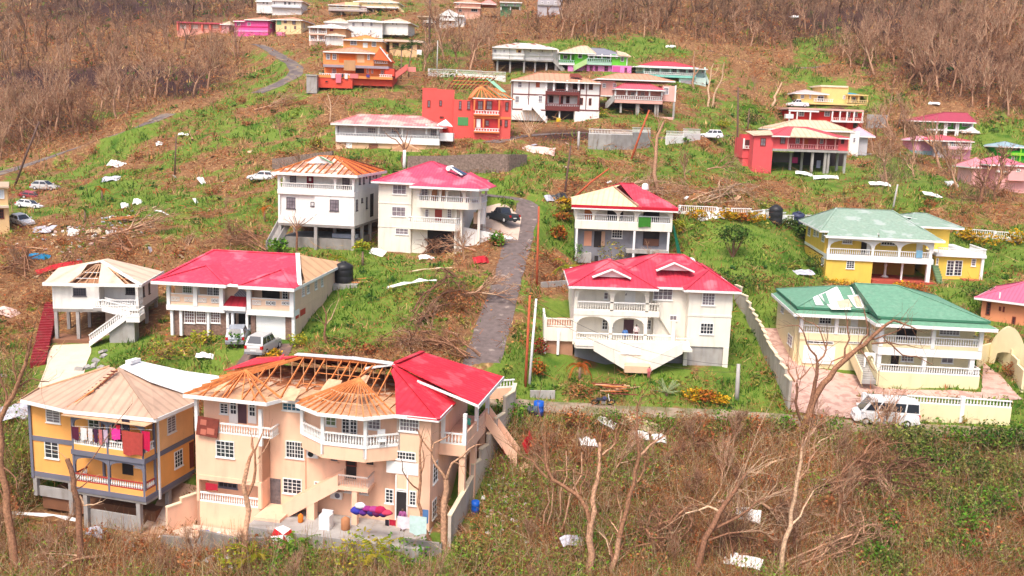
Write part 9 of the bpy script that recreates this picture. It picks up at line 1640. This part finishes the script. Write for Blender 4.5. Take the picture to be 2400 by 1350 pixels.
for p in SP[:110]: s = RV.uniform(.15,.5)*((p-C0)@FW/100)**.5; o = MB().box(-s,s,-s*.6,s*.6,0,.03).build('scrap',[TRIM,SHC['g'],SHC['b'],SHC['p'],WOODP][RV.integers(5)],None,Vector(p)+Vector((0,0,.22))); o.rotation_euler = (RV.normal()*.4,RV.normal()*.4,RV.uniform(0,3)); tag(o,'small pale storm scrap strewn on the slope','scrap','small pale scraps strewn over the slopes')
fan('grey fallen crown at the bottom right of the long pale trunk',(420,1300),(700,1030,480,240),22,0,3); fan('rusty sprawling fallen tree in front of the forked pale trees',(-560,1230),(-900,900,700,350),30,1,4); fan('orange-brown tangle of limbs at the bottom right of centre',(-40,1250),(-300,950,560,330),30,2,5)
def palm(label,p,h,n=12,L=2.6,cols=GR1,lean=(0,0),droop=1.0,name='palm_tree',cat='palm'):
 r = np.random.default_rng(abs(int(p[0]*13+h*7))); tip = Vector((lean[0],lean[1],h)); e = MB().tube([(0,0,-.3),tip*.5+Vector((lean[0]*-.15,0,0)),tip],[.17,.13,.11],7).build(name,mat('palm_bark',rgb(150,124,104),var=.2,scale=5),None,p,smooth=True); tag(e,label,cat)
 for k in range(n):
  a = 2*math.pi*k/n+r.normal()*.2; el = r.uniform(.2,1.1); pts = []; q = np.array(tip); d = np.array([math.cos(a)*math.cos(el),math.sin(a)*math.cos(el),math.sin(el)])
  for j in range(7): pts.append(q.copy()); q = q+d*L/6; d = d+np.array([0,0,-.22*droop]); d /= np.linalg.norm(d)
  pts = np.array(pts); A = []; B = []
  for j in range(1,7):
   for s in (-1,1):
    for f in (0,.5): t = pts[j]*(1-f)+pts[j-1]*f; ax = pts[j]-pts[j-1]; ax /= np.linalg.norm(ax); sd = np.cross(ax,[0,0,1]); sd /= np.linalg.norm(sd)+1e-6; A.append(t); B.append(t+(sd*s*.8+ax*.5+np.array([0,0,-.35]))*L*.2*(1.15-abs(j-3)/5))
  A,B = np.array(A),np.array(B); wv = np.array([0,0,.05]); V = np.stack([A-wv,A+wv,B],1).reshape(-1,3); c = np.repeat(cols[r.integers(len(cols))][None]*r.uniform(.7,1.2),len(V),0); F = np.arange(len(V)).reshape(-1,3); s_ = sticks(pts[:-1],pts[1:],.03,.02,c[0]); o = mesh_np('frond',V,F,c,VEG,None,e); mesh_np('rib',*s_,VEG,None,o)
palm('left of the two green palms beside the stacked orange house',T(940,190),6.0,L=3.2,cols=DG); palm('right of the two green palms beside the stacked orange house',T(957,180),6.4,L=3.2,cols=DG,lean=(.8,0)); palm('shaggy green palm left of the pale bare roof',T(1752,308),4.5,16,2.6,GR1,droop=1.6); palm('broken leaning palm with yellow fronds left of the cream red-roofed house',T(1312,655),1.3,9,2.6,YG,lean=(.8,0),droop=1.7); palm('low palm with yellow-green fronds at the bottom centre-left',T(880,1335),.9,11,2.4,YG); palm('low green palm at the bottom before the grey wall',T(690,1318),.8,10,2.2,GR1); palm('low yellow palm at the bottom, left of the low green palm',T(600,1330),.7,9,2.0,YG); palm('snapped palm with hanging brown fronds above the hillside track',T(2105,300),4.6,8,2.6,BR,lean=(.6,0),droop=2); palm('spiky pale agave on the lawn above the track',T(1562,925),.2,16,1.4,[L3(176,190,140)],droop=.2,name='agave',cat='plant'); palm('torn banana plant with orange trash leaves on the lawn before the cream house',T(1358,890),1.2,8,1.8,OR,droop=2.2,name='banana_plant',cat='plant')
for i,(x,y) in enumerate(((790,640),(850,622),(240,470),(770,665),(200,520),(620,520))): palm(['tattered banana plant left of the black tank','tattered banana plant right of the black tank','broken banana plant among the left debris','short banana plant before the black tank base','broken banana plant left of the debris field','torn banana plant above the red roof'][i],T(x,y),1.6,7,1.7,[YG,GR1,OR][i % 3],droop=1.9,name='banana_plant',cat='plant')
def sheet_debris(label,x,y,L,W,c,rz=0,tilt=.2,bend=.25,name='roof_sheet',cat='roof sheet'):
 n = 6; r = np.random.default_rng(int(x+y)); vs = []
 for j in range(2):
  for i in range(n+1): t = i/n-.5; vs.append((t*L,(j-.5)*W*(1+.2*r.normal()*.5),bend*math.cos(t*3+r.random())+r.normal()*.04))
 vs2 = [(a,b,z-.04) for a,b,z in vs]; k = len(vs); f = []
 for i in range(n): f += [(i,i+1,n+2+i,n+1+i),(k+n+1+i,k+n+2+i,k+i+1,k+i),(i,k+i,k+i+1,i+1),(n+1+i,n+2+i,k+n+2+i,k+n+1+i)]
 o = MB().add(vs+vs2,f).build(name,SHC[c],None,T(x,y,up=.25 if y < 960 else .6),uv=True); o.rotation_euler = (tilt+R(18),r.normal()*.15,rz); return tag(o,label,cat)
for a in [('large bluish white sheet left of the orange house',34,985,2.4,1.6,'g',.2,.2),('pinkish broken slab at the left edge below the debris',20,740,2.0,1.2,'p',.1,.3),('white panel lying on the slope above the grey tray',275,390,3.2,1.6,'w',-.2,.3),('grey tray-like sheet on the slope',260,424,3.0,1.2,'g',0,.3),('left of two small white scraps on the green bank',293,487,1.1,1.0,'w',.5,.5),('right of two small white scraps on the green bank',322,478,1.2,1.1,'w',.2,.4),('white plank on the green bank',383,505,2.4,.4,'w',.3,0),('pale sheet on the upper slope by the thin dark pole',430,319,1.8,.7,'w',0,.2),('bent white scrap beside the dark slope pole',374,341,1.2,.9,'w',.4,.4),('white scrap left of the white car on the bank',474,428,1.2,1.3,'w',.9,.5),('long pale sheet over the debris beside the battered car',95,545,5.0,1.5,'g',-.45,.2),('white box-like scrap in the debris field',172,552,1.2,1.2,'w',.3,.6),('second white scrap in the debris field, right of the box',262,552,1.3,1.0,'w',.6,.5),('beige board in the debris field',218,548,2.0,.8,'b',-.2,.2),('blue tarpaulin scrap above the small white house',92,608,2.4,1.0,'u',.2,.3),('dark red roofing strip behind the small white house roof',140,632,5.0,.9,'r',.55,.2),('bent white sheet on the lawn edge below the cream three-storey house',885,597,2.0,1.0,'w',-.4,.4),('white sheet lying below the rust-brown tree',1000,610,1.8,.7,'w',.2,.2),('white sheet with red edge by the lane',1128,616,2.0,.9,'r',.5,.4),('long white plank on the middle lawn',965,670,5.2,.35,'w',.05,0),('white and red curled sheet standing beside the pale stepped wall',1238,1052,2.6,1.1,'r',1.2,.9),('dark red board leaning on the stepped wall',1178,1062,2.6,.5,'r',1.5,.8),('long beige wall sheet lying right of the rusty brush',1505,1015,3.6,1.2,'b',-.25,.3),('white scrap left of the tall forked tree top',1380,1055,1.8,.8,'w',.4,.3),('white scrap above the rusty brush by the track',1420,1008,1.6,.7,'w',-.2,.3),('white scrap below the long beige sheet, left',1503,1038,1.2,.7,'w',.1,.4),('white scrap below the long beige sheet, right',1545,1046,1.3,.8,'w',.3,.4),('crumpled white sheet in the brush at lower right',1752,1226,1.8,1.0,'w',-.5,.4),('white corrugated sheet at the bottom right of centre',1740,1335,2.6,.9,'w',-.6,.4),('grey curled sheet left of the forked tree foot',1345,1288,2.2,.8,'g',.5,.3),('white gutter pipe lying before the orange house',105,1228,5.2,.22,'w',-.1,0),('pale sheet before the stilts of the orange house',228,1268,1.4,.8,'g',0,.2),('crumpled white and red sheets on the upper lawn',1665,512,3.4,1.2,'w',-.15,.5),('long thin white sheet leaning on the crumpled ones',1680,502,4.0,.5,'g',-.2,.3),('pale corrugated sheet by the hedge',1880,645,2.8,1.1,'g',0,.1),('left white debris sheet under the coral carport',1885,412,3.0,.9,'w',-.2,.2),('right white debris sheet under the coral carport',1935,420,4.0,1.0,'w',-.15,.2),('white sheet in the grass right of the coral carport',2062,436,3.4,.9,'w',0,.2),('black crumpled sheet at the lane end',1310,470,2.4,1.4,'k',.3,.6),('grey crumpled sheet left of the black one',1288,470,1.6,1.0,'g',.6,.6),('pale sheets heaped at the right end of the dark stone wall',1262,358,5.0,1.6,'p',-.2,.4),('white board on the upper right slope',2188,246,2.6,.9,'w',-.6,.3),('white scrap on the green bank above the mint house',1572,112,2.4,.8,'w',-.2,.4),('white scrap high on the right slope',1862,42,3,1.2,'w',.1,.3),('white scrap in the scrub right of the grey pole',2185,462,3,.9,'w',.1,.2),('white scrap left of the driveway',480,842,1.5,.6,'w',.1,.3),('pale gable board leaning in the scrub at right',2230,435,2.4,1.0,'w',.3,.5),('long timber on the lawn below the rust-brown tree',1010,638,4.6,.2,'b',-.05,0)]: sheet_debris(*a)
def heap(name,label,cat,c,n,rad,m,sz,part):
 p = T(*c); e = empty(name,p,0,label,cat); r = np.random.default_rng(int(c[0]))
 for i in range(n):
  x,y = r.normal(size=2)*rad; s = r.uniform(.4,1)*sz; o = MB().box(-s,s*r.uniform(.5,1.2),-s*.7,s*.8,-s*.3,s*.4).build(part,m[i % len(m)],e); o.location = (x,y*1.6,float(hz(p.x+x,p.y+y*1.6))-p.z+.1); o.rotation_euler = tuple(r.uniform(-.5,.5,2))+(r.uniform(0,3),)
heap('rubble_heap','spread of white rubble right of the stepped pale wall','rubble',(1195,1180),70,1.1,[TRIM,PALE,SHC['p']],.2,'chunk'); heap('rubble_heap','scatter of red and white scraps at the bottom left before the grey wall','rubble',(440,1318),40,1.3,[TRIM,SHC['p'],SHC['r']],.17,'scrap'); heap('rubble_heap','white and grey storm litter spread over the left debris field','rubble',(215,545),110,3.6,[TRIM,SHC['g'],SHC['b'],SHC['p']],.28,'scrap')
def lumber(label,c,n,L,seed):
 p = T(*c); e = empty('timber_pile',p,0,label,'timber pile'); r = np.random.default_rng(seed)
 for i in range(n): a = r.normal()*.3; d = Vector((math.cos(a),math.sin(a),r.normal()*.06))*L*r.uniform(.5,1)/2; q = Vector((r.normal()*.5,r.normal()*.5,.15+.05*i)); h.beam('plank',[WOODP,WOODD,WOOD][i % 3],q-d,q+d,.14,.06,e)
h = HO; lumber('pile of reddish boards on the lawn edge above the motorcycle',(1445,922),14,3.2,1); lumber('broken boards scattered in the left debris field',(300,520),12,4,2); lumber('boards lying by the black tank',(830,665),6,3,3); lumber('loose boards left of the small white house',(60,590),10,4,4); heap('block_stack','low grey stack of blocks on the grass below the small white house','block stack',(228,850),10,.7,[CONC],.4,'block')
# ================================================================== thin air between the slopes
hb = MB().box(-262,262,-12,586,float(gz.min())-2,float(gz.max())+14).build('haze',bpy.data.materials.new('haze_air')); hm = hb.data.materials[0]; hm.use_nodes = True; hn = hm.node_tree; hn.nodes.remove(hn.nodes['Principled BSDF']); pv = hn.nodes.new('ShaderNodeVolumePrincipled'); pv.inputs['Density'].default_value = .00013; pv.inputs['Color'].default_value = (.86,.88,.95,1); pv.inputs['Anisotropy'].default_value = .2; hn.links.new(pv.outputs[0],hn.nodes['Material Output'].inputs['Volume']); hb['kind'] = 'stuff'
